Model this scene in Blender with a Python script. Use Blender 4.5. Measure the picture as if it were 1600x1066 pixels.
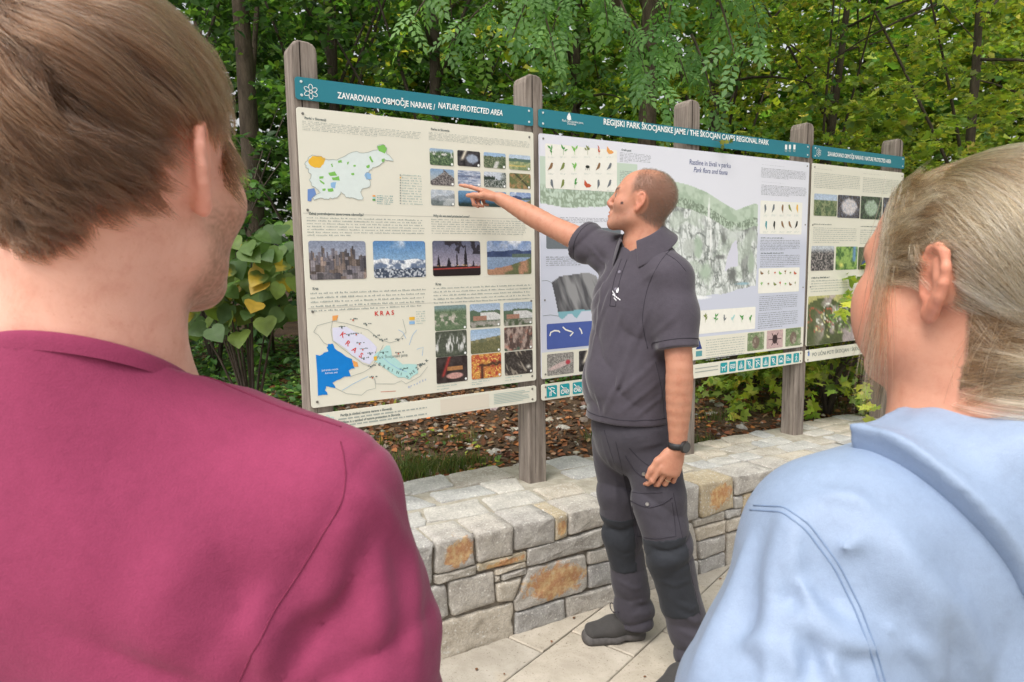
import bpy, bmesh, math, random
import numpy as np
from mathutils import Vector, Matrix
from mathutils.bvhtree import BVHTree

for _o in list(bpy.data.objects):
    bpy.data.objects.remove(_o)
scene = bpy.context.scene
COL = scene.collection
R = math.radians
rng = np.random.default_rng(7)
random.seed(7)

# ------------------------------------------------------------------ camera
YAW, PIT, ROL = R(58.4334), R(6.5965), R(-0.8898)
CAM = np.array([-0.6946, -2.5236, 1.5283])
FPX = 1030.0                                   # focal length in pixels of the 1600 px wide photograph
FW = np.array([math.cos(YAW)*math.cos(PIT), math.sin(YAW)*math.cos(PIT), -math.sin(PIT)])
_r = np.cross(FW, [0, 0, 1]); _r /= np.linalg.norm(_r)
_u = np.cross(_r, FW)
RT = math.cos(ROL)*_r + math.sin(ROL)*_u
UP = -math.sin(ROL)*_r + math.cos(ROL)*_u
FH = np.array([math.cos(YAW), math.sin(YAW), 0.0])   # horizontal viewing direction
RH = np.array([math.sin(YAW), -math.cos(YAW), 0.0])  # horizontal right of the view

cam_data = bpy.data.cameras.new('camera')
cam_data.sensor_fit = 'HORIZONTAL'
cam_data.sensor_width = 36.0
cam_data.lens = FPX*36.0/1600.0
cam_data.clip_start = 0.02
cam_data.clip_end = 600.0
cam_data.dof.use_dof = True
cam_data.dof.focus_distance = 2.6
cam_data.dof.aperture_fstop = 16.0
cam_ob = bpy.data.objects.new('camera', cam_data)
COL.objects.link(cam_ob)
_m = Matrix(((RT[0], UP[0], -FW[0], CAM[0]), (RT[1], UP[1], -FW[1], CAM[1]), (RT[2], UP[2], -FW[2], CAM[2]), (0, 0, 0, 1)))
cam_ob.matrix_world = _m
scene.camera = cam_ob

# ------------------------------------------------------------------ sky, sun, exposure
SUN_EL, SUN_AZ = R(58), R(205)                  # azimuth measured from +X counter-clockwise (behind and left of the camera)
world = bpy.data.worlds.new('World'); scene.world = world
world.use_nodes = True
_nt = world.node_tree
for _n in list(_nt.nodes): _nt.nodes.remove(_n)
_out = _nt.nodes.new('ShaderNodeOutputWorld')
_bg = _nt.nodes.new('ShaderNodeBackground')
_sky = _nt.nodes.new('ShaderNodeTexSky')
_sky.sky_type = 'NISHITA'; _sky.sun_disc = False
_sky.sun_elevation = SUN_EL
_sky.sun_rotation = R(90) - SUN_AZ
_sky.air_density = 1.6; _sky.dust_density = 5.0; _sky.ozone_density = 1.0
_hs = _nt.nodes.new('ShaderNodeHueSaturation')   # thin even cloud: much less blue than a clear sky
_hs.inputs['Saturation'].default_value = 0.18
_nt.links.new(_sky.outputs[0], _hs.inputs['Color'])
_nt.links.new(_hs.outputs[0], _bg.inputs['Color'])
_bg.inputs['Strength'].default_value = 0.15
_nt.links.new(_bg.outputs[0], _out.inputs['Surface'])

sun_data = bpy.data.lights.new('sun', 'SUN')
sun_data.energy = 1.5; sun_data.angle = R(28); sun_data.color = (1.0, 0.96, 0.9)
sun_ob = bpy.data.objects.new('sun', sun_data)
COL.objects.link(sun_ob)
_d = Vector((math.cos(SUN_AZ)*math.cos(SUN_EL), math.sin(SUN_AZ)*math.cos(SUN_EL), math.sin(SUN_EL)))
sun_ob.rotation_euler = _d.to_track_quat('Z', 'Y').to_euler()

scene.view_settings.view_transform = 'Standard'
scene.view_settings.look = 'None'
scene.view_settings.exposure = 0.48
scene.view_settings.gamma = 1.0
scene.view_settings.use_curve_mapping = False
scene.cycles.use_denoising = True
scene.cycles.max_bounces = 10
scene.cycles.diffuse_bounces = 7
scene.cycles.transmission_bounces = 7
scene.cycles.caustics_reflective = False
scene.cycles.caustics_refractive = False

# ------------------------------------------------------------------ helpers
def ray(px, py):
    return FW + RT*(px-800)/FPX - UP*(py-533)/FPX
def on_y(px, py, y=0.0):
    d = ray(px, py); return CAM + d*(y-CAM[1])/d[1]
def on_z(px, py, z):
    d = ray(px, py); return CAM + d*(z-CAM[2])/d[2]
def at_h(px, py, h):
    """point seen at a pixel, h metres away measured level along the view"""
    d = ray(px, py); return CAM + d*h/float(d @ FH)
GZ0, GK = 0.072, -0.030
def gz(x): return GZ0 + GK*(x-0.28)             # the pavement falls gently to the right
def wz(x): return 0.527 + -0.034*(x-0.3)        # top of the stone wall
def on_ground(px, py):
    z = GZ0
    for _ in range(20):
        q = on_z(px, py, z); z = gz(q[0])
    return q

def srgb(c):
    c = np.asarray(c, dtype=np.float64)
    return np.where(c <= 0.04045, c/12.92, ((c+0.055)/1.055)**2.4)
def hexc(h):
    return tuple(srgb([int(h[i:i+2], 16)/255 for i in (0, 2, 4)]))

MATS = {}
class NT:
    def __init__(self, m):
        m.use_nodes = True; self.t = m.node_tree; self.m = m
        self.b = self.t.nodes['Principled BSDF']; self.o = self.t.nodes['Material Output']
    def n(self, typ, **kw):
        nd = self.t.nodes.new(typ)
        for k, v in kw.items():
            if k in nd.inputs.keys(): nd.inputs[k].default_value = v
            else: setattr(nd, k, v)
        return nd
    def l(self, a, b): self.t.links.new(a, b)
    def ramp(self, fac, stops):
        r = self.n('ShaderNodeValToRGB')
        e = r.color_ramp.elements
        while len(e) < len(stops): e.new(0.5)
        for i, (p, c) in enumerate(stops):
            e[i].position = p; e[i].color = (*c[:3], 1)
        self.l(fac, r.inputs[0]); return r.outputs[0]
    def coord(self, scale=(1, 1, 1), src='Object', rot=(0, 0, 0)):
        tc = self.n('ShaderNodeTexCoord'); mp = self.n('ShaderNodeMapping')
        mp.inputs['Scale'].default_value = scale; mp.inputs['Rotation'].default_value = rot
        self.l(tc.outputs[src], mp.inputs[0]); return mp.outputs[0]
    def noise(self, co, scale, detail=4, rough=0.55, dist=0.0):
        n = self.n('ShaderNodeTexNoise'); n.inputs['Scale'].default_value = scale
        n.inputs['Detail'].default_value = detail; n.inputs['Roughness'].default_value = rough
        n.inputs['Distortion'].default_value = dist
        if co is not None: self.l(co, n.inputs['Vector'])
        return n.outputs['Fac']
    def mix(self, fac, a, b, mode='MIX'):
        m = self.n('ShaderNodeMix', data_type='RGBA', blend_type=mode)
        for s, v in ((m.inputs[0], fac), (m.inputs[6], a), (m.inputs[7], b)):
            if hasattr(v, 'is_linked') or hasattr(v, 'links'): self.l(v, s)
            else: s.default_value = v if isinstance(v, (int, float)) else (*v[:3], 1)
        return m.outputs[2]
    def bump(self, h, strength=0.3, dist=0.01, prev=None):
        b = self.n('ShaderNodeBump'); b.inputs['Strength'].default_value = strength
        b.inputs['Distance'].default_value = dist
        self.l(h, b.inputs['Height'])
        if prev is not None: self.l(prev, b.inputs['Normal'])
        return b.outputs[0]
    def rand(self): return self.n('ShaderNodeObjectInfo').outputs['Random']

def new_mat(name):
    m = bpy.data.materials.new(name); MATS[name] = m; return NT(m)
def flat_mat(name, col, rough=0.6, spec=0.3, metallic=0.0, var=0.08, scale=40):
    if name in MATS: return MATS[name]
    t = new_mat(name)
    f = t.noise(t.coord(), scale, 3)
    c = np.array(col)
    t.l(t.ramp(f, [(0.3, tuple(c*(1-var))), (0.7, tuple(np.minimum(c*(1+var), 1)))]), t.b.inputs['Base Color'])
    t.b.inputs['Roughness'].default_value = rough
    t.b.inputs['Specular IOR Level'].default_value = spec
    t.b.inputs['Metallic'].default_value = metallic
    return t.m
def attr_mat(name, rough=0.5, spec=0.3, attr='col'):
    if name in MATS: return MATS[name]
    t = new_mat(name)
    a = t.n('ShaderNodeVertexColor'); a.layer_name = attr
    t.l(a.outputs[0], t.b.inputs['Base Color'])
    t.b.inputs['Roughness'].default_value = rough
    t.b.inputs['Specular IOR Level'].default_value = spec
    return t.m

def np_mesh(name, V, F, mat=None, colors=None, smooth=True):
    """V (n,3); F (m,3) or (m,4) array or a list of tuples; colors (n,3) linear"""
    me = bpy.data.meshes.new(name)
    V = np.asarray(V, dtype=np.float32)
    if isinstance(F, np.ndarray):
        k = F.shape[1]; m = len(F)
        me.vertices.add(len(V)); me.vertices.foreach_set('co', V.ravel())
        me.loops.add(m*k); me.loops.foreach_set('vertex_index', F.astype(np.int32).ravel())
        me.polygons.add(m); me.polygons.foreach_set('loop_start', np.arange(0, m*k, k, dtype=np.int32))
        me.update(calc_edges=True)
    else:
        me.from_pydata([tuple(v) for v in V], [], [tuple(f) for f in F]); me.update()
    if smooth: me.polygons.foreach_set('use_smooth', np.ones(len(me.polygons), dtype=bool))
    else: me.polygons.foreach_set('use_smooth', np.zeros(len(me.polygons), dtype=bool))
    if colors is not None:
        at = me.color_attributes.new('col', 'FLOAT_COLOR', 'POINT')
        c = np.ones((len(V), 4), dtype=np.float32); c[:, :3] = colors
        at.data.foreach_set('color', c.ravel())
    if mat is not None: me.materials.append(mat)
    return me
def obj(name, me, parent=None, loc=None):
    o = bpy.data.objects.new(name, me); COL.objects.link(o)
    if parent is not None: o.parent = parent
    if loc is not None: o.location = loc
    return o
def tag(o, label=None, cat=None, group=None, kind=None):
    if label: o['label'] = label
    if cat: o['category'] = cat
    if group: o['group'] = group
    if kind: o['kind'] = kind
    return o
def thing(name, label, cat, group=None, loc=(0, 0, 0)):
    o = bpy.data.objects.new(name, None); COL.objects.link(o); o.location = loc
    o.empty_display_size = 0.1
    return tag(o, label, cat, group)

def box_vf(x0, x1, y0, y1, z0, z1):
    V = [(x0, y0, z0), (x1, y0, z0), (x1, y1, z0), (x0, y1, z0), (x0, y0, z1), (x1, y0, z1), (x1, y1, z1), (x0, y1, z1)]
    F = [(0, 3, 2, 1), (4, 5, 6, 7), (0, 1, 5, 4), (1, 2, 6, 5), (2, 3, 7, 6), (3, 0, 4, 7)]
    return V, F
def tube_vf(pts, rad, sides=8, cap=True):
    """tube along points; rad scalar or list"""
    pts = np.asarray(pts, dtype=float); n = len(pts)
    rad = np.full(n, rad) if np.isscalar(rad) else np.asarray(rad, dtype=float)
    T = np.gradient(pts, axis=0); T /= np.linalg.norm(T, axis=1)[:, None]+1e-12
    up = np.array([0, 0, 1.0]) if abs(T[0][2]) < 0.9 else np.array([1.0, 0, 0])
    V = []; a = np.arange(sides)*2*math.pi/sides
    s = np.cross(T[0], up); s /= np.linalg.norm(s)
    for i in range(n):
        s = s - T[i]*(s@T[i]); s /= np.linalg.norm(s)+1e-12
        q = np.cross(T[i], s)
        V.append(pts[i] + rad[i]*(np.cos(a)[:, None]*s + np.sin(a)[:, None]*q))
    V = np.concatenate(V)
    F = [(i*sides+j, i*sides+(j+1) % sides, (i+1)*sides+(j+1) % sides, (i+1)*sides+j) for i in range(n-1) for j in range(sides)]
    if cap:
        F.append(tuple(range(sides-1, -1, -1))); F.append(tuple(range((n-1)*sides, n*sides)))
    return V, F
class MB:
    """collects pieces of one mesh"""
    def __init__(self): self.V = []; self.F = []; self.k = 0
    def add(self, V, F):
        V = np.asarray(V, dtype=float)
        self.V.append(V); self.F += [tuple(i+self.k for i in f) for f in F]; self.k += len(V); return self
    def build(self, name, mat, parent=None, smooth=False):
        return obj(name, np_mesh(name, np.concatenate(self.V), self.F, mat, smooth=smooth), parent)

def vnoise2(x, y, seed=0):
    """smooth value noise, arrays in, 0..1 out"""
    xi = np.floor(x).astype(np.int64); yi = np.floor(y).astype(np.int64)
    fx = x-xi; fy = y-yi; fx = fx*fx*(3-2*fx); fy = fy*fy*(3-2*fy)
    def h(a, b):
        v = (a*374761393 + b*668265263 + seed*974634777) & 0x7fffffff
        v = ((v ^ (v >> 13))*1274126177) & 0x7fffffff
        return ((v ^ (v >> 16)) & 0xffff)/65535.0
    return (h(xi, yi)*(1-fx)+h(xi+1, yi)*fx)*(1-fy) + (h(xi, yi+1)*(1-fx)+h(xi+1, yi+1)*fx)*fy
def fbm2(x, y, seed=0, oct=4):
    s = 0; a = 0.5; t = 0
    for i in range(oct):
        s = s + a*vnoise2(x*2**i, y*2**i, seed+i); t += a; a *= 0.5
    return s/t
def vnoise3(P, seed=0):
    i = np.floor(P).astype(np.int64); f = P-i; f = f*f*(3-2*f)
    def h(a, b, c):
        v = (a*374761393 + b*668265263 + c*2147483647 + seed*974634777) & 0x7fffffff
        v = ((v ^ (v >> 13))*1274126177) & 0x7fffffff
        return ((v ^ (v >> 16)) & 0xffff)/65535.0
    x, y, z = i[:, 0], i[:, 1], i[:, 2]; fx, fy, fz = f[:, 0], f[:, 1], f[:, 2]
    r = 0
    for dz in (0, 1):
        a = (h(x, y, z+dz)*(1-fx)+h(x+1, y, z+dz)*fx)*(1-fy) + (h(x, y+1, z+dz)*(1-fx)+h(x+1, y+1, z+dz)*fx)*fy
        r = r + a*(fz if dz else 1-fz)
    return r
# ================================================================== the setting
def stone_mat(name, cols, rust=None, scale=9.0, bumpd=0.006):
    t = new_mat(name)
    co = t.coord()
    rnd = t.rand()
    n1 = t.noise(co, scale, 6, 0.62, 0.4)
    base = t.ramp(n1, [(0.25, cols[0]), (0.5, cols[1]), (0.78, cols[2])])
    tint = t.ramp(rnd, [(0.0, (0.80, 0.81, 0.83)), (0.35, (0.95, 0.95, 0.95)), (0.7, (1.05, 1.01, 0.95)), (1.0, (1.10, 1.05, 0.97))])
    c = t.mix(0.8, base, tint, 'MULTIPLY')
    # lichen / lime specks and hairline dark veins
    sp = t.ramp(t.noise(co, 95, 2, 0.6), [(0.0, (0, 0, 0)), (0.60, (0, 0, 0)), (0.68, (1, 1, 1))])
    c = t.mix(sp, c, (0.62, 0.60, 0.55))
    vein = t.ramp(t.noise(co, 26, 5, 0.7, 1.4), [(0.46, (0, 0, 0)), (0.495, (1, 1, 1)), (0.51, (1, 1, 1)), (0.545, (0, 0, 0))])
    vm = t.n('ShaderNodeMath', operation='MULTIPLY'); t.l(vein, vm.inputs[0]); vm.inputs[1].default_value = 0.35
    c = t.mix(vm.outputs[0], c, tuple(np.array(cols[0])*0.45))
    if rust:
        g = t.coord(src='Generated')
        vd = t.n('ShaderNodeVectorMath', operation='DISTANCE'); t.l(g, vd.inputs[0]); vd.inputs[1].default_value = rust[0]
        nn = t.noise(co, 16, 6, 0.7, 0.8)
        ad = t.n('ShaderNodeMath', operation='SUBTRACT'); t.l(vd.outputs['Value'], ad.inputs[0])
        ml = t.n('ShaderNodeMath', operation='MULTIPLY'); t.l(nn, ml.inputs[0]); ml.inputs[1].default_value = 0.9
        t.l(ml.outputs[0], ad.inputs[1])
        a5 = t.n('ShaderNodeMath', operation='ADD'); t.l(ad.outputs[0], a5.inputs[0]); a5.inputs[1].default_value = .5
        mask = t.ramp(a5.outputs[0], [(0.0, (.9, .9, .9)), (.5+rust[1], (.85, .85, .85)), (.5+rust[1]+0.09, (0, 0, 0))])
        rc = t.ramp(t.noise(co, 30, 5, 0.7), [(0.25, (0.62, 0.52, 0.38)), (0.42, (0.56, 0.36, 0.16)), (0.58, (0.42, 0.18, 0.07)), (0.78, (0.62, 0.47, 0.28))])
        c = t.mix(mask, c, rc)
    t.l(c, t.b.inputs['Base Color'])
    t.b.inputs['Roughness'].default_value = 0.88; t.b.inputs['Specular IOR Level'].default_value = 0.25
    b1 = t.bump(t.noise(co, 38, 8, 0.68, 0.3), 0.75, bumpd)
    b2 = t.bump(t.noise(co, 150, 4, 0.6), 0.45, 0.002, b1)
    t.l(b2, t.b.inputs['Normal'])
    return t.m
G0, G1, G2 = (0.27, 0.255, 0.24), (0.42, 0.40, 0.375), (0.54, 0.52, 0.48)
M_STONE = stone_mat('limestone', [G0, G1, G2])
M_STONE_WARM = stone_mat('limestone_warm', [(0.33, 0.29, 0.24), (0.47, 0.43, 0.37), (0.58, 0.54, 0.48)])
M_STONE_RUST = stone_mat('limestone_rust', [G0, G1, G2], rust=((0.55, 0.2, 0.5), -0.08))
M_STONE_OCHRE = stone_mat('limestone_ochre', [(0.33, 0.28, 0.21), (0.45, 0.38, 0.27), (0.52, 0.47, 0.39)], rust=((0.5, 0.2, 0.5), -0.14))
M_STONE_TOP = stone_mat('limestone_top', [(0.34, 0.335, 0.32), (0.47, 0.46, 0.44), (0.58, 0.57, 0.54)])
t = new_mat('mortar'); co = t.coord()
t.l(t.ramp(t.noise(co, 14, 6, 0.7), [(0.3, (0.27, 0.24, 0.19)), (0.55, (0.40, 0.365, 0.30)), (0.75, (0.50, 0.47, 0.41))]), t.b.inputs['Base Color'])
t.b.inputs['Roughness'].default_value = 0.95
t.l(t.bump(t.noise(co, 70, 8, 0.7), 0.8, 0.008), t.b.inputs['Normal'])
M_MORTAR = t.m
M_CORE = flat_mat('wall_joint_soil', (0.19, 0.165, 0.135), 0.95, 0.1, 0, 0.4, 30)

def inset_poly(poly, d):
    """moves the edges of a polygon inwards by d (kept simple: scales about the centroid, edgewise)"""
    p = np.asarray(poly, float); c = p.mean(0); q = p-c
    r = np.linalg.norm(q, axis=1)
    return c + q*np.maximum(0.15, 1-d/np.maximum(r, 1e-4))[:, None]
def resample(poly, step):
    p = np.asarray(poly, float); out = []
    for i in range(len(p)):
        a, b = p[i], p[(i+1) % len(p)]; L = np.linalg.norm(b-a); n = max(1, int(round(L/step)))
        for k in range(n): out.append(a+(b-a)*k/n)
    return np.array(out)
def round_poly(poly, frac=0.18):
    p = np.asarray(poly, float); out = []
    n = len(p)
    for i in range(n):
        a, b, c = p[i-1], p[i], p[(i+1) % n]
        la, lc = np.linalg.norm(a-b), np.linalg.norm(c-b)
        d = min(frac*min(la, lc), 0.009)
        out.append(b+(a-b)/la*d); out.append(b+((a-b)/la+(c-b)/lc)*d*0.28); out.append(b+(c-b)/lc*d)
    return np.array(out)
def make_stone(poly, axes, depth, proud, mat, parent, seed, rough=0.006, gap=0.0003, step=0.035):
    """poly in plane coordinates; axes = (origin, e1, e2, outward normal)"""
    o0, e1, e2, nn = [np.asarray(a, float) for a in axes]
    r = np.random.default_rng(seed)
    p = resample(round_poly(inset_poly(poly, gap)), step)
    area = 0.5*np.sum(p[:, 0]*np.roll(p[:, 1], -1)-p[:, 1]*np.roll(p[:, 0], -1))
    if area < 0: p = p[::-1]
    c = p.mean(0); n = len(p)
    p = c+(p-c)*(1+r.normal(0, 0.018, n))[:, None]
    tilt = r.normal(0, 0.02, 2)
    rd = np.linalg.norm(p-c, axis=1)
    rings = [(0, -depth), (0, 0.35*proud), (.003, 0.75*proud), (.009, 0.95*proud), (.024, proud), (.6, proud*1.03)]
    V = []
    for ii, (ins, h) in enumerate(rings):
        s = np.where(ins < .5, np.maximum(1-ins/rd, .5), .42)[:, None]
        q = c+(p-c)*s
        hh = np.full(n, h)
        if h > 0:
            nz = (fbm2(q[:, 0]*22+seed*3.1, q[:, 1]*22, seed % 97, 3)-0.5)*(1 if ii > 2 else .4)
            hh = hh+nz*rough*2+(q-c)@tilt
        V.append(o0+q[:, :1]*e1+q[:, 1:]*e2+hh[:, None]*nn)
    V.append((o0+c[0]*e1+c[1]*e2+(proud*1.05)*nn)[None])
    V = np.concatenate(V); F = []
    k = len(rings)
    for i in range(k-1):
        for j in range(n):
            j2 = (j+1) % n
            F.append((i*n+j, i*n+j2, (i+1)*n+j2, (i+1)*n+j))
    for j in range(n): F.append(((k-1)*n+j, (k-1)*n+(j+1) % n, k*n))
    # orient outward: e1 x e2 must be the outward normal
    if np.dot(np.cross(e1, e2), nn) < 0: F = [f[::-1] for f in F]
    V0 = V.mean(0)
    me = np_mesh('stone', V-V0, F, mat, smooth=True)
    return obj('stone', me, parent, tuple(V0))

# ---- the ground: one sheet to the horizon, the woodland soil lies level with the wall's top and rises behind
def back_y(x): return np.interp(x, [-6, 0.4, 1.25, 1.6, 2.3, 4.0, 8], [0.32, 0.31, 0.29, 0.21, 0.16, 0.22, 0.3])
def soil_z(x, y):
    d = np.maximum(y-0.2, 0)
    base = wz(np.clip(x, -6, 9))-0.035
    s = base+0.035*np.minimum(d, 4)+0.10*np.clip(d-4, 0, 16)+0.02*np.clip(d-20, 0, 40)
    s = s+0.09*(fbm2(x*0.7+5, y*0.7, 3, 4)-0.5)*np.clip(d*1.5, 0, 1)+0.05*(fbm2(x*3, y*3, 9, 3)-0.5)*np.clip(d*3, 0, 1)
    return s
gx = np.concatenate([[-300, -120, -50, -25, -15, -10, -7], np.arange(-5, 12.01, 0.16), [13, 15, 18, 24, 35, 60, 120, 300]])
gy = np.concatenate([[-300, -120, -50, -25, -14, -9, -6, -4, -3, -2, -1.2, -0.8, -0.3, -0.05, 0.04], np.arange(0.1, 9.0, 0.13), [9.5, 10.5, 12, 14, 17, 21, 27, 36, 60, 120, 300]])
XX, YY = np.meshgrid(gx, gy)
ZZ = np.where(YY < 0.0, gz(np.clip(XX, -6, 9))-0.045, soil_z(XX, YY))
n0, n1 = XX.shape
idx = np.arange(n0*n1).reshape(n0, n1)
Fq = np.stack([idx[:-1, :-1], idx[:-1, 1:], idx[1:, 1:], idx[1:, :-1]], -1).reshape(-1, 4)
t = new_mat('woodland_soil'); co = t.coord()
c = t.ramp(t.noise(co, 5, 8, 0.7), [(0.25, (0.035, 0.022, 0.014)), (0.45, (0.075, 0.045, 0.026)), (0.6, (0.12, 0.075, 0.045)), (0.75, (0.16, 0.13, 0.10))])
c2 = t.ramp(t.noise(co, 45, 4, 0.7), [(0.35, (0.4, 0.35, 0.3)), (0.6, (1.25, 1.15, 1.0))])
t.l(t.mix(0.8, c, c2, 'MULTIPLY'), t.b.inputs['Base Color'])
t.b.inputs['Roughness'].default_value = 0.95
t.l(t.bump(t.noise(co, 40, 8, 0.7), 0.9, 0.02), t.b.inputs['Normal'])
M_SOIL = t.m
ground = obj('ground', np_mesh('ground', np.stack([XX, YY, ZZ], -1).reshape(-1, 3), Fq, M_SOIL))
tag(ground, 'brown woodland soil rising gently behind the stone wall', 'ground', kind='structure')

# ---- pavement: joint bed + single slabs laid in strips about 20 degrees off the wall
def tilted_sheet(x0, x1, y0, y1, dz):
    return np.array([(x0, y0, gz(x0)+dz), (x1, y0, gz(x1)+dz), (x1, y1, gz(x1)+dz), (x0, y1, gz(x0)+dz)])
t = new_mat('paving_bed'); co = t.coord(rot=(0, 0, R(-20)))
br = t.n('ShaderNodeTexBrick'); t.l(co, br.inputs['Vector'])
br.inputs['Scale'].default_value = 1.0; br.inputs['Brick Width'].default_value = 0.75; br.inputs['Row Height'].default_value = 0.29
br.inputs['Mortar Size'].default_value = 0.003
br.inputs['Color1'].default_value = (0.47, 0.44, 0.39, 1); br.inputs['Color2'].default_value = (0.53, 0.50, 0.45, 1); br.inputs['Mortar'].default_value = (0.2, 0.18, 0.15, 1)
t.l(t.mix(0.5, br.outputs[0], t.ramp(t.noise(co, 12, 6, 0.7), [(0.3, (0.7, 0.7, 0.7)), (0.7, (1.1, 1.1, 1.1))]), 'MULTIPLY'), t.b.inputs['Base Color'])
t.b.inputs['Roughness'].default_value = 0.9
M_BED = t.m
pave = obj('pavement', np_mesh('pavement', tilted_sheet(-9, 11, -14, -0.38, -0.022), [(0, 1, 2, 3)], M_BED, smooth=False))
tag(pave, 'pale limestone paving in long diagonal strips in front of the wall', 'pavement', kind='structure')
t = new_mat('paving_slab'); co = t.coord()
c = t.ramp(t.noise(co, 6, 8, 0.68, 0.5), [(0.25, (0.30, 0.268, 0.222)), (0.5, (0.42, 0.382, 0.325)), (0.75, (0.52, 0.48, 0.42))])
c = t.mix(0.75, c, t.ramp(t.rand(), [(0, (0.84, 0.83, 0.82)), (0.5, (1.0, 0.98, 0.95)), (1, (1.1, 1.05, 0.98))]), 'MULTIPLY')
st = t.ramp(t.noise(co, 2.7, 3, 0.6, 0.4), [(0.60, (0, 0, 0)), (0.72, (1, 1, 1))])
sm = t.n('ShaderNodeMath', operation='MULTIPLY'); t.l(st, sm.inputs[0]); sm.inputs[1].default_value = 0.4
c = t.mix(sm.outputs[0], c, (0.50, 0.38, 0.24))
pit = t.ramp(t.noise(co, 120, 3, 0.65), [(0.27, (0.35, 0.33, 0.3)), (0.40, (1, 1, 1))])
c = t.mix(1.0, c, pit, 'MULTIPLY')
t.l(c, t.b.inputs['Base Color']); t.b.inputs['Roughness'].default_value = 0.82
t.l(t.bump(t.noise(co, 60, 8, 0.7), 0.5, 0.004), t.b.inputs['Normal'])
M_SLAB = t.m
sa = R(20.0); e1 = np.array([math.cos(sa), math.sin(sa)]); e2 = np.array([-math.sin(sa), math.cos(sa)])
org = on_ground(991, 1026)[:2]                     # a joint crossing seen in the photograph
W = 0.285
slab_rng = np.random.default_rng(21)
known = {0: [-0.02], 1: [-0.02-0.0, 0.42], -1: [0.235, 0.95]}
def clip_front(poly, ymax):
    out = []
    for i in range(len(poly)):
        a, b = poly[i], poly[(i+1) % len(poly)]
        ia, ib = a[1] <= ymax, b[1] <= ymax
        if ia: out.append(a)
        if ia != ib: out.append(a+(b-a)*(ymax-a[1])/(b[1]-a[1]))
    return out
for row in range(-9, 7):
    s = -4.2+slab_rng.uniform(0, 0.6)
    if row == 0: s = -3.62
    while s < 5.2:
        L = slab_rng.choice([0.45, 0.58, 0.72, 0.9])
        if row == 0 and abs(s+L) < 0.45: L = -s if s < -0.3 else L
        if row == -1 and abs(s+L-0.235) < 0.4 and s < 0: L = 0.235-s
        q = [org+e1*a+e2*b for a, b in ((s+.0025, row*W+.0025), (s+L-.0025, row*W+.0025), (s+L-.0025, (row+1)*W-.0025), (s+.0025, (row+1)*W-.0025))]
        s += L
        q = clip_front(q, -0.405)
        if len(q) < 3: continue
        q = np.array(q); cc = q.mean(0)
        if not (-2.8 < cc[0] < 5.6 and -4.2 < cc[1]): continue
        ar = 0.5*abs(np.sum(q[:, 0]*np.roll(q[:, 1], -1)-q[:, 1]*np.roll(q[:, 0], -1)))
        if ar < 0.004: continue
        n = len(q); dz = slab_rng.normal(0, 0.0008)
        qi = cc+(q-cc)*(1-0.006/np.maximum(np.linalg.norm(q-cc, axis=1), .02))[:, None]
        V = [(a[0]-cc[0], a[1]-cc[1], gz(a[0])-0.03-gz(cc[0])) for a in q] + [(a[0]-cc[0], a[1]-cc[1], gz(a[0])-0.004+dz-gz(cc[0])) for a in q] + [(a[0]-cc[0], a[1]-cc[1], gz(a[0])+dz-gz(cc[0])) for a in qi]
        F = [(k*n+j, k*n+(j+1) % n, (k+1)*n+(j+1) % n, (k+1)*n+j) for k in range(2) for j in range(n)]+[tuple(range(2*n, 3*n))]
        obj('slab', np_mesh('slab', V, F, M_SLAB, smooth=False), pave, (cc[0], cc[1], gz(cc[0])))

# ---- the low stone wall: dark core, mortar bed on top, single stones
WF = -0.41
wall = thing('stone_wall', 'low grey limestone wall with mortared top carrying the sign posts', 'wall', loc=(1.5, -0.1, 0.0))
wall_off = np.array([1.5, -0.1, 0.0])
WX0, WX1 = -2.6, 6.5
ys = np.linspace(WF+0.018, 0.0, 3)
def wall_local(V): return np.asarray(V, float)-wall_off
xs = np.linspace(WX0, WX1, 60)
prof = []
for x in xs:
    b = float(back_y(x))
    prof.append([(x, WF+0.015, gz(x)-0.05), (x, WF+0.015, wz(x)-0.03), (x, b, wz(x)-0.03), (x, b, gz(x)-0.05)])
V = np.array(prof).reshape(-1, 3); F = []
for i in range(len(xs)-1):
    for j in range(4):
        F.append((i*4+j, i*4+(j+1) % 4, (i+1)*4+(j+1) % 4, (i+1)*4+j))
F += [(0, 1, 2, 3), tuple(len(V)-4+k for k in (3, 2, 1, 0))]
obj('wall_core', np_mesh('wall_core', wall_local(V), [f[::-1] for f in F], M_CORE, smooth=False), wall)
# mortar bed: a bumpy sheet filling the joints of the top
mx = np.arange(WX0, WX1, 0.025); my = np.linspace(0, 1, 30)
MX, MT = np.meshgrid(mx, my)
MY = (WF+0.03)+MT*(back_y(MX)+0.01-(WF+0.03))
MZ = wz(MX)-0.0075+0.009*(fbm2(MX*9, MY*9, 4, 4)-0.5)
n0, n1 = MX.shape; idx = np.arange(n0*n1).reshape(n0, n1)
Fq = np.stack([idx[:-1, :-1], idx[:-1, 1:], idx[1:, 1:], idx[1:, :-1]], -1).reshape(-1, 4)
obj('mortar_bed', np_mesh('mortar_bed', wall_local(np.stack([MX, MY, MZ], -1).reshape(-1, 3)), Fq, M_MORTAR), wall)

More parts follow.
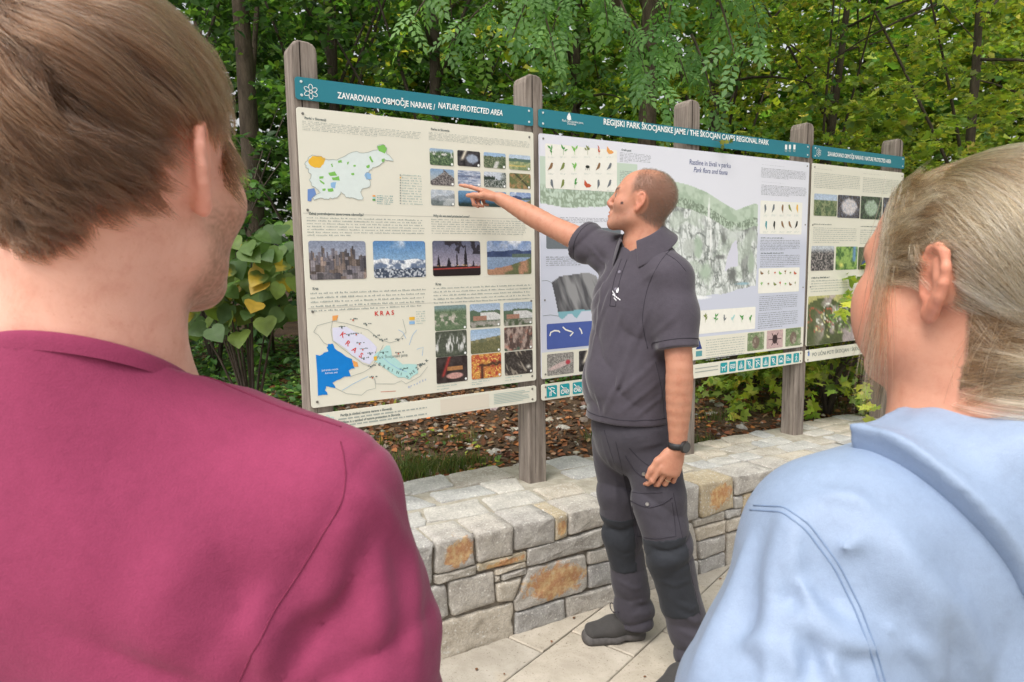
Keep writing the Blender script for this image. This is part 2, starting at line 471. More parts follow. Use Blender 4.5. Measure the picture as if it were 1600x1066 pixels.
AX_F = (np.array([0, WF+0.012, 0])-wall_off, (1, 0, 0), (0, 0, 1), (0, -1, 0))
def face_px(pts): return [tuple(on_y(x, y, WF)[[0, 2]]) for x, y in pts]
def za(p): return (600+p[0]/2.914, 700+p[1]/2.914)
def zb(p): return (1060+p[0]/3.136, 620+p[1]/3.136)
face_a = {  # stones traced on the face, zoom pixels; value: (polygon, material, top course)
 'A': ([(60, 408), (213, 420), (222, 500), (222, 610), (200, 632), (60, 660)], M_STONE, 1),
 'B': ([(238, 432), (412, 398), (415, 535), (235, 580)], M_STONE_RUST, 1),
 'D': ([(420, 392), (590, 355), (590, 490), (428, 528)], M_STONE, 1),
 'E': ([(595, 345), (777, 310), (778, 430), (595, 472)], M_STONE, 1),
 'F': ([(782, 310), (838, 300), (835, 405), (780, 425)], M_STONE_OCHRE, 1),
 'G': ([(845, 300), (1035, 262), (1035, 345), (842, 400)], M_STONE, 1),
 'H': ([(232, 585), (425, 535), (425, 575), (232, 625)], M_STONE_WARM, 0),
 'I': ([(430, 532), (652, 472), (652, 515), (430, 565)], M_STONE_OCHRE, 0),
 'J': ([(657, 465), (1000, 365), (1000, 445), (655, 545)], M_STONE, 0),
 'K': ([(507, 558), (650, 517), (650, 541), (507, 583)], M_STONE_WARM, 0),
 'L': ([(537, 580), (652, 545), (655, 575), (537, 608)], M_STONE, 0),
 'L2': ([(507, 587), (533, 580), (533, 610), (509, 617)], M_STONE_WARM, 0),
 'M': ([(100, 668), (285, 622), (298, 770), (248, 795), (100, 830)], M_STONE, 0),
 'N': ([(292, 615), (505, 564), (510, 705), (315, 770), (297, 700)], M_STONE, 0),
 'O': ([(512, 622), (632, 590), (605, 670), (590, 700), (515, 705)], M_STONE_WARM, 0),
 'P': ([(660, 550), (925, 485), (930, 630), (905, 655), (598, 750), (598, 700), (635, 610)], M_STONE_RUST, 0),
 'Q': ([(930, 478), (1049, 448), (1049, 512), (932, 535)], M_STONE, 0),
 'R': ([(935, 540), (1080, 510), (1080, 610), (935, 645)], M_STONE, 0),
 'S': ([(150, 835), (315, 780), (590, 708), (595, 832), (500, 868), (270, 945), (150, 980)], M_STONE_WARM, 0),
 'T': ([(600, 757), (825, 690), (830, 770), (600, 838)], M_STONE, 0),
 'U': ([(832, 685), (1080, 617), (1080, 702), (835, 770)], M_STONE, 0),
 'V': ([(1006, 362), (1120, 338), (1120, 425), (1006, 446)], M_STONE_WARM, 0),
 'W': ([(1042, 262), (1190, 230), (1190, 315), (1042, 340)], M_STONE, 1),
}
face_b = {
 'm0': ([(-150, 480), (12, 440), (14, 620), (-150, 665)], M_STONE, 1),
 'a1': ([(18, 440), (102, 420), (97, 600), (22, 618)], M_STONE, 1),
 'b1': ([(108, 420), (278, 385), (272, 548), (105, 594)], M_STONE_OCHRE, 1),
 'c1': ([(284, 385), (462, 340), (465, 432), (280, 487)], M_STONE, 1),
 'c2': ([(468, 338), (600, 310), (600, 400), (470, 430)], M_STONE, 1),
 'd1': ([(75, 607), (226, 562), (228, 602), (75, 642)], M_STONE_WARM, 0),
 'e1': ([(277, 495), (320, 486), (318, 545), (278, 553)], M_STONE, 0),
 'f1': ([(325, 484), (420, 455), (420, 575), (318, 610)], M_STONE_OCHRE, 0),
 'g1': ([(85, 647), (232, 607), (232, 667), (95, 712)], M_STONE_WARM, 0),
 'h1': ([(232, 562), (312, 548), (308, 582), (236, 602)], M_STONE, 0),
 'i1': ([(240, 607), (335, 582), (330, 640), (240, 667)], M_STONE_WARM, 0),
 'j1': ([(100, 716), (238, 678), (235, 757), (108, 800)], M_STONE, 0),
 'k1': ([(245, 675), (380, 635), (380, 770), (242, 820)], M_STONE_WARM, 0),
 'l1': ([(105, 806), (232, 765), (232, 832), (110, 866)], M_STONE, 0),
 'n1': ([(-60, 655), (68, 618), (92, 712), (95, 795), (-60, 840)], M_STONE, 0),
 'n2': ([(-60, 848), (98, 805), (100, 862), (-60, 905)], M_STONE, 0),
}
sid = 0; top_front = []
def face_stone(poly, mat, top):
    global sid
    poly = [list(p) for p in poly]
    if top:                                   # the upper edge of a top-course stone is the edge of the wall
        cz = np.mean([p[1] for p in poly])
        for p in poly:
            if p[1] > cz: p[1] = wz(p[0])+0.002*math.sin(p[0]*23)
    for p in poly:
        if p[1] < gz(p[0])+0.03: p[1] = gz(p[0])-0.01
    sid += 1
    make_stone(poly, AX_F, 0.15 if top else 0.05, 0.014 if not top else 0.016, mat, wall, 100+sid, rough=0.0085)
    return poly
cov = []
for d, fn in ((face_a, za), (face_b, zb)):
    for k, (pts, mat, top) in d.items():
        face_stone(face_px([fn(p) for p in pts]), mat, top)
# the parts of the face hidden behind people: plain coursing
def course_fill(x0, x1, seed):
    r = np.random.default_rng(seed)
    z_ = [0, 0.15, 0.27, 0.36, 0.455]
    for k in range(4):
        x = x0
        while x < x1-0.02:
            L = min(r.uniform(0.14, 0.42), x1-x)
            if x1-(x+L) < 0.1: L = x1-x
            lo = lambda q: gz(q)+z_[k]*(wz(q)-gz(q))/0.455
            hi = lambda q: gz(q)+z_[k+1]*(wz(q)-gz(q))/0.455
            face_stone([(x, lo(x)), (x+L, lo(x+L)), (x+L, hi(x+L)), (x, hi(x))], [M_STONE, M_STONE, M_STONE_WARM][r.integers(3)], k == 3)
            x += L
course_fill(-2.5, float(on_y(*za((60, 500)), WF)[0])-0.01, 5)
course_fill(float(on_y(*zb((390, 500)), WF)[0])+0.30, 6.4, 6)
# lower courses behind the guide's legs and the woman
def band_fill(xa, xb, fz, seed):
    r = np.random.default_rng(seed); x = xa
    while x < xb-0.02:
        L = min(r.uniform(0.15, 0.3), xb-x)
        if xb-(x+L) < 0.08: L = xb-x
        H = lambda q, f: gz(q)+f*(wz(q)-gz(q))
        face_stone([(x, H(x, fz[0])), (x+L, H(x+L, fz[0])), (x+L, H(x+L, fz[1])), (x, H(x, fz[1]))], [M_STONE, M_STONE_WARM][r.integers(2)], 0)
        x += L
_xa, _xb = float(on_y(*za((1084, 600)), WF)[0]), float(on_y(*zb((-62, 700)), WF)[0])
for kk, fz in enumerate(((0, .26), (.26, .5), (.5, .74))): band_fill(_xa, _xb, fz, 40+kk)
_xc = float(on_y(*zb((390, 500)), WF)[0]); 
for kk, fz in enumerate(((0, .3), (.3, .55), (.55, .76))): band_fill(_xc, _xc+0.29, fz, 50+kk)
# top of the wall: flat stones set in mortar, three irregular rows behind the front course
AX_T = lambda x, y: (np.array([0, 0, 0])-wall_off, (1, 0, 0), (0, 1, 0), (0, 0, 1))
tr = np.random.default_rng(77)
posts_x = [-0.012, 0.998, 2.005, 2.990, 3.988]
for row in range(3):
    x = -2.5+tr.uniform(0, .2)
    while x < 6.3:
        L = tr.uniform(0.16, 0.36)
        if 1.6 < x < 4.0: L *= 0.85
        yb = float(back_y(x+L/2))
        y_lo, y_hi = WF+0.165, yb
        a = y_lo+(y_hi-y_lo)*row/3; b = y_lo+(y_hi-y_lo)*(row+1)/3
        if row == 2: b += 0.03
        g = tr.uniform(0.012, 0.035)
        sh = tr.normal(0, 0.025)
        xa, xb = x+g*.5, x+L-g*.5
        hit = any(xa-0.03 < p < xb+0.03 and a < 0.12 and b > -0.02 for p in posts_x)
        poly = [(xa+tr.normal(0, .012)+sh, a+g*.5+tr.normal(0, .010)), (xb+tr.normal(0, .012)+sh, a+g*.5+tr.normal(0, .010)), (xb+tr.normal(0, .014), b-g*.5+tr.normal(0, .010)), ((xa+xb)/2+tr.normal(0, .03), b-g*.4+tr.normal(0, .008)), (xa+tr.normal(0, .014), b-g*.5+tr.normal(0, .010))]
        x += L
        if hit or tr.random() < 0.06: continue
        xm = (xa+xb)/2; sid += 1
        sl = np.array([1, 0, -0.034]); 
        make_stone(poly, (np.array([0, 0, wz(0)-0.007])-wall_off, sl, (0, 1, 0), (0.034, 0, 1)), 0.03, tr.uniform(0.006, 0.010), M_STONE_TOP if tr.random() < .85 else M_STONE_WARM, wall, 500+sid, rough=0.005, gap=0.003, step=0.04)
# ================================================================== the information board
t = new_mat('weathered_wood'); co = t.coord((1, 1, 0.06))
f = t.noise(co, 60, 8, 0.7, 0.3)
c = t.ramp(f, [(0.28, (0.10, 0.085, 0.072)), (0.45, (0.235, 0.205, 0.18)), (0.62, (0.34, 0.305, 0.27)), (0.8, (0.44, 0.40, 0.36))])
big = t.ramp(t.noise(t.coord((1, 1, 0.3)), 5, 4, 0.6), [(0.3, (0.66, 0.62, 0.60)), (0.7, (1.1, 1.04, 1.0))])
c = t.mix(0.9, c, big, 'MULTIPLY')
t.l(c, t.b.inputs['Base Color']); t.b.inputs['Roughness'].default_value = 0.85; t.b.inputs['Specular IOR Level'].default_value = 0.2
t.l(t.bump(t.noise(co, 110, 8, 0.7), 0.6, 0.004), t.b.inputs['Normal'])
M_WOOD = t.m
def sign_mat(name, col, rough=0.32):
    t = new_mat(name); co = t.coord()
    d = t.ramp(t.noise(co, 3.2, 6, 0.65), [(0.3, tuple(np.array(col)*0.955)), (0.7, col)])
    t.l(d, t.b.inputs['Base Color']); t.b.inputs['Specular IOR Level'].default_value = 0.35
    t.l(t.ramp(t.noise(co, 9, 4), [(0.3, (rough,)*3), (0.7, (rough+0.14,)*3)]), t.b.inputs['Roughness'])
    return t.m
M_TEAL = sign_mat('sign_teal', hexc('2a7d8c'))
M_TEAL2 = sign_mat('sign_teal_bright', hexc('118c9a'))
M_CREAM = sign_mat('sign_cream', hexc('e4e1d2'))
M_LILAC = sign_mat('sign_lilac', hexc('dcdde7'))
def ink(name, h): return flat_mat('ink_'+name, hexc(h), 0.45, 0.3, 0, 0.03)
INK = {k: ink(k, v) for k, v in dict(white='f2f4f2', dark='5a6868', black='30332f', grey='a3aaa4', pale='a9bcb6', teal='5b9aa0', blue='2c3f7d', red='d03a35', green='7fbf5c', green2='4f9a4a',
    yellow='e9b73c', orange='eaa45c', sea='0b7fd2', seadark='6f8fc8', mapblue='dbe5e2', skyblue='8fb9e0', lilac='dcdcf0', aqua='b3dcd9', line='9aa19c', card='eeece3', greyblue='c9cedd', slate='6f767c',
    navy='4b5fa5', icon='1b97a1', brown='8a6a4a', rust='c25a3c', olive='7d8a4a', stone='8b8f90').items()}
M_SCREW = flat_mat('screw_metal', (0.25, 0.24, 0.22), 0.4, 0.5, 0.9)
M_PRINT = attr_mat('printed_picture', 0.38, 0.3)

board = thing('information_board', 'long wooden-post information board with teal headers and printed panels on the wall', 'signboard', loc=(2.0, 0.0, 0.45))
BO = np.array([2.0, 0.0, 0.45])
# posts: square, rounded shoulders, a drying kerf down the front
pw = 0.098
ptop = [2.352, 2.366, 2.371, 2.349, 2.338]
for i, (x, zt) in enumerate(zip(posts_x, ptop)):
    zb_ = wz(x)-0.06
    hw = pw/2
    kx = -0.012 if i != 4 else 0.006
    outline = [(-hw, zb_), (hw, zb_), (hw, zt-0.035), (hw-0.004, zt-0.018), (hw-0.014, zt-0.006), (hw-0.03, zt), (-hw+0.03, zt+0.002), (-hw+0.014, zt-0.006), (-hw+0.004, zt-0.018), (-hw, zt-0.035)]
    mb = MB()
    y0, y1 = 0.012, 0.112
    bev = 0.006
    n = len(outline)
    def ringv(y, ins):
        c = np.array([0, (zb_+zt)/2]); q = np.array(outline); d = np.sign(q-c)*ins
        d[:2, 1] = 0
        q = q-d
        return [(x+a, y, b) for a, b in q]
    rings = [ringv(y0, bev), ringv(y0+bev*.4, bev*.3), ringv(y0+bev, 0), ringv(y1-bev, 0), ringv(y1, bev)]
    V = np.concatenate([np.array(r_) for r_ in rings]); F = []
    for k in range(len(rings)-1):
        for j in range(n): F.append((k*n+j, k*n+(j+1) % n, (k+1)*n+(j+1) % n, (k+1)*n+j))
    F.append(tuple(range(n-1, -1, -1))); F.append(tuple(range((len(rings)-1)*n, len(rings)*n)))
    mb.add(V-BO, [f_ for f_ in F])
    po = mb.build('post', M_WOOD, board)
    bm = bmesh.new(); bm.from_mesh(po.data); bmesh.ops.recalc_face_normals(bm, faces=bm.faces); bm.to_mesh(po.data); bm.free()
    # kerf (drying crack): a narrow dark slit, wider at the top
    nk = 14; zz = np.linspace(zb_+0.1, zt-0.004, nk)
    wv = np.interp(zz, [zb_, zt-0.5, zt], [0.0006, 0.0012, 0.0028])*(1+0.3*np.sin(zz*31+i))
    xo = kx+0.003*np.sin(zz*5+i*2)
    V = np.concatenate([np.stack([x+xo-wv, np.full(nk, y0-0.0006), zz], 1), np.stack([x+xo+wv, np.full(nk, y0-0.0006), zz], 1)])-BO
    obj('drying_crack', np_mesh('drying_crack', V, [(j, nk+j, nk+j+1, j+1) for j in range(nk-1)], flat_mat('crack_dark', (0.03, 0.024, 0.02), 0.9, 0.1)), po)

def rrect(x0, x1, z0, z1, r=0.012, seg=4):
    r = min(r, (x1-x0)*.45, (z1-z0)*.45); out = []
    for cx, cz, a0 in ((x1-r, z1-r, 0), (x0+r, z1-r, 90), (x0+r, z0+r, 180), (x1-r, z0+r, 270)):
        for k in range(seg+1):
            a = R(a0+90*k/seg); out.append((cx+r*math.cos(a), cz+r*math.sin(a)))
    return out
def plate(name, x0, x1, z0, z1, y, th, mat, parent, r=0.012):
    """sheet with rounded corners; its front at y, thickness th behind it"""
    p = rrect(x0, x1, z0, z1, r); n = len(p)
    V = [(a-BO[0], y-BO[1], b-BO[2]) for a, b in p]+[(a-BO[0], y+th-BO[1], b-BO[2]) for a, b in p]
    F = [tuple(range(n)), tuple(range(2*n-1, n-1, -1))]+[(j, n+j, n+(j+1) % n, (j+1) % n) for j in range(n)]
    F[0] = tuple(reversed(F[0])); F[1] = tuple(reversed(F[1]))
    me = np_mesh(name, V, F, mat, smooth=False)
    bm = bmesh.new(); bm.from_mesh(me); bmesh.ops.recalc_face_normals(bm, faces=bm.faces); bm.to_mesh(me); bm.free()
    return obj(name, me, parent)
def flat(name, poly, y, mat, parent):
    V = [(a-BO[0], y-BO[1], b-BO[2]) for a, b in poly]
    area = sum(poly[i-1][0]*poly[i][1]-poly[i][0]*poly[i-1][1] for i in range(len(poly)))
    f = tuple(range(len(poly)))
    return obj(name, np_mesh(name, V, [f if area > 0 else f[::-1]], mat, smooth=False), parent)
def lines_flat(name, polys, y, mat, parent, w=0.0012):
    """thin printed lines as ribbons"""
    V = []; F = []
    for pl in polys:
        pl = np.array(pl, float)
        T = np.gradient(pl, axis=0); T /= np.linalg.norm(T, axis=1)[:, None]+1e-9
        N = np.stack([-T[:, 1], T[:, 0]], 1)*w/2
        k = len(V)
        for a in pl+N: V.append((a[0]-BO[0], y-BO[1], a[1]-BO[2]))
        for a in pl-N: V.append((a[0]-BO[0], y-BO[1], a[1]-BO[2]))
        n = len(pl)
        for j in range(n-1): F.append((k+j, k+n+j, k+n+j+1, k+j+1))
    return obj(name, np_mesh(name, V, F, mat, smooth=False), parent)
def screws(pts, parent, mat=None, r=0.006, y=-0.001):
    for x, z in pts:
        V, F = [], []
        n = 8; a = np.arange(n)*2*math.pi/n
        V = [(x-BO[0]+r*math.cos(q), 0.0005, z-BO[2]+r*math.sin(q)) for q in a]+[(x-BO[0]+r*.8*math.cos(q), y-0.0015, z-BO[2]+r*.8*math.sin(q)) for q in a]
        F = [(j, (j+1) % n, n+(j+1) % n, n+j) for j in range(n)]+[tuple(range(n, 2*n))]
        obj('screw', np_mesh('screw', V, F, mat or M_SCREW, smooth=False), parent)
def text(name, s, x, z, size, mat, parent, y=-0.0012, width=None, shear=0.0, bold=0.0, align='LEFT', rot=0.0):
    """printed lettering: flat letter shapes lying on the sheet"""
    cu = bpy.data.curves.new(name, 'FONT'); cu.body = s; cu.size = size; cu.align_x = align
    cu.shear = shear; cu.offset = min(bold, size*.022); cu.resolution_u = 3
    tmp = bpy.data.objects.new('tmp', cu); COL.objects.link(tmp)
    dg = bpy.context.evaluated_depsgraph_get()
    me = bpy.data.meshes.new_from_object(tmp.evaluated_get(dg))
    bpy.data.objects.remove(tmp); bpy.data.curves.remove(cu)
    me.name = name; me.materials.clear(); me.materials.append(mat)
    n = len(me.vertices); co = np.empty(n*3, dtype=np.float32); me.vertices.foreach_get('co', co); co = co.reshape(-1, 3)
    if width and n: co[:, 0] *= width/max(1e-6, co[:, 0].max()-min(0, co[:, 0].min()))
    ca, sa_ = math.cos(rot), math.sin(rot)
    X = co[:, 0]*ca-co[:, 1]*sa_; Z = co[:, 0]*sa_+co[:, 1]*ca
    out = np.stack([X+x-BO[0], np.full(n, y-BO[1]), Z+z-BO[2]], 1).astype(np.float32)
    me.vertices.foreach_set('co', out.ravel()); me.update()
    return obj(name, me, parent)
txt_rng = np.random.default_rng(3)
def para(tl, br, lines, parent, mat=None, y=-0.0011, fill=0.42, last=0.6):
    """a paragraph too small to read: word-long strokes on each line"""
    (x0, z1), (x1, z0) = B(*tl), B(*br)
    V = []; F = []; lh = (z1-z0)/lines
    for k in range(lines):
        zc = z1-(k+0.55)*lh; x = x0; end = x1-txt_rng.uniform(0, 0.03)*(x1-x0)
        if k == lines-1: end = x0+(x1-x0)*last
        while x < end:
            w = min(txt_rng.gamma(3.0, 0.0062)+0.004, end-x)
            h = lh*fill*txt_rng.uniform(0.8, 1.05)
            # each word: a few letter-like strokes
            m = max(1, int(w/0.0055))
            for q in range(m):
                a = x+w*q/m; b = a+w/m*0.72; hh = h*txt_rng.choice([0.55, 0.6, 0.6, 0.95, 0.9])
                i = len(V); V += [(a-BO[0], y, zc-h/2-BO[2]), (b-BO[0], y, zc-h/2-BO[2]), (b-BO[0], y, zc-h/2+hh-BO[2]), (a-BO[0], y, zc-h/2+hh-BO[2])]
                F.append((i, i+1, i+2, i+3))
            x += w+0.0055
    return obj('text_block', np_mesh('text_block', V, F, mat or INK['grey'], smooth=False), parent)
def B(px, py):
    q = on_y(px, py, 0.0); return float(q[0]), float(q[2])

# ---------------------------------------------------------------- painted prints (colour per grid point)
def mixc(a, b, m): return a*(1-m[..., None])+np.asarray(b)*m[..., None]
def S(*c): return np.array(c, float)/255
def paint(style, w, h, seed):
    y, x = np.mgrid[0:h, 0:w]; x = x/(w-1); y = 1-y/(h-1)       # y up
    asp = w/h
    X = x*asp
    n1 = fbm2(X*6, y*6, seed, 4); n2 = fbm2(X*22, y*22, seed+5, 3); n3 = fbm2(X*3, y*3, seed+9, 3)
    def ridge(base, amp, f, s): return base+amp*(fbm2(x*f+s, np.full_like(x, s*1.7), seed+int(s*10), 4)-0.5)
    def st(a, b, v): return np.clip((v-a)/(b-a), 0, 1)
    sky = lambda c0, c1: S(*c0)[None, None]*(1-y[..., None])+S(*c1)[None, None]*y[..., None]
    im = np.ones((h, w, 3))*S(120, 120, 110)
    if style == 'city':
        im = sky((190, 186, 196), (128, 140, 168))
        for L in range(7):
            rr = np.random.default_rng(seed+L); bw = 0.03+0.012*L
            k = np.floor((x+L*.013)/bw).astype(int); hh = rr.uniform(0.15, 0.55, 200)[k]*(1-L*0.11)+0.33-L*0.055
            sh = rr.uniform(0.55, 1.1, 200)[k]; tint = rr.integers(0, 3, 200)[k]
            cols = np.array([S(150, 140, 146), S(118, 112, 124), S(160, 136, 124)])[tint]*sh[..., None]
            win = 0.86+0.2*((np.floor(y*70) % 2 == 0) & (np.floor(x*160) % 2 == 0))
            im = np.where((y < hh)[..., None], cols*win[..., None], im)
    elif style == 'snow':
        im = sky((170, 205, 232), (70, 130, 196)); im = mixc(im, S(240, 240, 245), st(.58, .75, n3)*st(.75, .95, y)*.7)
        r1 = ridge(0.5, .28, 4, 1.3); im = np.where((y < r1)[..., None], mixc(np.ones((h, w, 3))*S(96, 116, 150), S(232, 236, 242), st(.42, .56, n1+0.5*(y-r1+.12))), im)
        r2 = ridge(.25, .12, 6, 2.2); im = np.where((y < r2)[..., None], mixc(np.ones((h, w, 3))*S(58, 72, 96), S(190, 196, 206), st(.5, .62, n2)), im)
    elif style == 'dusk':
        im = sky((196, 178, 196), (82, 88, 118)); 
        for cx, cw, ch in ((.12, .07, .62), (.33, .10, .55), (.5, .03, .9), (.68, .06, .95), (.85, .07, .45)):
            m = (np.abs(x-cx) < cw*(1-y/ch)*(.6+n2)) & (y < ch); im = np.where(m[..., None], S(30, 26, 34), im)
        im = np.where(((n1 > .56) & (y > .62) & (x > .25))[..., None], S(44, 40, 52), im)
        im = np.where((y < .24+.08*n1)[..., None], S(36, 24, 26), im)
        im = mixc(im, S(220, 60, 50), np.exp(-((y-.2-.04*x)/.02)**2)*.9); im = mixc(im, S(240, 190, 120), np.exp(-((y-.3)/.015)**2)*(n2 > .55))
    elif style == 'lake':
        im = sky((206, 214, 232), (118, 150, 206)); im = mixc(im, S(245, 245, 248), st(.5, .7, n3)*st(.7, 1, y))
        r1 = ridge(.72, .22, 3, 3.1); im = np.where((y < r1)[..., None], S(52, 72, 122)+.15*(n1[..., None]-.5), im)
        wl = .52; im = np.where((y < wl)[..., None], sky((120, 150, 190), (150, 176, 214)), im)
        sh = .18+.35*x**2+.1*(n1-.5); im = np.where((y < sh)[..., None], mixc(np.ones((h, w, 3))*S(190, 132, 96), S(104, 112, 66), st(.45, .6, n3+.25*x-.1)), im)
        im = np.where(((y > .5) & (y < .62) & (x > .55))[..., None], mixc(im, S(96, 118, 90), np.full_like(x, .8)), im)
    elif style == 'forest':
        im = mixc(np.ones((h, w, 3))*S(46, 74, 48), S(120, 150, 92), st(.35, .7, n2)); im = mixc(im, S(214, 214, 206), st(.6, .68, n1)*st(.2, .6, y)); im = mixc(im, S(150, 180, 210), st(.8, .95, y+.1*n1))
    elif style == 'cave':
        im = np.ones((h, w, 3))*S(48, 44, 48)+.35*(n1[..., None]-.5); d = np.hypot((x-.62)/.3, (y-.5)/.36); im = mixc(im, S(150, 165, 190), st(1.0, .7, d+.5*(n1-.5))); im = mixc(im, S(225, 214, 190), np.exp(-(((x-.25)-.3*(y-.6))/.07)**2)*st(.3, .5, y))
    elif style == 'road':
        im = sky((180, 205, 230), (140, 180, 222)); im = np.where((y < .78+.2*(n1-.5))[..., None], mixc(np.ones((h, w, 3))*S(62, 86, 52), S(132, 140, 104), st(.4, .65, n2)), im)
        im = mixc(im, S(206, 204, 198), st(.12, .06, np.abs(x-.62+.25*(.45-y)))*st(.5, .4, y))
    elif style == 'meadow':
        im = sky((206, 220, 232), (176, 200, 226)); im = np.where((y < ridge(.74, .12, 3, 1.1))[..., None], S(84, 116, 96), im); im = np.where((y < .55+.06*(n3-.5))[..., None], mixc(np.ones((h, w, 3))*S(120, 146, 92), S(170, 176, 120), st(.4, .6, n1)), im); im = mixc(im, S(222, 190, 92), np.exp(-((y-.25-.12*(x-.3)**2)/.05)**2)*(x < .8))
    elif style == 'rock':
        im = sky((196, 190, 170), (120, 160, 206)); im = np.where((y < .2+1.15*x*(x < .55)+(x >= .55)*(1.4-1.1*x)+.12*(n1-.5))[..., None], mixc(np.ones((h, w, 3))*S(70, 64, 66), S(150, 142, 138), st(.42, .6, n2)), im)
    elif style == 'water':
        im = mixc(np.ones((h, w, 3))*S(118, 138, 176), S(196, 204, 222), st(.4, .62, fbm2(X*3, y*26, seed, 3))); im = mixc(im, S(84, 92, 122), np.exp(-((y-.62)/.05)**2)*.7)
    elif style == 'river':
        im = mixc(np.ones((h, w, 3))*S(52, 66, 54), S(160, 166, 160), st(.42, .6, n2)); im = mixc(im, S(196, 206, 220), st(.5, .56, y+.25*(n1-.5))*st(.95, .7, x)); im = np.where(((y > .5) & (y < .62+.3*(n2-.2)) & (x < .5))[..., None], S(40, 56, 44), im)
    elif style == 'field':
        im = mixc(np.ones((h, w, 3))*S(106, 116, 62), S(176, 130, 78), st(.4, .6, n1)); im = mixc(im, S(56, 60, 40), np.exp(-((x-.25-.75*(1-y))/.05)**2)); im = mixc(im, S(196, 160, 104), np.exp(-((x-.1-.8*y)/.03)**2)*.8)
    elif style == 'mist':
        im = sky((196, 204, 212), (170, 184, 200)); im = np.where((y < ridge(.62, .5, 2.2, 1.9))[..., None], S(140, 150, 158)+.25*(n1[..., None]-.5), im); im = np.where((y < ridge(.35, .3, 3, 2.7))[..., None], S(104, 118, 118)+.2*(n1[..., None]-.5), im); im = mixc(im, S(222, 226, 230), st(.5, .7, n3)*.6)
    elif style == 'deep':
        im = sky((30, 76, 110), (104, 160, 212)); im = mixc(im, S(52, 44, 62), st(.75, .5, np.hypot((x-.95)/.5, (y-.6)/.4))); im = mixc(im, S(34, 60, 60), st(.3, .15, y+.2*(n1-.5)))
    elif style == 'house':
        im = sky((216, 222, 230), (150, 178, 212)); im = np.where((y < .7+.2*(n1-.5))[..., None], S(86, 110, 84), im); im = np.where(((y < .62) & (y > .28) & (x > .35) & (y < 1.15-.65*x))[..., None], S(210, 210, 208), im); im = np.where(((y < .5) & (y > .3) & (x < .55) & (x > .1))[..., None], S(176, 120, 96), im); im = np.where((y < .27)[..., None], mixc(np.ones((h, w, 3))*S(160, 156, 146), S(76, 92, 62), st(.4, .6, n1)), im)
    elif style == 'barrels':
        im = np.ones((h, w, 3))*S(58, 50, 46)+.3*(n2[..., None]-.5); im = mixc(im, S(150, 138, 122), st(.55, .68, fbm2(X*8+y*5, y*3, seed, 3))); im = mixc(im, S(220, 214, 200), np.exp(-((x-.85)**2+(y-.3)**2)/.006))
    elif style == 'food':
        im = np.ones((h, w, 3))*S(56, 44, 42)+.2*(n1[..., None]-.5); im = mixc(im, S(186, 120, 62), ((y > .45) & (y < .62) & (x > .35) & (x < .85)).astype(float)); im = mixc(im, S(214, 150, 140), st(1, .8, np.hypot((x-.58)/.3, (y-.25)/.13))); im = mixc(im, S(176, 44, 40), np.exp(-((x-.25-.3*(y-.4))/.05)**2)*st(.2, .3, y))
    elif style == 'autumn':
        im = mixc(np.ones((h, w, 3))*S(226, 140, 48), S(206, 62, 40), st(.4, .6, n1)); im = mixc(im, S(240, 196, 84), st(.55, .7, n2)); im = mixc(im, S(72, 40, 28), np.exp(-((y-.55-.2*(n1-.5))/.06)**2)*(x > .25)); im = mixc(im, S(80, 44, 30), np.exp(-((x-.35)/.05)**2)*(y < .6))
    elif style == 'horses':
        im = mixc(np.ones((h, w, 3))*S(60, 66, 54), S(96, 104, 84), n2); m = st(.5, .62, fbm2(X*14, y*3, seed+3, 3))*st(.1, .3, y)*st(.95, .7, y); im = mixc(im, S(216, 216, 212), m)
    elif style == 'hill':
        im = sky((206, 220, 236), (146, 180, 218)); im = np.where((y < .62+.15*(x-.5))[..., None], mixc(np.ones((h, w, 3))*S(104, 108, 76), S(150, 140, 92), st(.4, .6, n1)), im); im = np.where((y < .42+.12*x+.1*(n1-.5))[..., None], mixc(np.ones((h, w, 3))*S(86, 90, 52), S(134, 126, 78), n2), im)
    elif style == 'bats':
        im = mixc(np.ones((h, w, 3))*S(84, 62, 56), S(176, 150, 138), st(.4, .62, fbm2(X*10, y*5, seed, 4))); im = mixc(im, S(196, 120, 96), st(.6, .75, n1)*.6); im = mixc(im, S(60, 90, 70), st(.62, .7, n3)*st(.6, .3, y))
    elif style == 'scree':
        im = mixc(np.ones((h, w, 3))*S(74, 104, 70), S(120, 140, 100), n2); im = mixc(im, S(196, 186, 172), st(.52, .6, n1)*st(.75, .55, y)*st(.15, .3, y)); im = mixc(im, S(120, 150, 150), st(.75, .9, y))
    elif style == 'crowd':
        im = mixc(np.ones((h, w, 3))*S(58, 58, 60), S(160, 150, 146), st(.45, .62, n2)); im = mixc(im, S(190, 198, 206), st(.75, .95, y+.1*n1))
    elif style == 'garden':
        im = mixc(np.ones((h, w, 3))*S(70, 116, 50), S(150, 190, 84), st(.4, .62, n1)); im = mixc(im, S(96, 150, 206), np.exp(-((x-.85)/.08)**2)*st(.3, .4, y)); im = mixc(im, S(226, 220, 96), np.exp(-((x-.25)**2+(y-.2)**2)/.01))
    elif style == 'child':
        im = mixc(np.ones((h, w, 3))*S(66, 80, 50), S(106, 110, 86), n2); im = mixc(im, S(204, 44, 58), st(1, .8, np.hypot((x-.6)/.16, (y-.72)/.2))); im = mixc(im, S(64, 84, 170), st(1, .8, np.hypot((x-.45)/.3, (y-.25)/.2))); im = mixc(im, S(214, 160, 140), st(1, .7, np.hypot((x-.62)/.1, (y-.5)/.12)))
    elif style == 'map':
        im = mixc(np.ones((h, w, 3))*S(62, 78, 44), S(104, 112, 66), n1); im = np.where((y > .84+.12*np.sin(x*5))[..., None], S(196, 190, 110), im); im = mixc(im, S(190, 170, 176), st(.56, .64, n3)*st(.1, .4, x)*.9); 
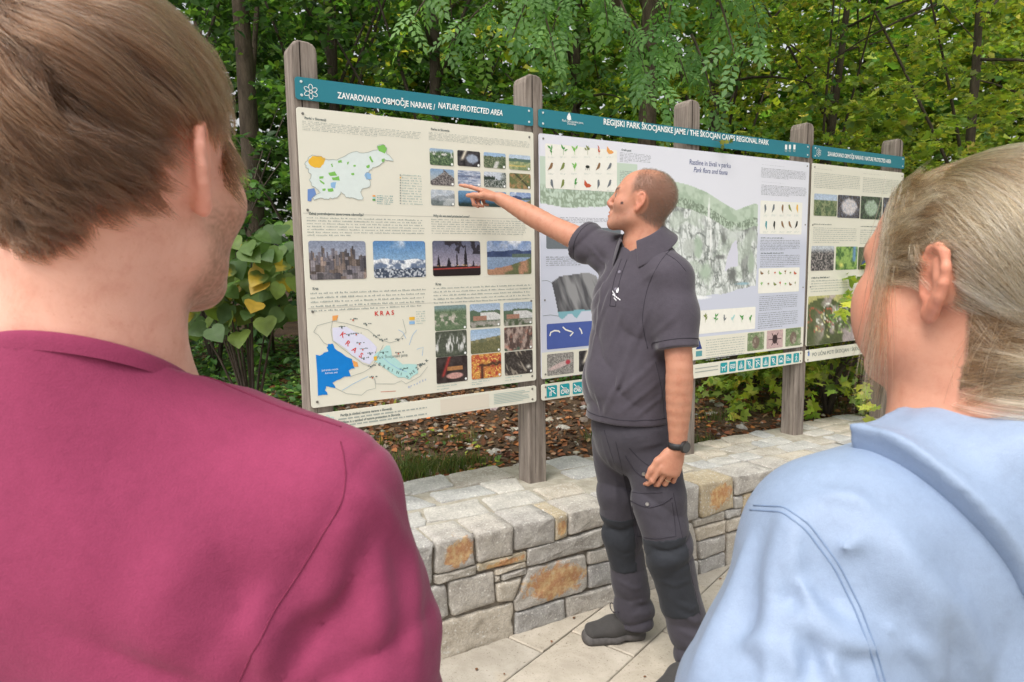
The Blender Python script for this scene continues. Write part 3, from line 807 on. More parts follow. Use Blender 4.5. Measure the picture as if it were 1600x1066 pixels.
        for k in range(5):
            cx = .5+.3*np.sin(k*2.1); pa = np.abs(np.hypot((x-cx)/.9, (y-.4-.06*k)/.7)-.28-.1*np.sin(6*np.arctan2(y-.4, x-cx)+k)); im = mixc(im, S(*((226, 222, 150), (150, 196, 90), (200, 92, 70), (230, 230, 222), (90, 150, 70))[k]), st(.022, .01, pa))
    elif style == 'shells':
        im = np.ones((h, w, 3))*S(74, 66, 66)+.25*(n1[..., None]-.5); im = mixc(im, S(214, 206, 206), st(1, .75, np.hypot((x-.52)/.4, (y-.5)/.42)+.35*(n1-.5))); im = mixc(im, S(120, 140, 176), st(.58, .66, n2)*.6)
    elif style == 'moss':
        im = np.ones((h, w, 3))*S(52, 58, 50)+.25*(n1[..., None]-.5); im = mixc(im, S(176, 196, 176), st(1, .75, np.hypot((x-.5)/.36, (y-.5)/.4)+.4*(n1-.5))); im = mixc(im, S(110, 150, 96), st(.5, .62, n2)*.6)
    elif style == 'fish':
        im = mixc(np.ones((h, w, 3))*S(110, 106, 102), S(176, 170, 162), st(.4, .62, fbm2(X*40, y*40, seed, 2))); im = mixc(im, S(206, 176, 172), st(1, .7, np.hypot((x-.5-.4*(y-.45))/.45, (y-.45-.35*(x-.5))/.14))); im = mixc(im, S(206, 44, 62), st(1, .6, np.hypot((x-.78)/.11, (y-.55)/.13)))
    elif style == 'beetle':
        im = mixc(np.ones((h, w, 3))*S(190, 150, 150), S(214, 180, 176), n1); im = mixc(im, S(58, 36, 40), st(1, .8, np.hypot((x-.5)/.17, (y-.5)/.28))); 
        for k in range(6):
            a = R(-60+60*(k % 3)); sx = 1 if k > 2 else -1; q = np.abs((y-.5)*math.cos(a)-(x-.5)*sx*math.sin(a)); al = (x-.5)*sx*math.cos(a)+(y-.5)*math.sin(a); im = mixc(im, S(58, 36, 40), ((q < .022) & (al > 0) & (al < .4)).astype(float))
    elif style == 'owl':
        im = mixc(np.ones((h, w, 3))*S(86, 116, 66), S(150, 170, 116), n2); im = mixc(im, S(120, 100, 84), st(1, .8, np.hypot((x-.5)/.24, (y-.45)/.4)+.3*(n2-.5))); im = mixc(im, S(206, 196, 176), st(.56, .66, n1)*.5)
    elif style == 'meadow2':
        im = sky((206, 216, 226), (170, 192, 220)); im = np.where((y < .72+.06*(n3-.5))[..., None], mixc(np.ones((h, w, 3))*S(92, 118, 74), S(146, 156, 104), st(.4, .6, n1)), im); im = mixc(im, S(50, 72, 46), st(.58, .66, n2)*st(.75, .5, y))
    gl = im.mean(-1, keepdims=True); im = gl+(im-gl)*.78
    fine = fbm2(X*46, y*46, seed+77, 3)
    im = im*(.80+.42*fine[..., None])*(.92+.16*n2[..., None])
    return np.clip(im*.93+.035, 0, 1)
def print_mesh(name, x0, x1, z0, z1, im, y, parent, r=0.0, mask=None, mat=None):
    h, w = im.shape[:2]
    gxx = np.linspace(x0, x1, w); gzz = np.linspace(z1, z0, h)
    A, Bz = np.meshgrid(gxx, gzz)
    if r > 0:                                    # rounded corners: pull the corner points onto the arc
        cx = np.clip(A, x0+r, x1-r); cz = np.clip(Bz, z0+r, z1-r); dx, dz = A-cx, Bz-cz
        cheb = np.maximum(np.abs(dx), np.abs(dz)); le = np.hypot(dx, dz); s = np.where(le > 1e-9, cheb/np.maximum(le, 1e-9), 1)
        A, Bz = cx+dx*s, cz+dz*s
    V = np.stack([A-BO[0], np.full_like(A, y), Bz-BO[2]], -1).reshape(-1, 3)
    idx = np.arange(h*w).reshape(h, w)
    F = np.stack([idx[:-1, :-1], idx[1:, :-1], idx[1:, 1:], idx[:-1, 1:]], -1).reshape(-1, 4)
    if mask is not None:
        keep = mask.reshape(-1)[F].all(1); F = F[keep]
        used = np.unique(F); rem = np.full(len(V), -1); rem[used] = np.arange(len(used)); V = V[used]; F = rem[F]
        cols = srgb(im.reshape(-1, 3))[used]
    else: cols = srgb(im.reshape(-1, 3))
    return obj(name, np_mesh(name, V, F, mat or M_PRINT, colors=cols, smooth=False), parent)
pseed = [11]
def photo(tl, br, style, parent, res=40, r=0.007, y=-0.0012):
    (x0, z1), (x1, z0) = B(*tl), B(*br)
    res = int(res*1.15); w = res; h = max(10, int(res*(z1-z0)/(x1-x0)))
    pseed[0] += 13
    return print_mesh('photograph', x0, x1, z0, z1, paint(style, w, h, pseed[0]), y, parent, r)

# ---------------------------------------------------------------- sheets
HT, HB_, PT, PB, ST, SB = 2.2200, 2.1405, 2.1132, 0.9927, 0.9677, 0.8913
spans = [(-0.0515, 0.9846), (1.0154, 2.9846), (3.0154, 4.0372)]
Y0 = 0.0
heads, panels, feet_ = [], [], []
for i, (a, b) in enumerate(spans):
    heads.append(plate('header_board', a, b, HB_, HT, Y0, 0.006, M_TEAL, board, 0.010))
    panels.append(plate('printed_panel', a, b, PB, PT, Y0, 0.006, M_LILAC if i == 1 else M_CREAM, board, 0.010))
    feet_.append(plate('footer_board', a, b, SB, ST, Y0, 0.006, M_CREAM, board, 0.010))
    for x in (a+0.022, b-0.022):
        screws([(x, HT-0.016), (x, HB_+0.016)], heads[i], flat_mat('screw_pale', (0.6, 0.66, 0.66), 0.4, 0.5), 0.0055)
        screws([(x, PT-0.022), (x, PB+0.022), (x, (PT+PB)/2+0.19), (x, (PT+PB)/2-0.19)], panels[i], None, 0.0055)
        screws([(x, ST-0.014), (x, SB+0.014)], feet_[i], None, 0.0055)
heads[0]['label'] = 'teal header reading ZAVAROVANO OBMOČJE NARAVE / NATURE PROTECTED AREA'
def flower(cx, cz, s, parent, mat, w=0.0022):
    pls = []
    for k in range(6):
        a = R(60*k+90); px_, pz_ = cx+s*.62*math.cos(a), cz+s*.62*math.sin(a)
        q = np.linspace(0, 2*math.pi, 13)
        rx, rz = s*.40*np.cos(q), s*.27*np.sin(q)
        pls.append(np.stack([px_+rx*math.cos(a)-rz*math.sin(a), pz_+rx*math.sin(a)+rz*math.cos(a)], 1))
    q = np.linspace(0, 2*math.pi, 11); pls.append(np.stack([cx+s*.2*np.cos(q), cz+s*.2*np.sin(q)], 1))
    return lines_flat('flower_emblem', pls, -0.0012, mat, parent, w)
def line_text(s, tl, tr, cap_px, mat, parent, name='lettering', **kw):
    """lettering between two pixels on its base line; cap_px: height of capitals in pixels at its start"""
    (x0, z0), (x1, _) = B(*tl), B(*tr)
    zc = B(tl[0], tl[1]-cap_px)[1]
    cap = zc-z0
    return text(name, s, x0, z0, cap/0.70, mat, parent, width=x1-x0, **kw)
# headers
flower(*B(485.5, 143.5), 0.026, heads[0], INK['white'])
line_text('ZAVAROVANO OBMOČJE NARAVE /', (527.5, 153.5), (680, 168.5), 9.5, INK['white'], heads[0], bold=0.0012)
line_text('NATURE PROTECTED AREA', (684, 168.8), (785, 178.5), 9.0, INK['white'], heads[0], bold=0.0012, shear=0.22)
line_text('REGIJSKI PARK ŠKOCJANSKE JAME / THE ŠKOCJAN CAVES REGIONAL PARK', (942.5, 194.5), (1201, 231), 9.3, INK['white'], heads[1], bold=0.0014)
mb = MB()
ex, ez = B(889, 183.5)
flat('flame_emblem', [(ex, ez-0.014), (ex+0.012, ez-0.010), (ex+0.010, ez+0.004), (ex+0.001, ez+0.022), (ex-0.011, ez+0.004), (ex-0.013, ez-0.008)], -0.0012, INK['white'], heads[1])
line_text('Park Škocjanske jame,', (878, 190), (911.5, 193.5), 3.8, INK['white'], heads[1])
line_text('Slovenija', (886, 194.5), (900, 195.5), 3.4, INK['white'], heads[1])
for px in (1228, 1234, 1241):
    x_, z_ = B(px, 230); flat('agency_logo', rrect(x_-0.010, x_+0.010, z_-0.014, z_+0.014, 0.008 if px == 1234 else 0.002), -0.0012, INK['white'], heads[1])
    lines_flat('agency_logo', [[(x_-0.012, z_-0.02), (x_+0.012, z_-0.02)], [(x_-0.010, z_-0.026), (x_+0.010, z_-0.026)]], -0.0012, INK['pale'], heads[1], 0.003)
flower(*B(1279, 238.5), 0.024, heads[2], INK['white'])
line_text('ZAVAROVANO OBMOČJE NARAVE / NATURE PROTECTED AREA', (1293, 243.5), (1392, 256), 6.3, INK['white'], heads[2], bold=0.0012)

# ---- panel 1 : maps and photographs
P1 = panels[0]
z1 = lambda p: (440+p[0]/3.136, 40+p[1]/3.136)
z2 = lambda p: (440+p[0]/2.962, 340+p[1]/2.962)
def poly_px(name, pts, fn, mat, parent, y): return flat(name, [B(*fn(p)) for p in pts], y, mat, parent)
line_text('Parki v Sloveniji', z1((112, 458)), z1((218, 466)), 3.6, INK['dark'], P1, 'heading', bold=0.0012)
para(z1((100, 464)), z1((688, 566)), 6, P1)
line_text('Parks in Slovenia', z1((731, 512)), z1((822, 518)), 3.4, INK['dark'], P1, 'heading', bold=0.0012)
para(z1((720, 519)), z1((1218, 606)), 6, P1)
slo = [(112, 680), (130, 650), (150, 635), (190, 640), (215, 655), (270, 660), (310, 640), (350, 620), (400, 625), (440, 615), (470, 610), (468, 590), (495, 583), (515, 600), (512, 620), (530, 640), (548, 665), (500, 655), (490, 675), (470, 690), (440, 705), (415, 720), (415, 745), (435, 765), (430, 790), (395, 800), (385, 815), (400, 845), (395, 855), (365, 850), (330, 845), (310, 835), (290, 815), (275, 840), (250, 850), (220, 850), (190, 845), (160, 855), (150, 845), (165, 830), (190, 820), (170, 800), (145, 780), (135, 755), (145, 730), (130, 715), (130, 700)]
def jag(pts, amp, seed, sub=3):
    r = np.random.default_rng(seed); out = []
    for i in range(len(pts)):
        a, b = np.array(pts[i], float), np.array(pts[(i+1) % len(pts)], float)
        for k in range(sub): out.append(a+(b-a)*k/sub+(r.normal(0, amp, 2) if k else 0))
    return out
slo_j = jag(slo, 2.2, 4)
poly_px('map_country', slo_j, z1, INK['mapblue'], P1, -0.0010)
lines_flat('map_outline', [[B(*z1(p)) for p in slo_j+[slo_j[0]]]], -0.0016, INK['line'], P1, 0.0014)
poly_px('map_sea', [(127, 803), (160, 797), (170, 830), (148, 845), (145, 862), (127, 860)], z1, INK['seadark'], P1, -0.0012)
poly_px('map_park', jag([(130, 665), (150, 640), (195, 640), (215, 655), (205, 680), (190, 697), (165, 697), (140, 685)], 2, 5), z1, INK['yellow'], P1, -0.0013)
for q in ([(468, 592), (500, 583), (517, 605), (505, 628), (475, 615)], [(228, 722), (260, 715), (272, 735), (240, 738)], [(245, 745), (280, 738), (285, 760), (250, 758)], [(185, 740), (205, 738), (203, 750), (185, 752)], [(185, 755), (210, 772), (207, 780), (190, 768)], [(225, 800), (250, 797), (255, 812), (228, 814)], [(275, 664), (295, 660), (297, 672), (278, 674)], [(240, 680), (248, 676), (252, 690), (245, 694)], [(428, 645), (436, 640), (450, 668), (442, 672)], [(490, 655), (505, 652), (503, 668), (490, 668)], [(415, 688), (430, 682), (430, 696), (418, 699)], [(350, 685), (362, 683), (362, 692), (352, 693)], [(340, 725), (355, 722), (356, 732), (343, 733)], [(320, 668), (330, 666), (326, 680), (320, 678)], [(200, 800), (214, 798), (212, 810), (201, 811)]):
    poly_px('map_park', jag(q, 1.2, len(q)+q[0][0], 2), z1, INK['green'], P1, -0.0013)
for q in ([(405, 735), (420, 718), (438, 728), (440, 752), (415, 755)], [(240, 772), (268, 768), (262, 798), (243, 793)]): poly_px('map_park', jag(q, 1.5, 8, 2), z1, INK['skyblue'], P1, -0.0013)
para(z1((588, 725)), z1((692, 882)), 12, P1, INK['pale'], last=1.0)
for k in range(12): 
    x_, z_ = B(*z1((582, 733+k*12.6))); lines_flat('map_key', [[(x_-.003, z_), (x_+.003, z_)]], -0.0012, INK['yellow'] if k == 1 else INK['line'], P1, 0.005)
para(z1((466, 828)), z1((550, 880)), 5, P1, INK['teal'], last=0.8)
for k, m_ in enumerate(('orange', 'aqua', 'green2')):
    x_, z_ = B(*z1((452, 835+k*10))); lines_flat('map_key', [[(x_-.006, z_), (x_+.006, z_)]], -0.0012, INK[m_], P1, 0.006)
grid1 = [[((724, 600), (843, 690)), ((860, 610), (973, 695)), ((989, 620), (1098, 703)), ((1113, 631), (1219, 712))],
         [((727, 700), (846, 787)), ((862, 708), (975, 790)), ((990, 715), (1100, 797)), ((1115, 722), (1220, 803))],
         [((730, 803), (848, 885)), ((864, 808), (977, 889)), ((992, 812), (1101, 891)), ((1117, 816), (1221, 893))]]
sty1 = [['forest', 'cave', 'road', 'meadow'], ['rock', 'water', 'river', 'field'], ['mist', 'deep', 'deep', 'lake']]
def badge(br, fn, parent):
    x_, z_ = B(*fn((br[0]-9, br[1]-9))); q = np.arange(8)*math.pi/4
    flat('number_dot', [(x_+.0055*math.cos(a), z_+.0055*math.sin(a)) for a in q], -0.0020, INK['white'], parent)
for r_ in range(3):
    for c_ in range(4):
        photo(z1(grid1[r_][c_][0]), z1(grid1[r_][c_][1]), sty1[r_][c_], P1, 40); badge(grid1[r_][c_][1], z1, P1)
line_text('Zakaj potrebujemo zavarovana območja?', z1((133, 926)), z1((402, 933)), 3.8, INK['dark'], P1, 'heading', bold=0.0012)
para(z1((122, 933)), z1((703, 1038)), 7, P1, last=.35)
line_text('Why do we need protected areas?', z1((742, 937)), z1((920, 941)), 3.6, INK['dark'], P1, 'heading', bold=0.0012, shear=.15)
para(z1((733, 943)), z1((1205, 1028)), 7, P1, last=.95)
for (a, b), s_ in zip((((122, 108), (394, 283)), ((421, 108), (668, 275)), ((696, 108), (921, 267)), ((949, 108), (1156, 261))), ('city', 'snow', 'dusk', 'lake')):
    photo(z2(a), z2(b), s_, P1, 90, 0.010)
# hairline joints between the three printed sheets
for zj in ((PT+PB)/2+0.19-0.012, (PT+PB)/2-0.19+0.012):
    lines_flat('sheet_joint', [[(spans[0][0]+.004, zj), (spans[0][1]-.004, zj)]], -0.0008, flat_mat('joint_shadow', (0.42, 0.41, 0.38), 0.7), P1, 0.0012)
line_text('Kras', z2((143, 335)), z2((170, 336)), 4.2, INK['dark'], P1, 'heading', bold=0.001)
para(z2((132, 340)), z2((672, 414)), 5, P1, last=.95)
line_text('Kras', z2((712, 314)), z2((738, 313)), 4.0, INK['dark'], P1, 'heading', bold=0.001)
para(z2((702, 318)), z2((1158, 396)), 6, P1, last=.12)
poly_px('map_sea', jag([(158, 635), (190, 632), (215, 620), (208, 600), (215, 585), (235, 583), (245, 605), (275, 625), (325, 655), (330, 680), (340, 697), (310, 708), (320, 735), (270, 748), (235, 765), (250, 790), (205, 780), (200, 800), (213, 820), (168, 825)], 3, 6, 2), z2, INK['sea'], P1, -0.0012)
poly_px('map_town', [(235, 455), (262, 452), (255, 475), (235, 478)], z2, INK['orange'], P1, -0.0013)
poly_px('map_town', [(325, 660), (350, 670), (355, 690), (335, 690)], z2, INK['orange'], P1, -0.0014)
poly_px('map_region', jag([(235, 510), (300, 505), (380, 545), (440, 600), (425, 660), (410, 680), (350, 650), (300, 610), (240, 570)], 3, 9, 2), z2, INK['lilac'], P1, -0.0010)
poly_px('map_region', jag([(425, 640), (470, 610), (485, 592), (500, 592), (510, 640), (560, 680), (625, 680), (632, 720), (590, 750), (540, 740), (480, 700), (430, 665)], 3, 10, 2), z2, INK['aqua'], P1, -0.0011)
poly_px('map_region', [(425, 645), (440, 640), (442, 662), (428, 662)], z2, INK['yellow'], P1, -0.0013)
ml = [[(148, 530), (165, 500), (240, 480), (300, 490), (400, 520), (450, 560), (500, 580), (540, 570), (575, 530), (560, 470)], [(430, 745), (435, 770), (520, 770), (555, 755), (575, 770), (640, 735), (675, 690)], [(250, 790), (300, 815), (370, 822), (395, 800), (435, 790), (430, 745)], [(235, 478), (228, 520), (235, 570), (300, 620), (380, 680), (420, 690), (445, 640), (470, 590)], [(148, 530), (170, 545), (195, 580), (215, 590)], [(320, 735), (380, 715), (420, 690), (440, 672)]]
lines_flat('map_border', [[B(*z2(p)) for p in q] for q in ml], -0.0015, INK['line'], P1, 0.0016)
lines_flat('map_river', [[B(*z2(p)) for p in q] for q in ([(470, 650), (500, 675), (540, 700), (580, 715)], [(540, 520), (560, 530), (575, 560)], [(590, 590), (605, 545), (625, 520)], [(625, 610), (655, 600), (650, 640)], [(280, 800), (330, 770), (400, 735)])], -0.0015, INK['skyblue'], P1, 0.0018)
for s_, p in (('K', (430, 455)), ('R', (455, 453)), ('A', (482, 452)), ('S', (508, 450))): x_, z_ = B(*z2(p)); text('map_lettering', s_, x_, z_, 0.025, INK['red'], P1, bold=0.0012)
for s_, p in (('K', (268, 545)), ('R', (292, 585)), ('A', (322, 615)), ('S', (355, 642))): x_, z_ = B(*z2(p)); text('map_lettering', s_, x_, z_, 0.028, INK['red'], P1, bold=0.0014, rot=R(-40))
for k, s_ in enumerate('BRKINI'): x_, z_ = B(*z2((445+21*k, 682+11*k-(0.5*k)**2))); text('map_lettering', s_, x_, z_, 0.017, INK['dark'], P1, rot=R(-35+5*k), bold=.0005)
for k, s_ in enumerate('SNEŽNIK'): x_, z_ = B(*z2((582+15*k, 745-12.5*k))); text('map_lettering', s_, x_, z_, 0.017, INK['dark'], P1, rot=R(32+3*k), bold=.0005)
for k, s_ in enumerate('Hrvaška'): x_, z_ = B(*z2((584+13*k, 790-6*k))); text('map_lettering', s_, x_, z_, 0.014, INK['seadark'], P1, shear=.2)
line_text('Park Škocjanske jame', z2((442, 655)), z2((582, 641)), 5.0, INK['dark'], P1, 'map_lettering')
line_text('Jadransko morje', z2((185, 712)), z2((262, 706)), 3.0, INK['white'], P1, 'map_lettering', y=-0.002)
line_text('Adriatic sea', z2((200, 725)), z2((258, 720)), 3.0, INK['white'], P1, 'map_lettering', y=-0.002)
for q in ((278, 510), (330, 475), (310, 545), (345, 542), (360, 585), (375, 612), (410, 632), (380, 655), (437, 552), (466, 570), (538, 568), (540, 630), (470, 628), (640, 685), (420, 742), (412, 690), (392, 497), (560, 705)):
    x_, z_ = B(*z2(q)); flat('map_place', [(x_-.003, z_-.003), (x_+.003, z_-.003), (x_+.003, z_+.003), (x_-.003, z_+.003)], -0.0017, INK['dark'] if q[0] % 3 else INK['rust'], P1)
    para(z2((q[0]-14, q[1]-12)), z2((q[0]+26, q[1]-3)), 1, P1, INK['dark'], last=1.0, fill=.6)
para(z2((622, 430)), z2((668, 492)), 6, P1, INK['pale'], last=.8)
for k, m_ in enumerate(('yellow', 'skyblue')): x_, z_ = B(*z2((603, 467+20*k))); lines_flat('map_key', [[(x_-.012, z_), (x_+.012, z_)]], -0.0012, INK[m_], P1, 0.012)
lines_flat('map_scale', [[B(*z2((458, 807))), B(*z2((528, 803)))]], -0.0014, INK['rust'], P1, 0.002)
grid2 = [[((706, 410), (856, 516)), ((870, 402), (1012, 502)), ((1026, 395), (1160, 493))], [((710, 530), (858, 635)), ((873, 521), (1013, 620)), ((1029, 510), (1161, 607))], [((714, 650), (861, 754)), ((877, 637), (1017, 735)), ((1031, 624), (1162, 718))]]
sty2 = [['scree', 'house', 'house'], ['horses', 'hill', 'bats'], ['food', 'autumn', 'barrels']]
for r_ in range(3):
    for c_ in range(3): photo(z2(grid2[r_][c_][0]), z2(grid2[r_][c_][1]), sty2[r_][c_], P1, 48); badge(grid2[r_][c_][1], z2, P1)
for q in (((718, 762), (815, 790)), ((880, 746), (965, 768)), ((1034, 722), (1115, 750))): para(z2(q[0]), z2(q[1]), 3, P1, INK['pale'], last=.6)
flower(*B(512, 659), 0.026, feet_[0], INK['aqua'], 0.0026)
line_text('Perilja je simbol varstva narave v Sloveniji.', z2((272, 921)), z2((512, 888)), 3.8, INK['dark'], feet_[0], bold=.0012)
para(z2((262, 925)), z2((640, 898)), 1, feet_[0], last=1.0, fill=.5) if False else None
line_text('Ribbon is a symbol of nature protection in Slovenia', z2((272, 954)), z2((548, 916)), 3.8, INK['dark'], feet_[0], bold=.0012)
(xa, za_), (xb, zb2) = B(*z2((262, 928))), B(*z2((672, 905)))
for zc in (0.9345, 0.9075):
    V = []; F = []; x = xa
    while x < xb:
        w_ = min(txt_rng.gamma(3, .005)+.004, xb-x); i = len(V); V += [(x-BO[0], -.0011, zc-.002-BO[2]), (x+w_-BO[0], -.0011, zc-.002-BO[2]), (x+w_-BO[0], -.0011, zc+.003-BO[2]), (x-BO[0], -.0011, zc+.003-BO[2])]; F.append((i, i+1, i+2, i+3)); x += w_+.005
    obj('text_block', np_mesh('text_block', V, F, INK['grey'], smooth=False), feet_[0])
(xa, _), (xb, _) = B(*z2((735, 870))), B(*z2((960, 850)))
flat('faded_patch', [(xa, SB+.008), (xb, SB+.008), (xb, ST-.008), (xa, ST-.008)], -0.0008, sign_mat('faded_cream', hexc('dfd6c6')), feet_[0])
(xa, _), (xb, _) = B(*z2((982, 850))), B(*z2((1155, 830)))
for k in range(7):
    zc = ST-.016-k*.0072; lines_flat('text_block', [[(xa, zc), (xa+(xb-xa)*txt_rng.uniform(.55, 1), zc)]], -.0011, INK['pale'], feet_[0], .0026)

# ---- panel 2 : the cave illustration
P2 = panels[1]
z3 = lambda p: (820+p[0]/3.478, 120+p[1]/3.478)
z4 = lambda p: (820+p[0]/3.478, 370+p[1]/3.478)
X0, X1 = spans[1]
# printed ground of the panel: lilac-white sky, grey-blue lower half, cream foot
def band(name, zlo, zhi, mat, y): return flat(name, [(X0+.0015, zlo), (X1-.0015, zlo), (X1-.0015, zhi), (X0+.0015, zhi)], y, mat, P2)
zmid = B(*z3((300, 700)))[1]; zcream = B(*z4((300, 610)))[1]
# the whole backdrop and illustration as one print
gw, gh = 480, 222
u_ = np.linspace(X0+.002, X1-.002, gw); v_ = np.linspace(PT-.003, zcream, gh)
UU, VV = np.meshgrid(u_, v_)
xx = (UU-X0)/(X1-X0); yy = (VV-zcream)/(PT-zcream)
im = np.ones((gh, gw, 3))*S(225, 226, 235)
im = mixc(im, S(203, 207, 222), np.clip((0.60-yy)/0.10, 0, 1))
nR1 = 1-np.abs(2*fbm2(UU*34+VV*6, VV*9, 36, 4)-1); nR2 = 1-np.abs(2*fbm2(UU*16+9, VV*14, 37, 5)-1); nR3 = 1-np.abs(2*fbm2(UU*70, VV*45, 38, 3)-1)
nA = fbm2(UU*8, VV*8, 31, 4); nB = fbm2(UU*30, VV*30, 32, 3); nC = fbm2(UU*14, VV*4, 33, 4); nV = fbm2(UU*60, VV*9, 34, 3)
# green meadow band on the left
topb = B(*z3((200, 560)))[1]; lowb = B(*z3((240, 715)))[1]
lo_edge = lowb+0.05*np.clip((UU-1.2)/0.3, -1, 1)**2+0.02*(nA-.5)
m = (VV < topb+.1) & (VV > lo_edge) & (UU < 1.60+.02*(nA-.5))
im = np.where(m[..., None], mixc(np.ones_like(im)*S(196, 212, 196), S(138, 154, 132), np.clip((nR3-.70)/.12, 0, 1)*np.clip((topb-.02-VV)/.03, 0, 1)*.8), im)
# hill and cliffs
hx = [B(*z3(p))[0] for p in ((560, 640), (820, 570), (900, 590), (1010, 640), (1100, 700), (1150, 725), (1250, 690), (1400, 730), (1530, 770))]
hz = [B(*z3(p))[1] for p in ((560, 640), (820, 570), (900, 590), (1010, 640), (1100, 700), (1150, 725), (1250, 690), (1400, 730), (1530, 770))]
top = np.interp(UU, hx, hz, left=0, right=hz[-1]-.3)+.006*(nB-.5)
xl, xr = B(*z3((770, 800)))[0], B(*z3((1265, 800)))[0]
zb_l = B(*z4((900, 345)))[1]; zb_r = B(*z4((1240, 265)))[1]
bot = zb_l+(zb_r-zb_l)*np.clip((UU-B(*z4((900, 345)))[0])/(xr-B(*z4((900, 345)))[0]), 0, 1)+.03*(nA-.5)
inside = (VV < top) & (VV > bot) & (UU > hx[0]) & (UU < xr+.01*(nB-.5))
rockc = mixc(np.ones_like(im)*S(226, 230, 228), S(150, 156, 152), np.clip((nR1-.80)/.18, 0, 1)*.8)
rockc = mixc(rockc, S(104, 110, 106), np.clip((nR2-.90)/.08, 0, 1)*.75)
rockc = mixc(rockc, S(140, 146, 142), np.clip((nR3-.86)/.1, 0, 1)*.45)
rockc = mixc(rockc, S(112, 116, 112), np.clip((nC-.62)/.08, 0, 1)*.6)
rockc = mixc(rockc, S(188, 200, 186), np.clip((nA-.62)/.06, 0, 1)*.6)
grass = mixc(np.ones_like(im)*S(190, 205, 187), S(168, 186, 165), np.clip((nB-.45)/.2, 0, 1))
trees = mixc(grass, S(128, 142, 124), np.clip((nR3-.72)/.12, 0, 1))
dep = top-VV
col = np.where((dep < .075)[..., None], grass, np.where((dep < .125)[..., None], trees, rockc))
im = np.where(inside[..., None], col, im)
def blob(px, rx, rz, colr, soft=.45):
    global im
    x_, z_ = B(*px); d = np.hypot((UU-x_)/rx, (VV-z_)/rz)+1.1*(nA-.5)+.5*(nR3-.7)
    im = mixc(im, colr, np.clip((1-d)/soft, 0, 1)*.85)
blob(z4((980, 195)), .075, .07, S(170, 188, 168))
blob(z3((1130, 860)), .09, .05, S(206, 212, 208)); blob(z4((1130, 205)), .055, .045, S(112, 114, 112)); blob(z3((1010, 880)), .012, .12, S(240, 242, 240)); blob(z3((1000, 740)), .014, .1, S(240, 242, 240))
blob(z4((1060, 110)), .06, .02, S(110, 112, 110)); blob(z3((940, 930)), .035, .08, S(168, 186, 166)); blob(z4((975, 330)), .09, .014, S(244, 246, 248)); blob(z4((1180, 255)), .08, .010, S(150, 186, 200)); blob(z4((1230, 130)), .035, .09, S(168, 184, 166)); blob(z3((1080, 880)), .03, .06, S(120, 124, 120)); blob(z4((890, 60)), .05, .05, S(190, 196, 190))
# the pale arch of the cave
ax = [B(*z4(p)) for p in ((1085, 190), (1100, 110), (1125, 40), (1150, 15), (1158, 90), (1158, 160), (1120, 165))]
def inpoly(pl):
    ins = np.zeros(UU.shape, bool)
    for i in range(len(pl)):
        (xa, ya), (xb, yb) = pl[i-1], pl[i]
        c_ = ((ya > VV) != (yb > VV)) & (UU < (xb-xa)*(VV-ya)/(yb-ya+1e-12)+xa); ins ^= c_
    return ins
im = np.where(inpoly(ax)[..., None], S(212, 212, 226), im)
# cave cross-section on the left: grey cliff with a blue foot
cl = [B(*z4(p)) for p in ((145, 250), (190, 215), (300, 200), (345, 195), (390, 215), (420, 300), (400, 420), (360, 400), (310, 405), (280, 445), (255, 420), (235, 420), (205, 450), (185, 440), (165, 330))]
mcl = inpoly(cl)
im = np.where(mcl[..., None], mixc(np.ones_like(im)*S(150, 150, 152), S(84, 84, 88), np.clip((fbm2(UU*26+VV*10, VV*5, 41, 4)-.42)/.2, 0, 1)), im)
im = np.where((mcl & (VV < B(*z4((200, 405)))[1]+.02*(nA-.5)))[..., None], S(128, 178, 190), im)
print_mesh('cave_illustration', X0+.002, X1-.002, zcream, PT-.003, im, -0.0008, P2)
band('cream_foot', PB+.002, zcream, M_CREAM, -0.0008)
def rect_px(name, tl, br, mat, y, r=.006, fn=None):
    (x0, z1_), (x1, z0_) = B(*fn(tl)), B(*fn(br)); return flat(name, rrect(x0, x1, z0_, z1_, r), y, mat, P2)
rect_px('species_card', (110, 362), (500, 628), INK['card'], -0.0014, fn=z3)
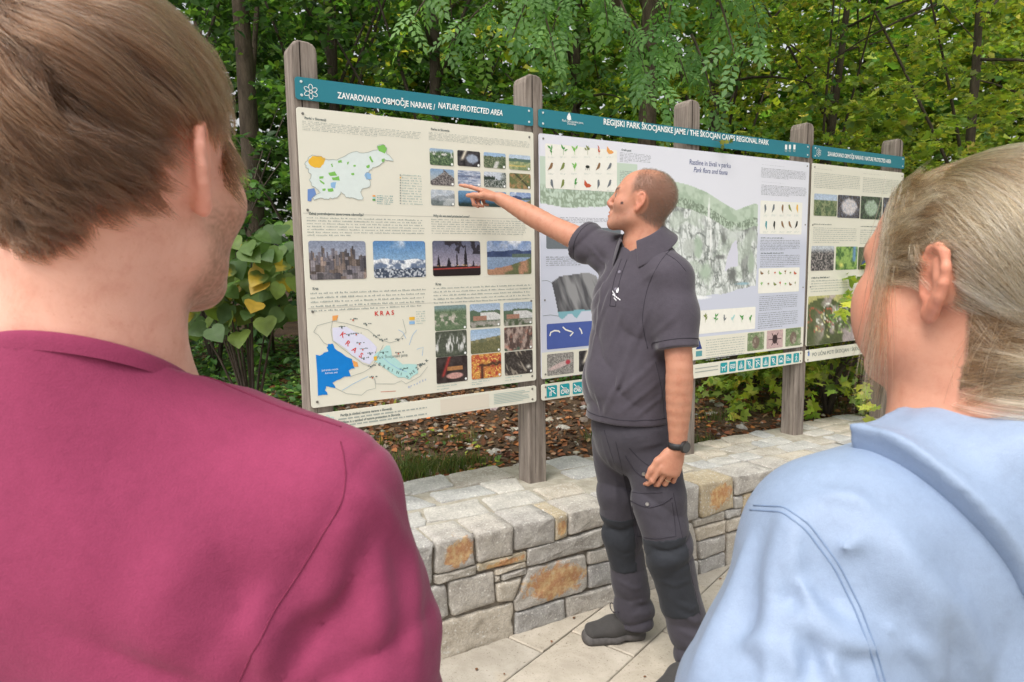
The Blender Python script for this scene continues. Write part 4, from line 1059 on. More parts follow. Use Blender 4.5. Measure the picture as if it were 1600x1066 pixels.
def sprite(cx, cz, s, kind, colr, r):
    """small printed plant or animal"""
    if kind == 'plant':
        mm = []
        for k in range(r.integers(4, 7)):
            a = R(90+r.uniform(-65, 65)); L = s*r.uniform(.5, 1); w = s*r.uniform(.12, .2); b = np.array([cx+r.normal(0, .08)*s, cz+r.uniform(-.5, .3)*s]); d = np.array([math.cos(a), math.sin(a)]); n_ = np.array([-d[1], d[0]])
            mm.append([b, b+d*L*.5+n_*w, b+d*L, b+d*L*.5-n_*w])
        mm.append([(cx-s*.03, cz-s*.8), (cx+s*.03, cz-s*.8), (cx+s*.03, cz+s*.5), (cx-s*.03, cz+s*.5)])
    elif kind == 'bird':
        f_ = 1 if r.random() < .5 else -1; ti = r.uniform(-.5, .9)
        pts = np.array([(-.2, .62), (0, .78), (.18, .68), (.30, .60), (.2, .52), (.24, .2), (.1, -.25), (-.25, -.5), (-.65, -.85), (-.55, -.55), (-.4, -.1), (-.3, .3)])*s
        ca, sn = math.cos(ti*.5), math.sin(ti*.5); pts = np.stack([pts[:, 0]*ca-pts[:, 1]*sn, pts[:, 0]*sn+pts[:, 1]*ca], 1); pts[:, 0] *= f_
        mm = [[(cx+a, cz+b) for a, b in pts]]
    elif kind == 'insect':
        mm = [[(cx+s*.5*math.cos(q), cz+s*.28*math.sin(q)) for q in np.arange(8)*math.pi/4]]
        for k in range(3): mm.append([(cx-.5*s+.4*k*s, cz-.6*s), (cx-.42*s+.4*k*s, cz-.6*s), (cx-.2*s+.25*k*s, cz+.5*s)])
    elif kind == 'moth':
        mm = [[(cx, cz), (cx-.7*s, cz+.7*s), (cx-.8*s, cz-.2*s), (cx-.3*s, cz-.7*s), (cx+.5*s, cz-.6*s), (cx+.9*s, cz-.3*s), (cx+.3*s, cz+.05*s)]]
    V = []; F = []
    for q in mm:
        q = [tuple(p) for p in q]; ar = sum(q[i-1][0]*q[i][1]-q[i][0]*q[i-1][1] for i in range(len(q)))
        if ar < 0: q = q[::-1]
        i0 = len(V); V += [(p[0]-BO[0], -0.0020-.0001*len(F), p[1]-BO[2]) for p in q]; F.append(tuple(range(i0, i0+len(q))))
    obj('species_picture', np_mesh('species_picture', V, F, colr, smooth=False), P2)
sr = np.random.default_rng(12)
c1 = [[('plant', 'green2'), ('plant', 'green2'), ('plant', 'green'), ('plant', 'olive'), ('plant', 'rust'), ('moth', 'orange')], [('bird', 'brown'), ('bird', 'olive'), ('plant', 'green'), ('insect', 'black'), ('bird', 'brown'), ('bird', 'slate')], [('bird', 'slate'), ('bird', 'olive'), ('plant', 'green2'), ('moth', 'rust'), ('bird', 'slate'), ('bird', 'slate')]]
for r_, yy_ in enumerate((400, 490, 582)):
    for c_, xx_ in enumerate((143, 208, 270, 340, 402, 462)):
        x_, z_ = B(*z3((xx_, yy_))); k_, m_ = c1[r_][c_]; sprite(x_, z_, .026, k_, INK[m_], sr)
        para(z3((xx_-18, yy_+32)), z3((xx_+18, yy_+44)), 2, P2, INK['pale'], y=-.0019, last=.8)
line_text('Kraški gozd', z3((525, 402)), z3((577, 405)), 3.2, INK['dark'], P2, 'heading', bold=.001)
para(z3((516, 408)), z3((686, 478)), 7, P2, INK['slate'], last=.3)
line_text('Karst vegetation', z3((525, 503)), z3((597, 505)), 3.2, INK['dark'], P2, 'heading', bold=.001) if False else None
para(z3((516, 507)), z3((686, 590)), 8, P2, INK['slate'])
line_text('Rastline in živali v parku', z3((893, 476)), z3((1117, 500)), 8.2, INK['blue'], P2, 'title', y=-.0016)
line_text('Park flora and fauna', z3((915, 518)), z3((1100, 534)), 8.0, INK['blue'], P2, 'title', y=-.0016, shear=.25)
for tl, br, nl in (((1285, 492), (1530, 568), 8), ((1285, 584), (1530, 658), 8), ((1280, 884), (1496, 944), 7), ((1280, 966), (1496, 1032), 7)):
    para(z3(tl), z3(br), nl, P2, INK['slate'], y=-.0016); 
    para(z3((tl[0]+2, tl[1]-14)), z3((tl[0]+125, tl[1]-3)), 1, P2, INK['dark'], y=-.0016, fill=.7, last=1.0)
rect_px('species_card', (1280, 672), (1502, 858), INK['card'], -0.0014, fn=z3)
c2 = [[('bird', 'slate'), ('bird', 'slate'), ('bird', 'brown'), ('bird', 'olive'), ('bird', 'yellow')], [('bird', 'teal'), ('bird', 'black'), ('bird', 'brown'), ('bird', 'brown'), ('bird', 'black')]]
for r_, yy_ in enumerate((715, 805)):
    for c_, xx_ in enumerate((1308, 1352, 1397, 1437, 1477)):
        x_, z_ = B(*z3((xx_, yy_))); k_, m_ = c2[r_][c_]; sprite(x_, z_, .030, k_, INK[m_], sr)
        para(z3((xx_-14, yy_+33)), z3((xx_+14, yy_+45)), 2, P2, INK['pale'], y=-.0019, last=.8)
rect_px('species_card', (1270, 172), (1488, 297), INK['card'], -0.0014, fn=z4)
for r_, yy_ in enumerate((195, 255)):
    for c_, xx_ in enumerate((1287, 1322, 1358, 1387, 1415, 1442, 1468)):
        x_, z_ = B(*z4((xx_, yy_))); sprite(x_, z_, .017, ('moth', 'plant', 'insect')[(r_+c_) % 3], INK[('brown', 'olive', 'rust', 'green')[(r_*3+c_) % 4]], sr)
for tl, br, nl in (((1275, 320), (1482, 390), 8), ((1268, 412), (1482, 482), 8)): para(z4(tl), z4(br), nl, P2, INK['slate'], y=-.0016)
rect_px('species_card', (800, 412), (1250, 500), INK['card'], -0.0014, fn=z4)
for c_, xx_ in enumerate((930, 980, 1035, 1082, 1130, 1178, 1225)):
    x_, z_ = B(*z4((xx_, 443))); sprite(x_, z_, .030, 'plant', INK[('slate', 'olive', 'green2', 'slate', 'aqua', 'green2', 'green2')[c_]], sr)
rect_px('dark_box', (115, 815), (520, 935), INK['slate'], -0.0014, .008, z3)
para(z4((115, 105)), z4((420, 155)), 5, P2, INK['slate'], y=-.0016)
para(z3((190, 760)), z3((500, 800)), 4, P2, INK['slate'], y=-.0016)
lines_flat('print_line', [[B(*z4(p)) for p in ((92, 240), (120, 238), (145, 250))], [B(*z4(p)) for p in ((98, 430), (140, 425), (185, 432))]], -.0014, INK['dark'], P2, .0016)
rect_px('blue_box', (118, 475), (520, 575), INK['navy'], -0.0014, .006, z4)
lines_flat('worm_picture', [[B(*z4(p)) for p in ((135, 540), (140, 520), (160, 510), (182, 512), (190, 520))], [B(*z4(p)) for p in ((205, 490), (220, 505), (250, 515), (262, 520), (245, 540))], [B(*z4(p)) for p in ((295, 495), (305, 510), (310, 528))]], -.0018, INK['card'], P2, .007)
for tl, br, s_ in (((120, 640), (265, 740), 'fish'), ((293, 622), (430, 718), 'cave'), ((1210, 525), (1298, 612), 'owl'), ((1315, 512), (1400, 600), 'beetle'), ((1417, 500), (1497, 588), 'owl')): photo(z4(tl), z4(br), s_, P2, 52, .006, -.0014)
para(z4((985, 556)), z4((1195, 650)), 9, P2, INK['grey'], y=-.0014)
(xa, za_), (xb, zb2) = B(*z4((930, 560))), B(*z4((962, 648)))
flat('emblem', [(xa, zb2), (xb, zb2), (xb, zb2+.03), (xa, zb2+.03)], -.0014, INK['teal'], P2); flat('emblem', [(xa, zb2+.04), (xb, zb2+.04), ((xa+xb)/2, za_)], -.0014, INK['blue'], P2)
# footer 2 : pictograms
F2 = feet_[1]
def pictogram(tl, br, kind):
    (x0, z1_), (x1, z0_) = B(*z4(tl)), B(*z4(br)); cz = (ST+SB)/2; hh = .0285
    flat('pictogram', rrect(x0, x1, cz-hh, cz+hh, .006), -.0010, INK['icon'], F2)
    cx = (x0+x1)/2; s = min(.024, (x1-x0)*.42)
    q = np.linspace(0, 2*math.pi, 12)
    L = []
    if kind == 'bike': L = [np.stack([cx-.5*s+.4*s*np.cos(q), cz-.35*s+.4*s*np.sin(q)], 1), np.stack([cx+.5*s+.4*s*np.cos(q), cz-.35*s+.4*s*np.sin(q)], 1), [(cx-.5*s, cz-.35*s), (cx-.2*s, cz+.35*s), (cx+.35*s, cz+.35*s), (cx+.5*s, cz-.35*s)], [(cx-.2*s, cz+.35*s), (cx, cz-.35*s), (cx+.35*s, cz+.35*s)], [(cx-.9*s, cz+.9*s), (cx+.9*s, cz-.9*s)]]
    elif kind == 'tent': L = [[(cx-.8*s, cz-.7*s), (cx, cz+.9*s), (cx+.8*s, cz-.7*s), (cx-.8*s, cz-.7*s)], [(cx, cz+.4*s), (cx-.2*s, cz-.65*s)], [(cx, cz+.4*s), (cx+.25*s, cz-.65*s)]]
    elif kind == 'walk': L = [[(cx, cz+.9*s), (cx+.02*s, cz+.6*s)], [(cx, cz+.5*s), (cx, cz-.1*s), (cx+.4*s, cz-.95*s)], [(cx, cz-.1*s), (cx-.4*s, cz-.95*s)], [(cx-.45*s, cz), (cx, cz+.45*s), (cx+.45*s, cz)]]
    elif kind == 'dog': L = [[(cx-.8*s, cz+.3*s), (cx-.5*s, cz+.1*s), (cx+.4*s, cz+.15*s), (cx+.85*s, cz+.6*s)], [(cx-.5*s, cz+.1*s), (cx-.55*s, cz-.8*s)], [(cx+.4*s, cz+.1*s), (cx+.4*s, cz-.8*s)], [(cx-.5*s, cz), (cx+.4*s, cz)]]
    elif kind == 'camper': L = [[(cx-.8*s, cz-.3*s), (cx-.8*s, cz+.5*s), (cx+.8*s, cz+.5*s), (cx+.8*s, cz-.3*s), (cx-.8*s, cz-.3*s)], [(cx-.7*s, cz+.1*s), (cx+.7*s, cz+.1*s)], [(cx-.4*s, cz-.6*s), (cx-.4*s, cz-.3*s)], [(cx+.4*s, cz-.6*s), (cx+.4*s, cz-.3*s)]]
    elif kind == 'hand': L = [[(cx-.5*s, cz-.9*s), (cx-.5*s, cz-.1*s), (cx+.6*s, cz+.1*s)], [(cx-.2*s, cz-.1*s), (cx-.2*s, cz-.9*s)], [(cx-.7*s, cz+.5*s), (cx, cz+.8*s), (cx+.7*s, cz+.5*s)], [(cx-.9*s, cz+.9*s), (cx+.9*s, cz-.6*s)]]
    elif kind == 'house': L = [[(cx-.7*s, cz-.6*s), (cx-.7*s, cz+.2*s), (cx, cz+.8*s), (cx+.7*s, cz+.2*s), (cx+.7*s, cz-.6*s), (cx-.7*s, cz-.6*s)], [(cx-.4*s, cz-.2*s), (cx+.4*s, cz-.2*s)], [(cx-.4*s, cz-.4*s), (cx+.4*s, cz-.4*s)]]
    elif kind == 'shoe': L = [[(cx-.8*s, cz-.4*s), (cx-.8*s, cz+.6*s), (cx-.2*s, cz+.5*s), (cx+.1*s, cz), (cx+.8*s, cz-.15*s), (cx+.8*s, cz-.4*s), (cx-.8*s, cz-.4*s)], [(cx-.7*s, cz), (cx, cz)]]
    else: L = [np.stack([cx-.1*s+.45*s*np.cos(q), cz+.25*s+.45*s*np.sin(q)], 1), [(cx-.1*s, cz-.2*s), (cx-.1*s, cz-.9*s)], [(cx-.8*s, cz+.9*s), (cx+.8*s, cz-.9*s)]]
    lines_flat('pictogram_mark', L, -.0015, INK['white'], F2, .0042)
for (a, b), k_ in zip(((118, 175), (190, 243), (260, 312), (328, 378), (394, 440)), ('hand', 'bike', 'bike', 'fire', 'dog')): pictogram((a, 830), (b, 870), k_)
z4x = (1062, 1110, 1157, 1202, 1247, 1291, 1334, 1375, 1416, 1457)
z4y = (1100, 1147, 1193, 1238, 1281, 1325, 1366, 1407, 1448, 1489)
for a, b, k_ in zip(z4x, z4y, ('dog', 'camper', 'tent', 'fire', 'hand', 'tent', 'fire', 'house', 'shoe', 'walk')): pictogram((a, 715), (b, 670), k_)
for zc in (.945, .925):
    x_a, x_b = B(*z4((925, 740)))[0], B(*z4((1050, 720)))[0]
    lines_flat('text_block', [[(x_a, zc), (x_b, zc)]], -.0011, INK['grey'], F2, .005)

# ---- panel 3
P3 = panels[2]
z5 = lambda p: (1220+p[0]/2.05, 160+p[1]/2.05)
for tl, br, nl in (((108, 222), (254, 285), 9), ((264, 238), (392, 298), 9), ((104, 398), (243, 452), 8), ((255, 405), (385, 455), 7), ((97, 568), (238, 602), 5), ((248, 572), (380, 596), 4)):
    para(z5(tl), z5(br), nl, P3); para(z5((tl[0]+1, tl[1]-11)), z5((tl[0]+58, tl[1]-4)), 1, P3, INK['dark'], fill=.7, last=1.0)
for tl, br, s_ in (((107, 292), (178, 366), 'meadow2'), ((183, 296), (251, 372), 'shells'), ((257, 300), (321, 376), 'moss'), ((328, 305), (388, 380), 'shells'), ((98, 460), (168, 538), 'crowd'), ((177, 462), (243, 535), 'garden'), ((249, 464), (312, 534), 'child'), ((318, 466), (378, 533), 'forest'), ((88, 622), (234, 762), 'map'), ((244, 608), (300, 650), 'forest'), ((240, 657), (298, 700), 'house'), ((236, 708), (294, 752), 'crowd'), ((308, 606), (362, 646), 'meadow'), ((304, 654), (360, 696), 'cave'), ((300, 704), (356, 746), 'lake')):
    photo(z5(tl), z5(br), s_, P3, 44, .008)
line_text('PO UČNI POTI ŠKOCJAN / ŠKOCJAN EDUCATION TRAIL', z5((100, 814)), z5((352, 769)), 5.6, INK['dark'], feet_[2])
x_, z_ = B(*z5((89, 806))); flat('drop_emblem', [(x_-.008, z_-.012), (x_+.006, z_-.014), (x_+.010, z_-.002), (x_+.002, z_+.028), (x_-.008, z_+.004)], -.0012, INK['seadark'], feet_[2])
# ================================================================== people: blended volumes turned into one skin
f32 = np.float32
def nrm(v): v = np.asarray(v, float); return v/np.linalg.norm(v)
class Vol:
    """a list of soft-blended primitives with culling; eval(P) gives a signed distance"""
    def __init__(self): self.p = []
    def _add(self, fn, c, r, k, op): self.p.append((fn, np.asarray(c, f32), float(r), k, op)); return self
    def rc(self, a, b, ra, rb, k=0.02, op='+'):
        a = np.asarray(a, f32); b = np.asarray(b, f32); ab = b-a; L2 = float(ab@ab)+1e-12
        def fn(P):
            q = P-a; t = np.clip(q@ab/L2, 0, 1)
            q = q-t[:, None]*ab
            return np.sqrt(np.einsum('ij,ij->i', q, q))-(ra+(rb-ra)*t)
        return self._add(fn, (a+b)/2, math.sqrt(L2)/2+max(ra, rb), k, op)
    def chain(self, pts, rads, k=0.015, op='+'):
        for i in range(len(pts)-1): self.rc(pts[i], pts[i+1], rads[i], rads[i+1], k, op)
        return self
    def ell(self, c, r, M=None, k=0.02, op='+'):
        c = np.asarray(c, f32); r = np.asarray(r, f32); M = np.eye(3, dtype=f32) if M is None else np.asarray(M, f32)   # rows of M: local axes
        def fn(P):
            q = (P-c)@M.T/r; k0 = np.sqrt(np.einsum('ij,ij->i', q, q)); q = q/r; k1 = np.sqrt(np.einsum('ij,ij->i', q, q))
            return k0*(k0-1)/np.maximum(k1, 1e-6)
        return self._add(fn, c, float(r.max()), k, op)
    def ecap(self, a, b, side, wa, da, wb, db, k=0.03, op='+'):
        """capsule with an elliptic section: half width w along side, half depth d across"""
        a = np.asarray(a, f32); b = np.asarray(b, f32); ab = b-a; L = float(np.linalg.norm(ab)); ax = ab/L
        side = np.asarray(side, float); side = nrm(side-ax*(side@ax)).astype(f32); fr = np.cross(ax, side).astype(f32)
        def fn(P):
            q = P-a; u = q@ax; t = np.clip(u/L, 0, 1); al = u-t*L
            w = wa+(wb-wa)*t; d = da+(db-da)*t; m = np.minimum(w, d)
            s = q@side; f = q@fr
            k0 = np.sqrt((s/w)**2+(f/d)**2+(al/m)**2); k1 = np.sqrt((s/w**2)**2+(f/d**2)**2+(al/m**2)**2)
            return k0*(k0-1)/np.maximum(k1, 1e-6)
        return self._add(fn, (a+b)/2, L/2+max(wa, wb, da, db), k, op)
    def eval(self, P):
        P = np.asarray(P, f32)
        lo, hi = P.min(0), P.max(0); c = (lo+hi)/2; rad = float(np.linalg.norm(hi-lo))/2
        D = np.full(len(P), 0.3, f32)
        for fn, pc, pr, k, op in self.p:
            gap = float(np.linalg.norm(c-pc))-pr-rad
            if gap > 0.07: continue
            d = fn(P)
            if op == '+':
                h = np.clip(0.5+0.5*(D-d)/k, 0, 1); D = D+(d-D)*h-k*h*(1-h)
            else:
                h = np.clip(0.5-0.5*(D+d)/k, 0, 1); D = D+(-d-D)*h+k*h*(1-h)
        return D
def surface(fn, lo, hi, h):
    """sparse surface nets; returns vertices and quads"""
    lo = np.floor(np.asarray(lo, float)/(4*h))*4*h; n = np.ceil((np.asarray(hi, float)-lo)/(4*h)).astype(int)+1
    H = 4*h
    Dc = np.full(n, 0.3, f32); ch = 7
    for i in range(0, n[0], ch):
        for j in range(0, n[1], ch):
            for k in range(0, n[2], ch):
                g = np.stack(np.meshgrid(np.arange(i, min(i+ch, n[0])), np.arange(j, min(j+ch, n[1])), np.arange(k, min(k+ch, n[2])), indexing='ij'), -1)
                s = g.shape[:3]
                Dc[i:i+ch, j:j+ch, k:k+ch] = fn((lo+g.reshape(-1, 3)*H).astype(f32)).reshape(s)
    near = np.abs(Dc) < 1.9*H
    sg = Dc < 0
    act = np.zeros_like(near[:-1, :-1, :-1]); mixed = np.zeros_like(act); s0 = sg[:-1, :-1, :-1]
    for dx in (0, 1):
        for dy in (0, 1):
            for dz in (0, 1):
                v = (slice(dx, n[0]-1+dx), slice(dy, n[1]-1+dy), slice(dz, n[2]-1+dz))
                act |= near[v]; mixed |= sg[v] != s0
    act |= mixed
    B_ = np.argwhere(act)
    o5 = np.stack(np.meshgrid(*[np.arange(5)]*3, indexing='ij'), -1).reshape(-1, 3)
    # blocks sorted by macro cell so that culling works
    key = (B_//6)@np.array([1000003, 1009, 1]); order = np.argsort(key, kind='stable'); ks = key[order]
    cuts = np.flatnonzero(np.diff(ks))+1
    dc = np.empty(len(B_), f32)
    for seg in np.split(order, cuts): dc[seg] = fn((lo+(B_[seg]*4+2)*h).astype(f32))
    ok = np.abs(dc) < 1.9*H
    B_ = B_[ok]; vals = np.empty((len(B_), 125), f32)
    key = (B_//6)@np.array([1000003, 1009, 1]); order = np.argsort(key, kind='stable'); cuts = np.flatnonzero(np.diff(key[order]))+1
    for seg in np.split(order, cuts):
        P = (lo+(B_[seg][:, None, :]*4+o5[None])*h).reshape(-1, 3).astype(f32)
        vals[seg] = fn(P).reshape(len(seg), 125)
    D = vals.reshape(-1, 5, 5, 5); sgn = D < 0
    A = sgn[:, :4, :4, :4]
    mix_ = np.zeros(A.shape, bool)
    for dx in (0, 1):
        for dy in (0, 1):
            for dz in (0, 1): mix_ |= sgn[:, dx:4+dx, dy:4+dy, dz:4+dz] != A
    w = np.argwhere(mix_)                                       # active cells
    b, ci, cj, ck = w.T
    gidx = B_[b]*4+w[:, 1:]
    acc = np.zeros((len(w), 3)); cnt = np.zeros(len(w))
    cs = [(x, y, z) for x in (0, 1) for y in (0, 1) for z in (0, 1)]
    for c in cs:
        for ax in range(3):
            if c[ax]: continue
            e = list(c); e[ax] = 1
            d0 = D[b, ci+c[0], cj+c[1], ck+c[2]]; d1 = D[b, ci+e[0], cj+e[1], ck+e[2]]
            m = (d0 < 0) != (d1 < 0); t_ = np.where(m, d0/np.where(m, d0-d1, 1), 0)
            for q in range(3): acc[:, q] += m*(c[q]+(t_ if q == ax else 0))
            cnt += m
    V = lo+(gidx+acc/cnt[:, None])*h
    dims = (n*4+8).astype(np.int64)
    def kk(g): return ((g[:, 0]+2)*dims[1]+(g[:, 1]+2))*dims[2]+(g[:, 2]+2)
    keys = kk(gidx.astype(np.int64)); so = np.argsort(keys); sk = keys[so]
    def look(g):
        q = kk(g); p = np.searchsorted(sk, q); p = np.minimum(p, len(sk)-1)
        return np.where(sk[p] == q, so[p], -1)
    quads = []
    d000 = D[b, ci, cj, ck]
    for ax in range(3):
        e = [0, 0, 0]; e[ax] = 1
        d1 = D[b, ci+e[0], cj+e[1], ck+e[2]]
        m = (d000 < 0) != (d1 < 0); g = gidx[m].astype(np.int64)
        u, v = [(1, 2), (2, 0), (0, 1)][ax]
        U = np.zeros(3, np.int64); U[u] = 1; W_ = np.zeros(3, np.int64); W_[v] = 1
        q = np.stack([look(g-U-W_), look(g-W_), look(g), look(g-U)], 1)
        flip = (d000 >= 0)[m]
        q[flip] = q[flip][:, ::-1]
        quads.append(q[(q >= 0).all(1)])
    return V, np.concatenate(quads)
def relax(V, F, it=2, lam=0.5):
    """a little smoothing along the edges"""
    e = np.concatenate([F[:, [0, 1]], F[:, [1, 2]], F[:, [2, 3]], F[:, [3, 0]]])
    for _ in range(it):
        s = np.zeros_like(V); c = np.zeros(len(V))
        for q in range(3):
            s[:, q] = np.bincount(e[:, 0], V[e[:, 1], q], len(V))+np.bincount(e[:, 1], V[e[:, 0], q], len(V))
        c = np.bincount(e[:, 0], minlength=len(V))+np.bincount(e[:, 1], minlength=len(V))
        V = V+lam*(s/np.maximum(c, 1)[:, None]-V)
    return V
def biggest(V, F, keep=.03):
    """drops stray crumbs: keeps connected pieces holding at least a share of the vertices"""
    lab = np.arange(len(V))
    while True:
        m = lab[F].min(1); new = lab.copy(); np.minimum.at(new, F.ravel(), np.repeat(m, F.shape[1])); new = new[new]; new = new[new]
        if (new == lab).all(): break
        lab = new
    cnt = np.bincount(lab, minlength=len(V)); ok = cnt[lab] >= max(keep*len(V), 1)
    F = F[ok[F].all(1)]; used = np.unique(F); rem = np.full(len(V), -1); rem[used] = np.arange(len(used))
    return V[used], rem[F]
def sdf_obj(name, fn, lo, hi, h, mat, parent, origin, colfn=None, smooth_it=1):
    V, F = surface(fn, lo, hi, h)
    V, F = biggest(V, F)
    if smooth_it: V = relax(V, F, smooth_it)
    o = obj(name, np_mesh(name, V-origin, F, mat, colors=colfn(V) if colfn else None), parent)
    o['_'] = 0; del o['_']
    return o, V, F
class Creases:
    """single folds in cloth: soft ridges along short lines on the garment, each with a hollow beside it"""
    def __init__(self, sharp=False): self.c = []; self.sharp = sharp
    def add(self, pts, amp, w):
        self.c.append((np.asarray(pts, f32), amp, w)); return self
    def seen(self, fn, px, amp, w, h0, n=5):
        """a fold traced where the camera sees it, carried back onto the cloth"""
        px = np.asarray(px, float); t = np.linspace(0, len(px)-1, n); i = np.clip(t.astype(int), 0, len(px)-2); q = px[i]+(px[i+1]-px[i])*(t-i)[:, None]
        D = np.array([nrm(ray(*u)) for u in q]); s = np.full(n, h0*.9)
        for _ in range(40): s = s+np.clip(np.array([float(fn((CAM+D[j]*s[j])[None].astype(f32))[0]) for j in range(n)]), -.02, .06)*.85
        P = CAM+D*s[:, None]
        ok = (s < h0*2.0) & (np.abs(np.array([float(fn(P[j][None].astype(f32))[0]) for j in range(n)])) < .004)
        ok &= np.r_[True, np.linalg.norm(np.diff(P, axis=0), axis=1) < .35*max(.3, h0*.35)]
        return self.add(P[ok], amp, w) if ok.sum() > 1 else self
    def eval(self, P):
        out = np.zeros(len(P), f32); lo, hi = P.min(0), P.max(0); c = (lo+hi)/2; rad = float(np.linalg.norm(hi-lo))/2
        for pts, amp, w in self.c:
            m = pts.mean(0)
            if float(np.linalg.norm(m-c)) > float(np.linalg.norm(pts-m, axis=1).max())+rad+4*w: continue
            best = np.full(len(P), 1e3, f32); tt = np.zeros(len(P), f32); k = len(pts)-1
            for j in range(k):
                a = pts[j]; ab = pts[j+1]-a; q = P-a; t = np.clip(q@ab/float(ab@ab+1e-9), 0, 1); q = q-t[:, None]*ab; d2 = np.einsum('ij,ij->i', q, q)
                u = d2 < best; best = np.where(u, d2, best); tt = np.where(u, (j+t)/k, tt)
            best = best/(w*w)
            out += -amp*np.sin(np.pi*np.clip(tt*.92+.04, 0, 1))**.7*((np.exp(-np.sqrt(best))*1.15-.45*np.exp(-best/9)) if self.sharp else (np.exp(-best)-.5*np.exp(-best/6)))
        return out
def rotm(ax, a):
    return np.array(Matrix.Rotation(a, 3, Vector(ax)))
def sstep(a, b, v): t_ = np.clip((v-a)/(b-a), 0, 1); return t_*t_*(3-2*t_)

# ---------------------------------------------------------------- materials for people
def skin_mat(name, bump=0.25):
    t = new_mat(name)
    a = t.n('ShaderNodeVertexColor'); a.layer_name = 'col'
    co = t.coord()
    mo = t.ramp(t.noise(co, 38, 6, 0.7, .4), [(0.28, (0.86, 0.72, 0.69)), (0.5, (1, .97, .97)), (0.72, (1.06, 1.10, 1.12))])
    c = t.mix(0.8, a.outputs[0], mo, 'MULTIPLY')
    fr = t.ramp(t.noise(co, 260, 2, 0.6), [(0.0, (0.8, 0.68, 0.62)), (0.30, (0.9, 0.82, 0.78)), (0.38, (1, 1, 1))])
    c = t.mix(0.5, c, fr, 'MULTIPLY')
    t.l(c, t.b.inputs['Base Color'])
    t.b.inputs['Roughness'].default_value = 0.52
    t.b.inputs['Specular IOR Level'].default_value = 0.35
    t.b.inputs['Subsurface Weight'].default_value = 0.12
    t.b.inputs['Subsurface Radius'].default_value = (0.010, 0.004, 0.002)
    t.b.inputs['Subsurface Scale'].default_value = 0.6
    b1 = t.bump(t.noise(co, 420, 3, 0.6), bump, 0.0008)
    b2 = t.bump(t.noise(co, 120, 4, 0.6), bump*0.6, 0.001, b1)
    t.l(b2, t.b.inputs['Normal'])
    return t.m
M_SKIN = skin_mat('skin')
def cloth_mat(name, col, rough=0.85, weave=900, wr=0.25, sheen=0.25, spec=0.15, var=0.10, fade=None):
    t = new_mat(name); co = t.coord()
    c = np.array(col)
    base = t.ramp(t.noise(co, 9, 5, 0.6), [(0.3, tuple(c*(1-var))), (0.7, tuple(np.minimum(1, c*(1+var))))])
    fz = t.ramp(t.noise(co, weave*1.1, 2, 0.6), [(0.35, (0.93,)*3), (0.65, (1.05,)*3)])
    base = t.mix(0.8, base, fz, 'MULTIPLY')
    mt = t.ramp(t.noise(co, 75, 5, 0.75, .5), [(0.3, (0.88,)*3), (0.5, (1.0,)*3), (0.7, (1.08,)*3)])
    base = t.mix(0.6, base, mt, 'MULTIPLY')
    t.l(base, t.b.inputs['Base Color'])
    t.b.inputs['Roughness'].default_value = rough; t.b.inputs['Specular IOR Level'].default_value = spec
    t.b.inputs['Sheen Weight'].default_value = sheen; t.b.inputs['Sheen Roughness'].default_value = 0.4
    b0 = t.bump(t.noise(co, 14, 4, 0.5, 0.6), wr, 0.012)
    b1 = t.bump(t.noise(co, weave, 2, 0.5), 0.45, 0.0008, t.bump(t.noise(co, 90, 5, .65, .4), .22, .0025, b0))
    t.l(b1, t.b.inputs['Normal'])
    return t.m
M_TSHIRT = cloth_mat('raspberry_cotton', hexc('8e3a59'), 0.9, 700, 0.10, 0.14)
M_POLO = cloth_mat('grey_polo_cotton', hexc('4a454d'), 0.88, 500, 0.22, 0.3)
M_TROUSER = cloth_mat('grey_trouser_twill', hexc('423f46'), 0.85, 500, 0.35, 0.15)
M_PATCH = cloth_mat('black_knee_fabric', hexc('2e3035'), 0.75, 700, 0.35, 0.1)
M_JEANS = cloth_mat('dark_denim', hexc('2f3a4c'), 0.9, 500, 0.3, 0.1)
M_JACKET = cloth_mat('pale_blue_nylon', hexc('8c9db7'), 0.46, 1400, 0.12, 0.05, 0.35, 0.03)
M_RUBBER = flat_mat('shoe_rubber', (0.085, 0.078, 0.076), 0.75, 0.3, 0, 0.25, 60)
M_SHOE = cloth_mat('charcoal_nubuck', hexc('42403f'), 0.92, 300, 0.3, 0.2)
M_STITCH = flat_mat('dark_stitching', hexc('37343b'), 0.9, 0.1)
M_BUTTON = flat_mat('snap_button', (0.32, 0.30, 0.28), 0.35, 0.5, 0.8)

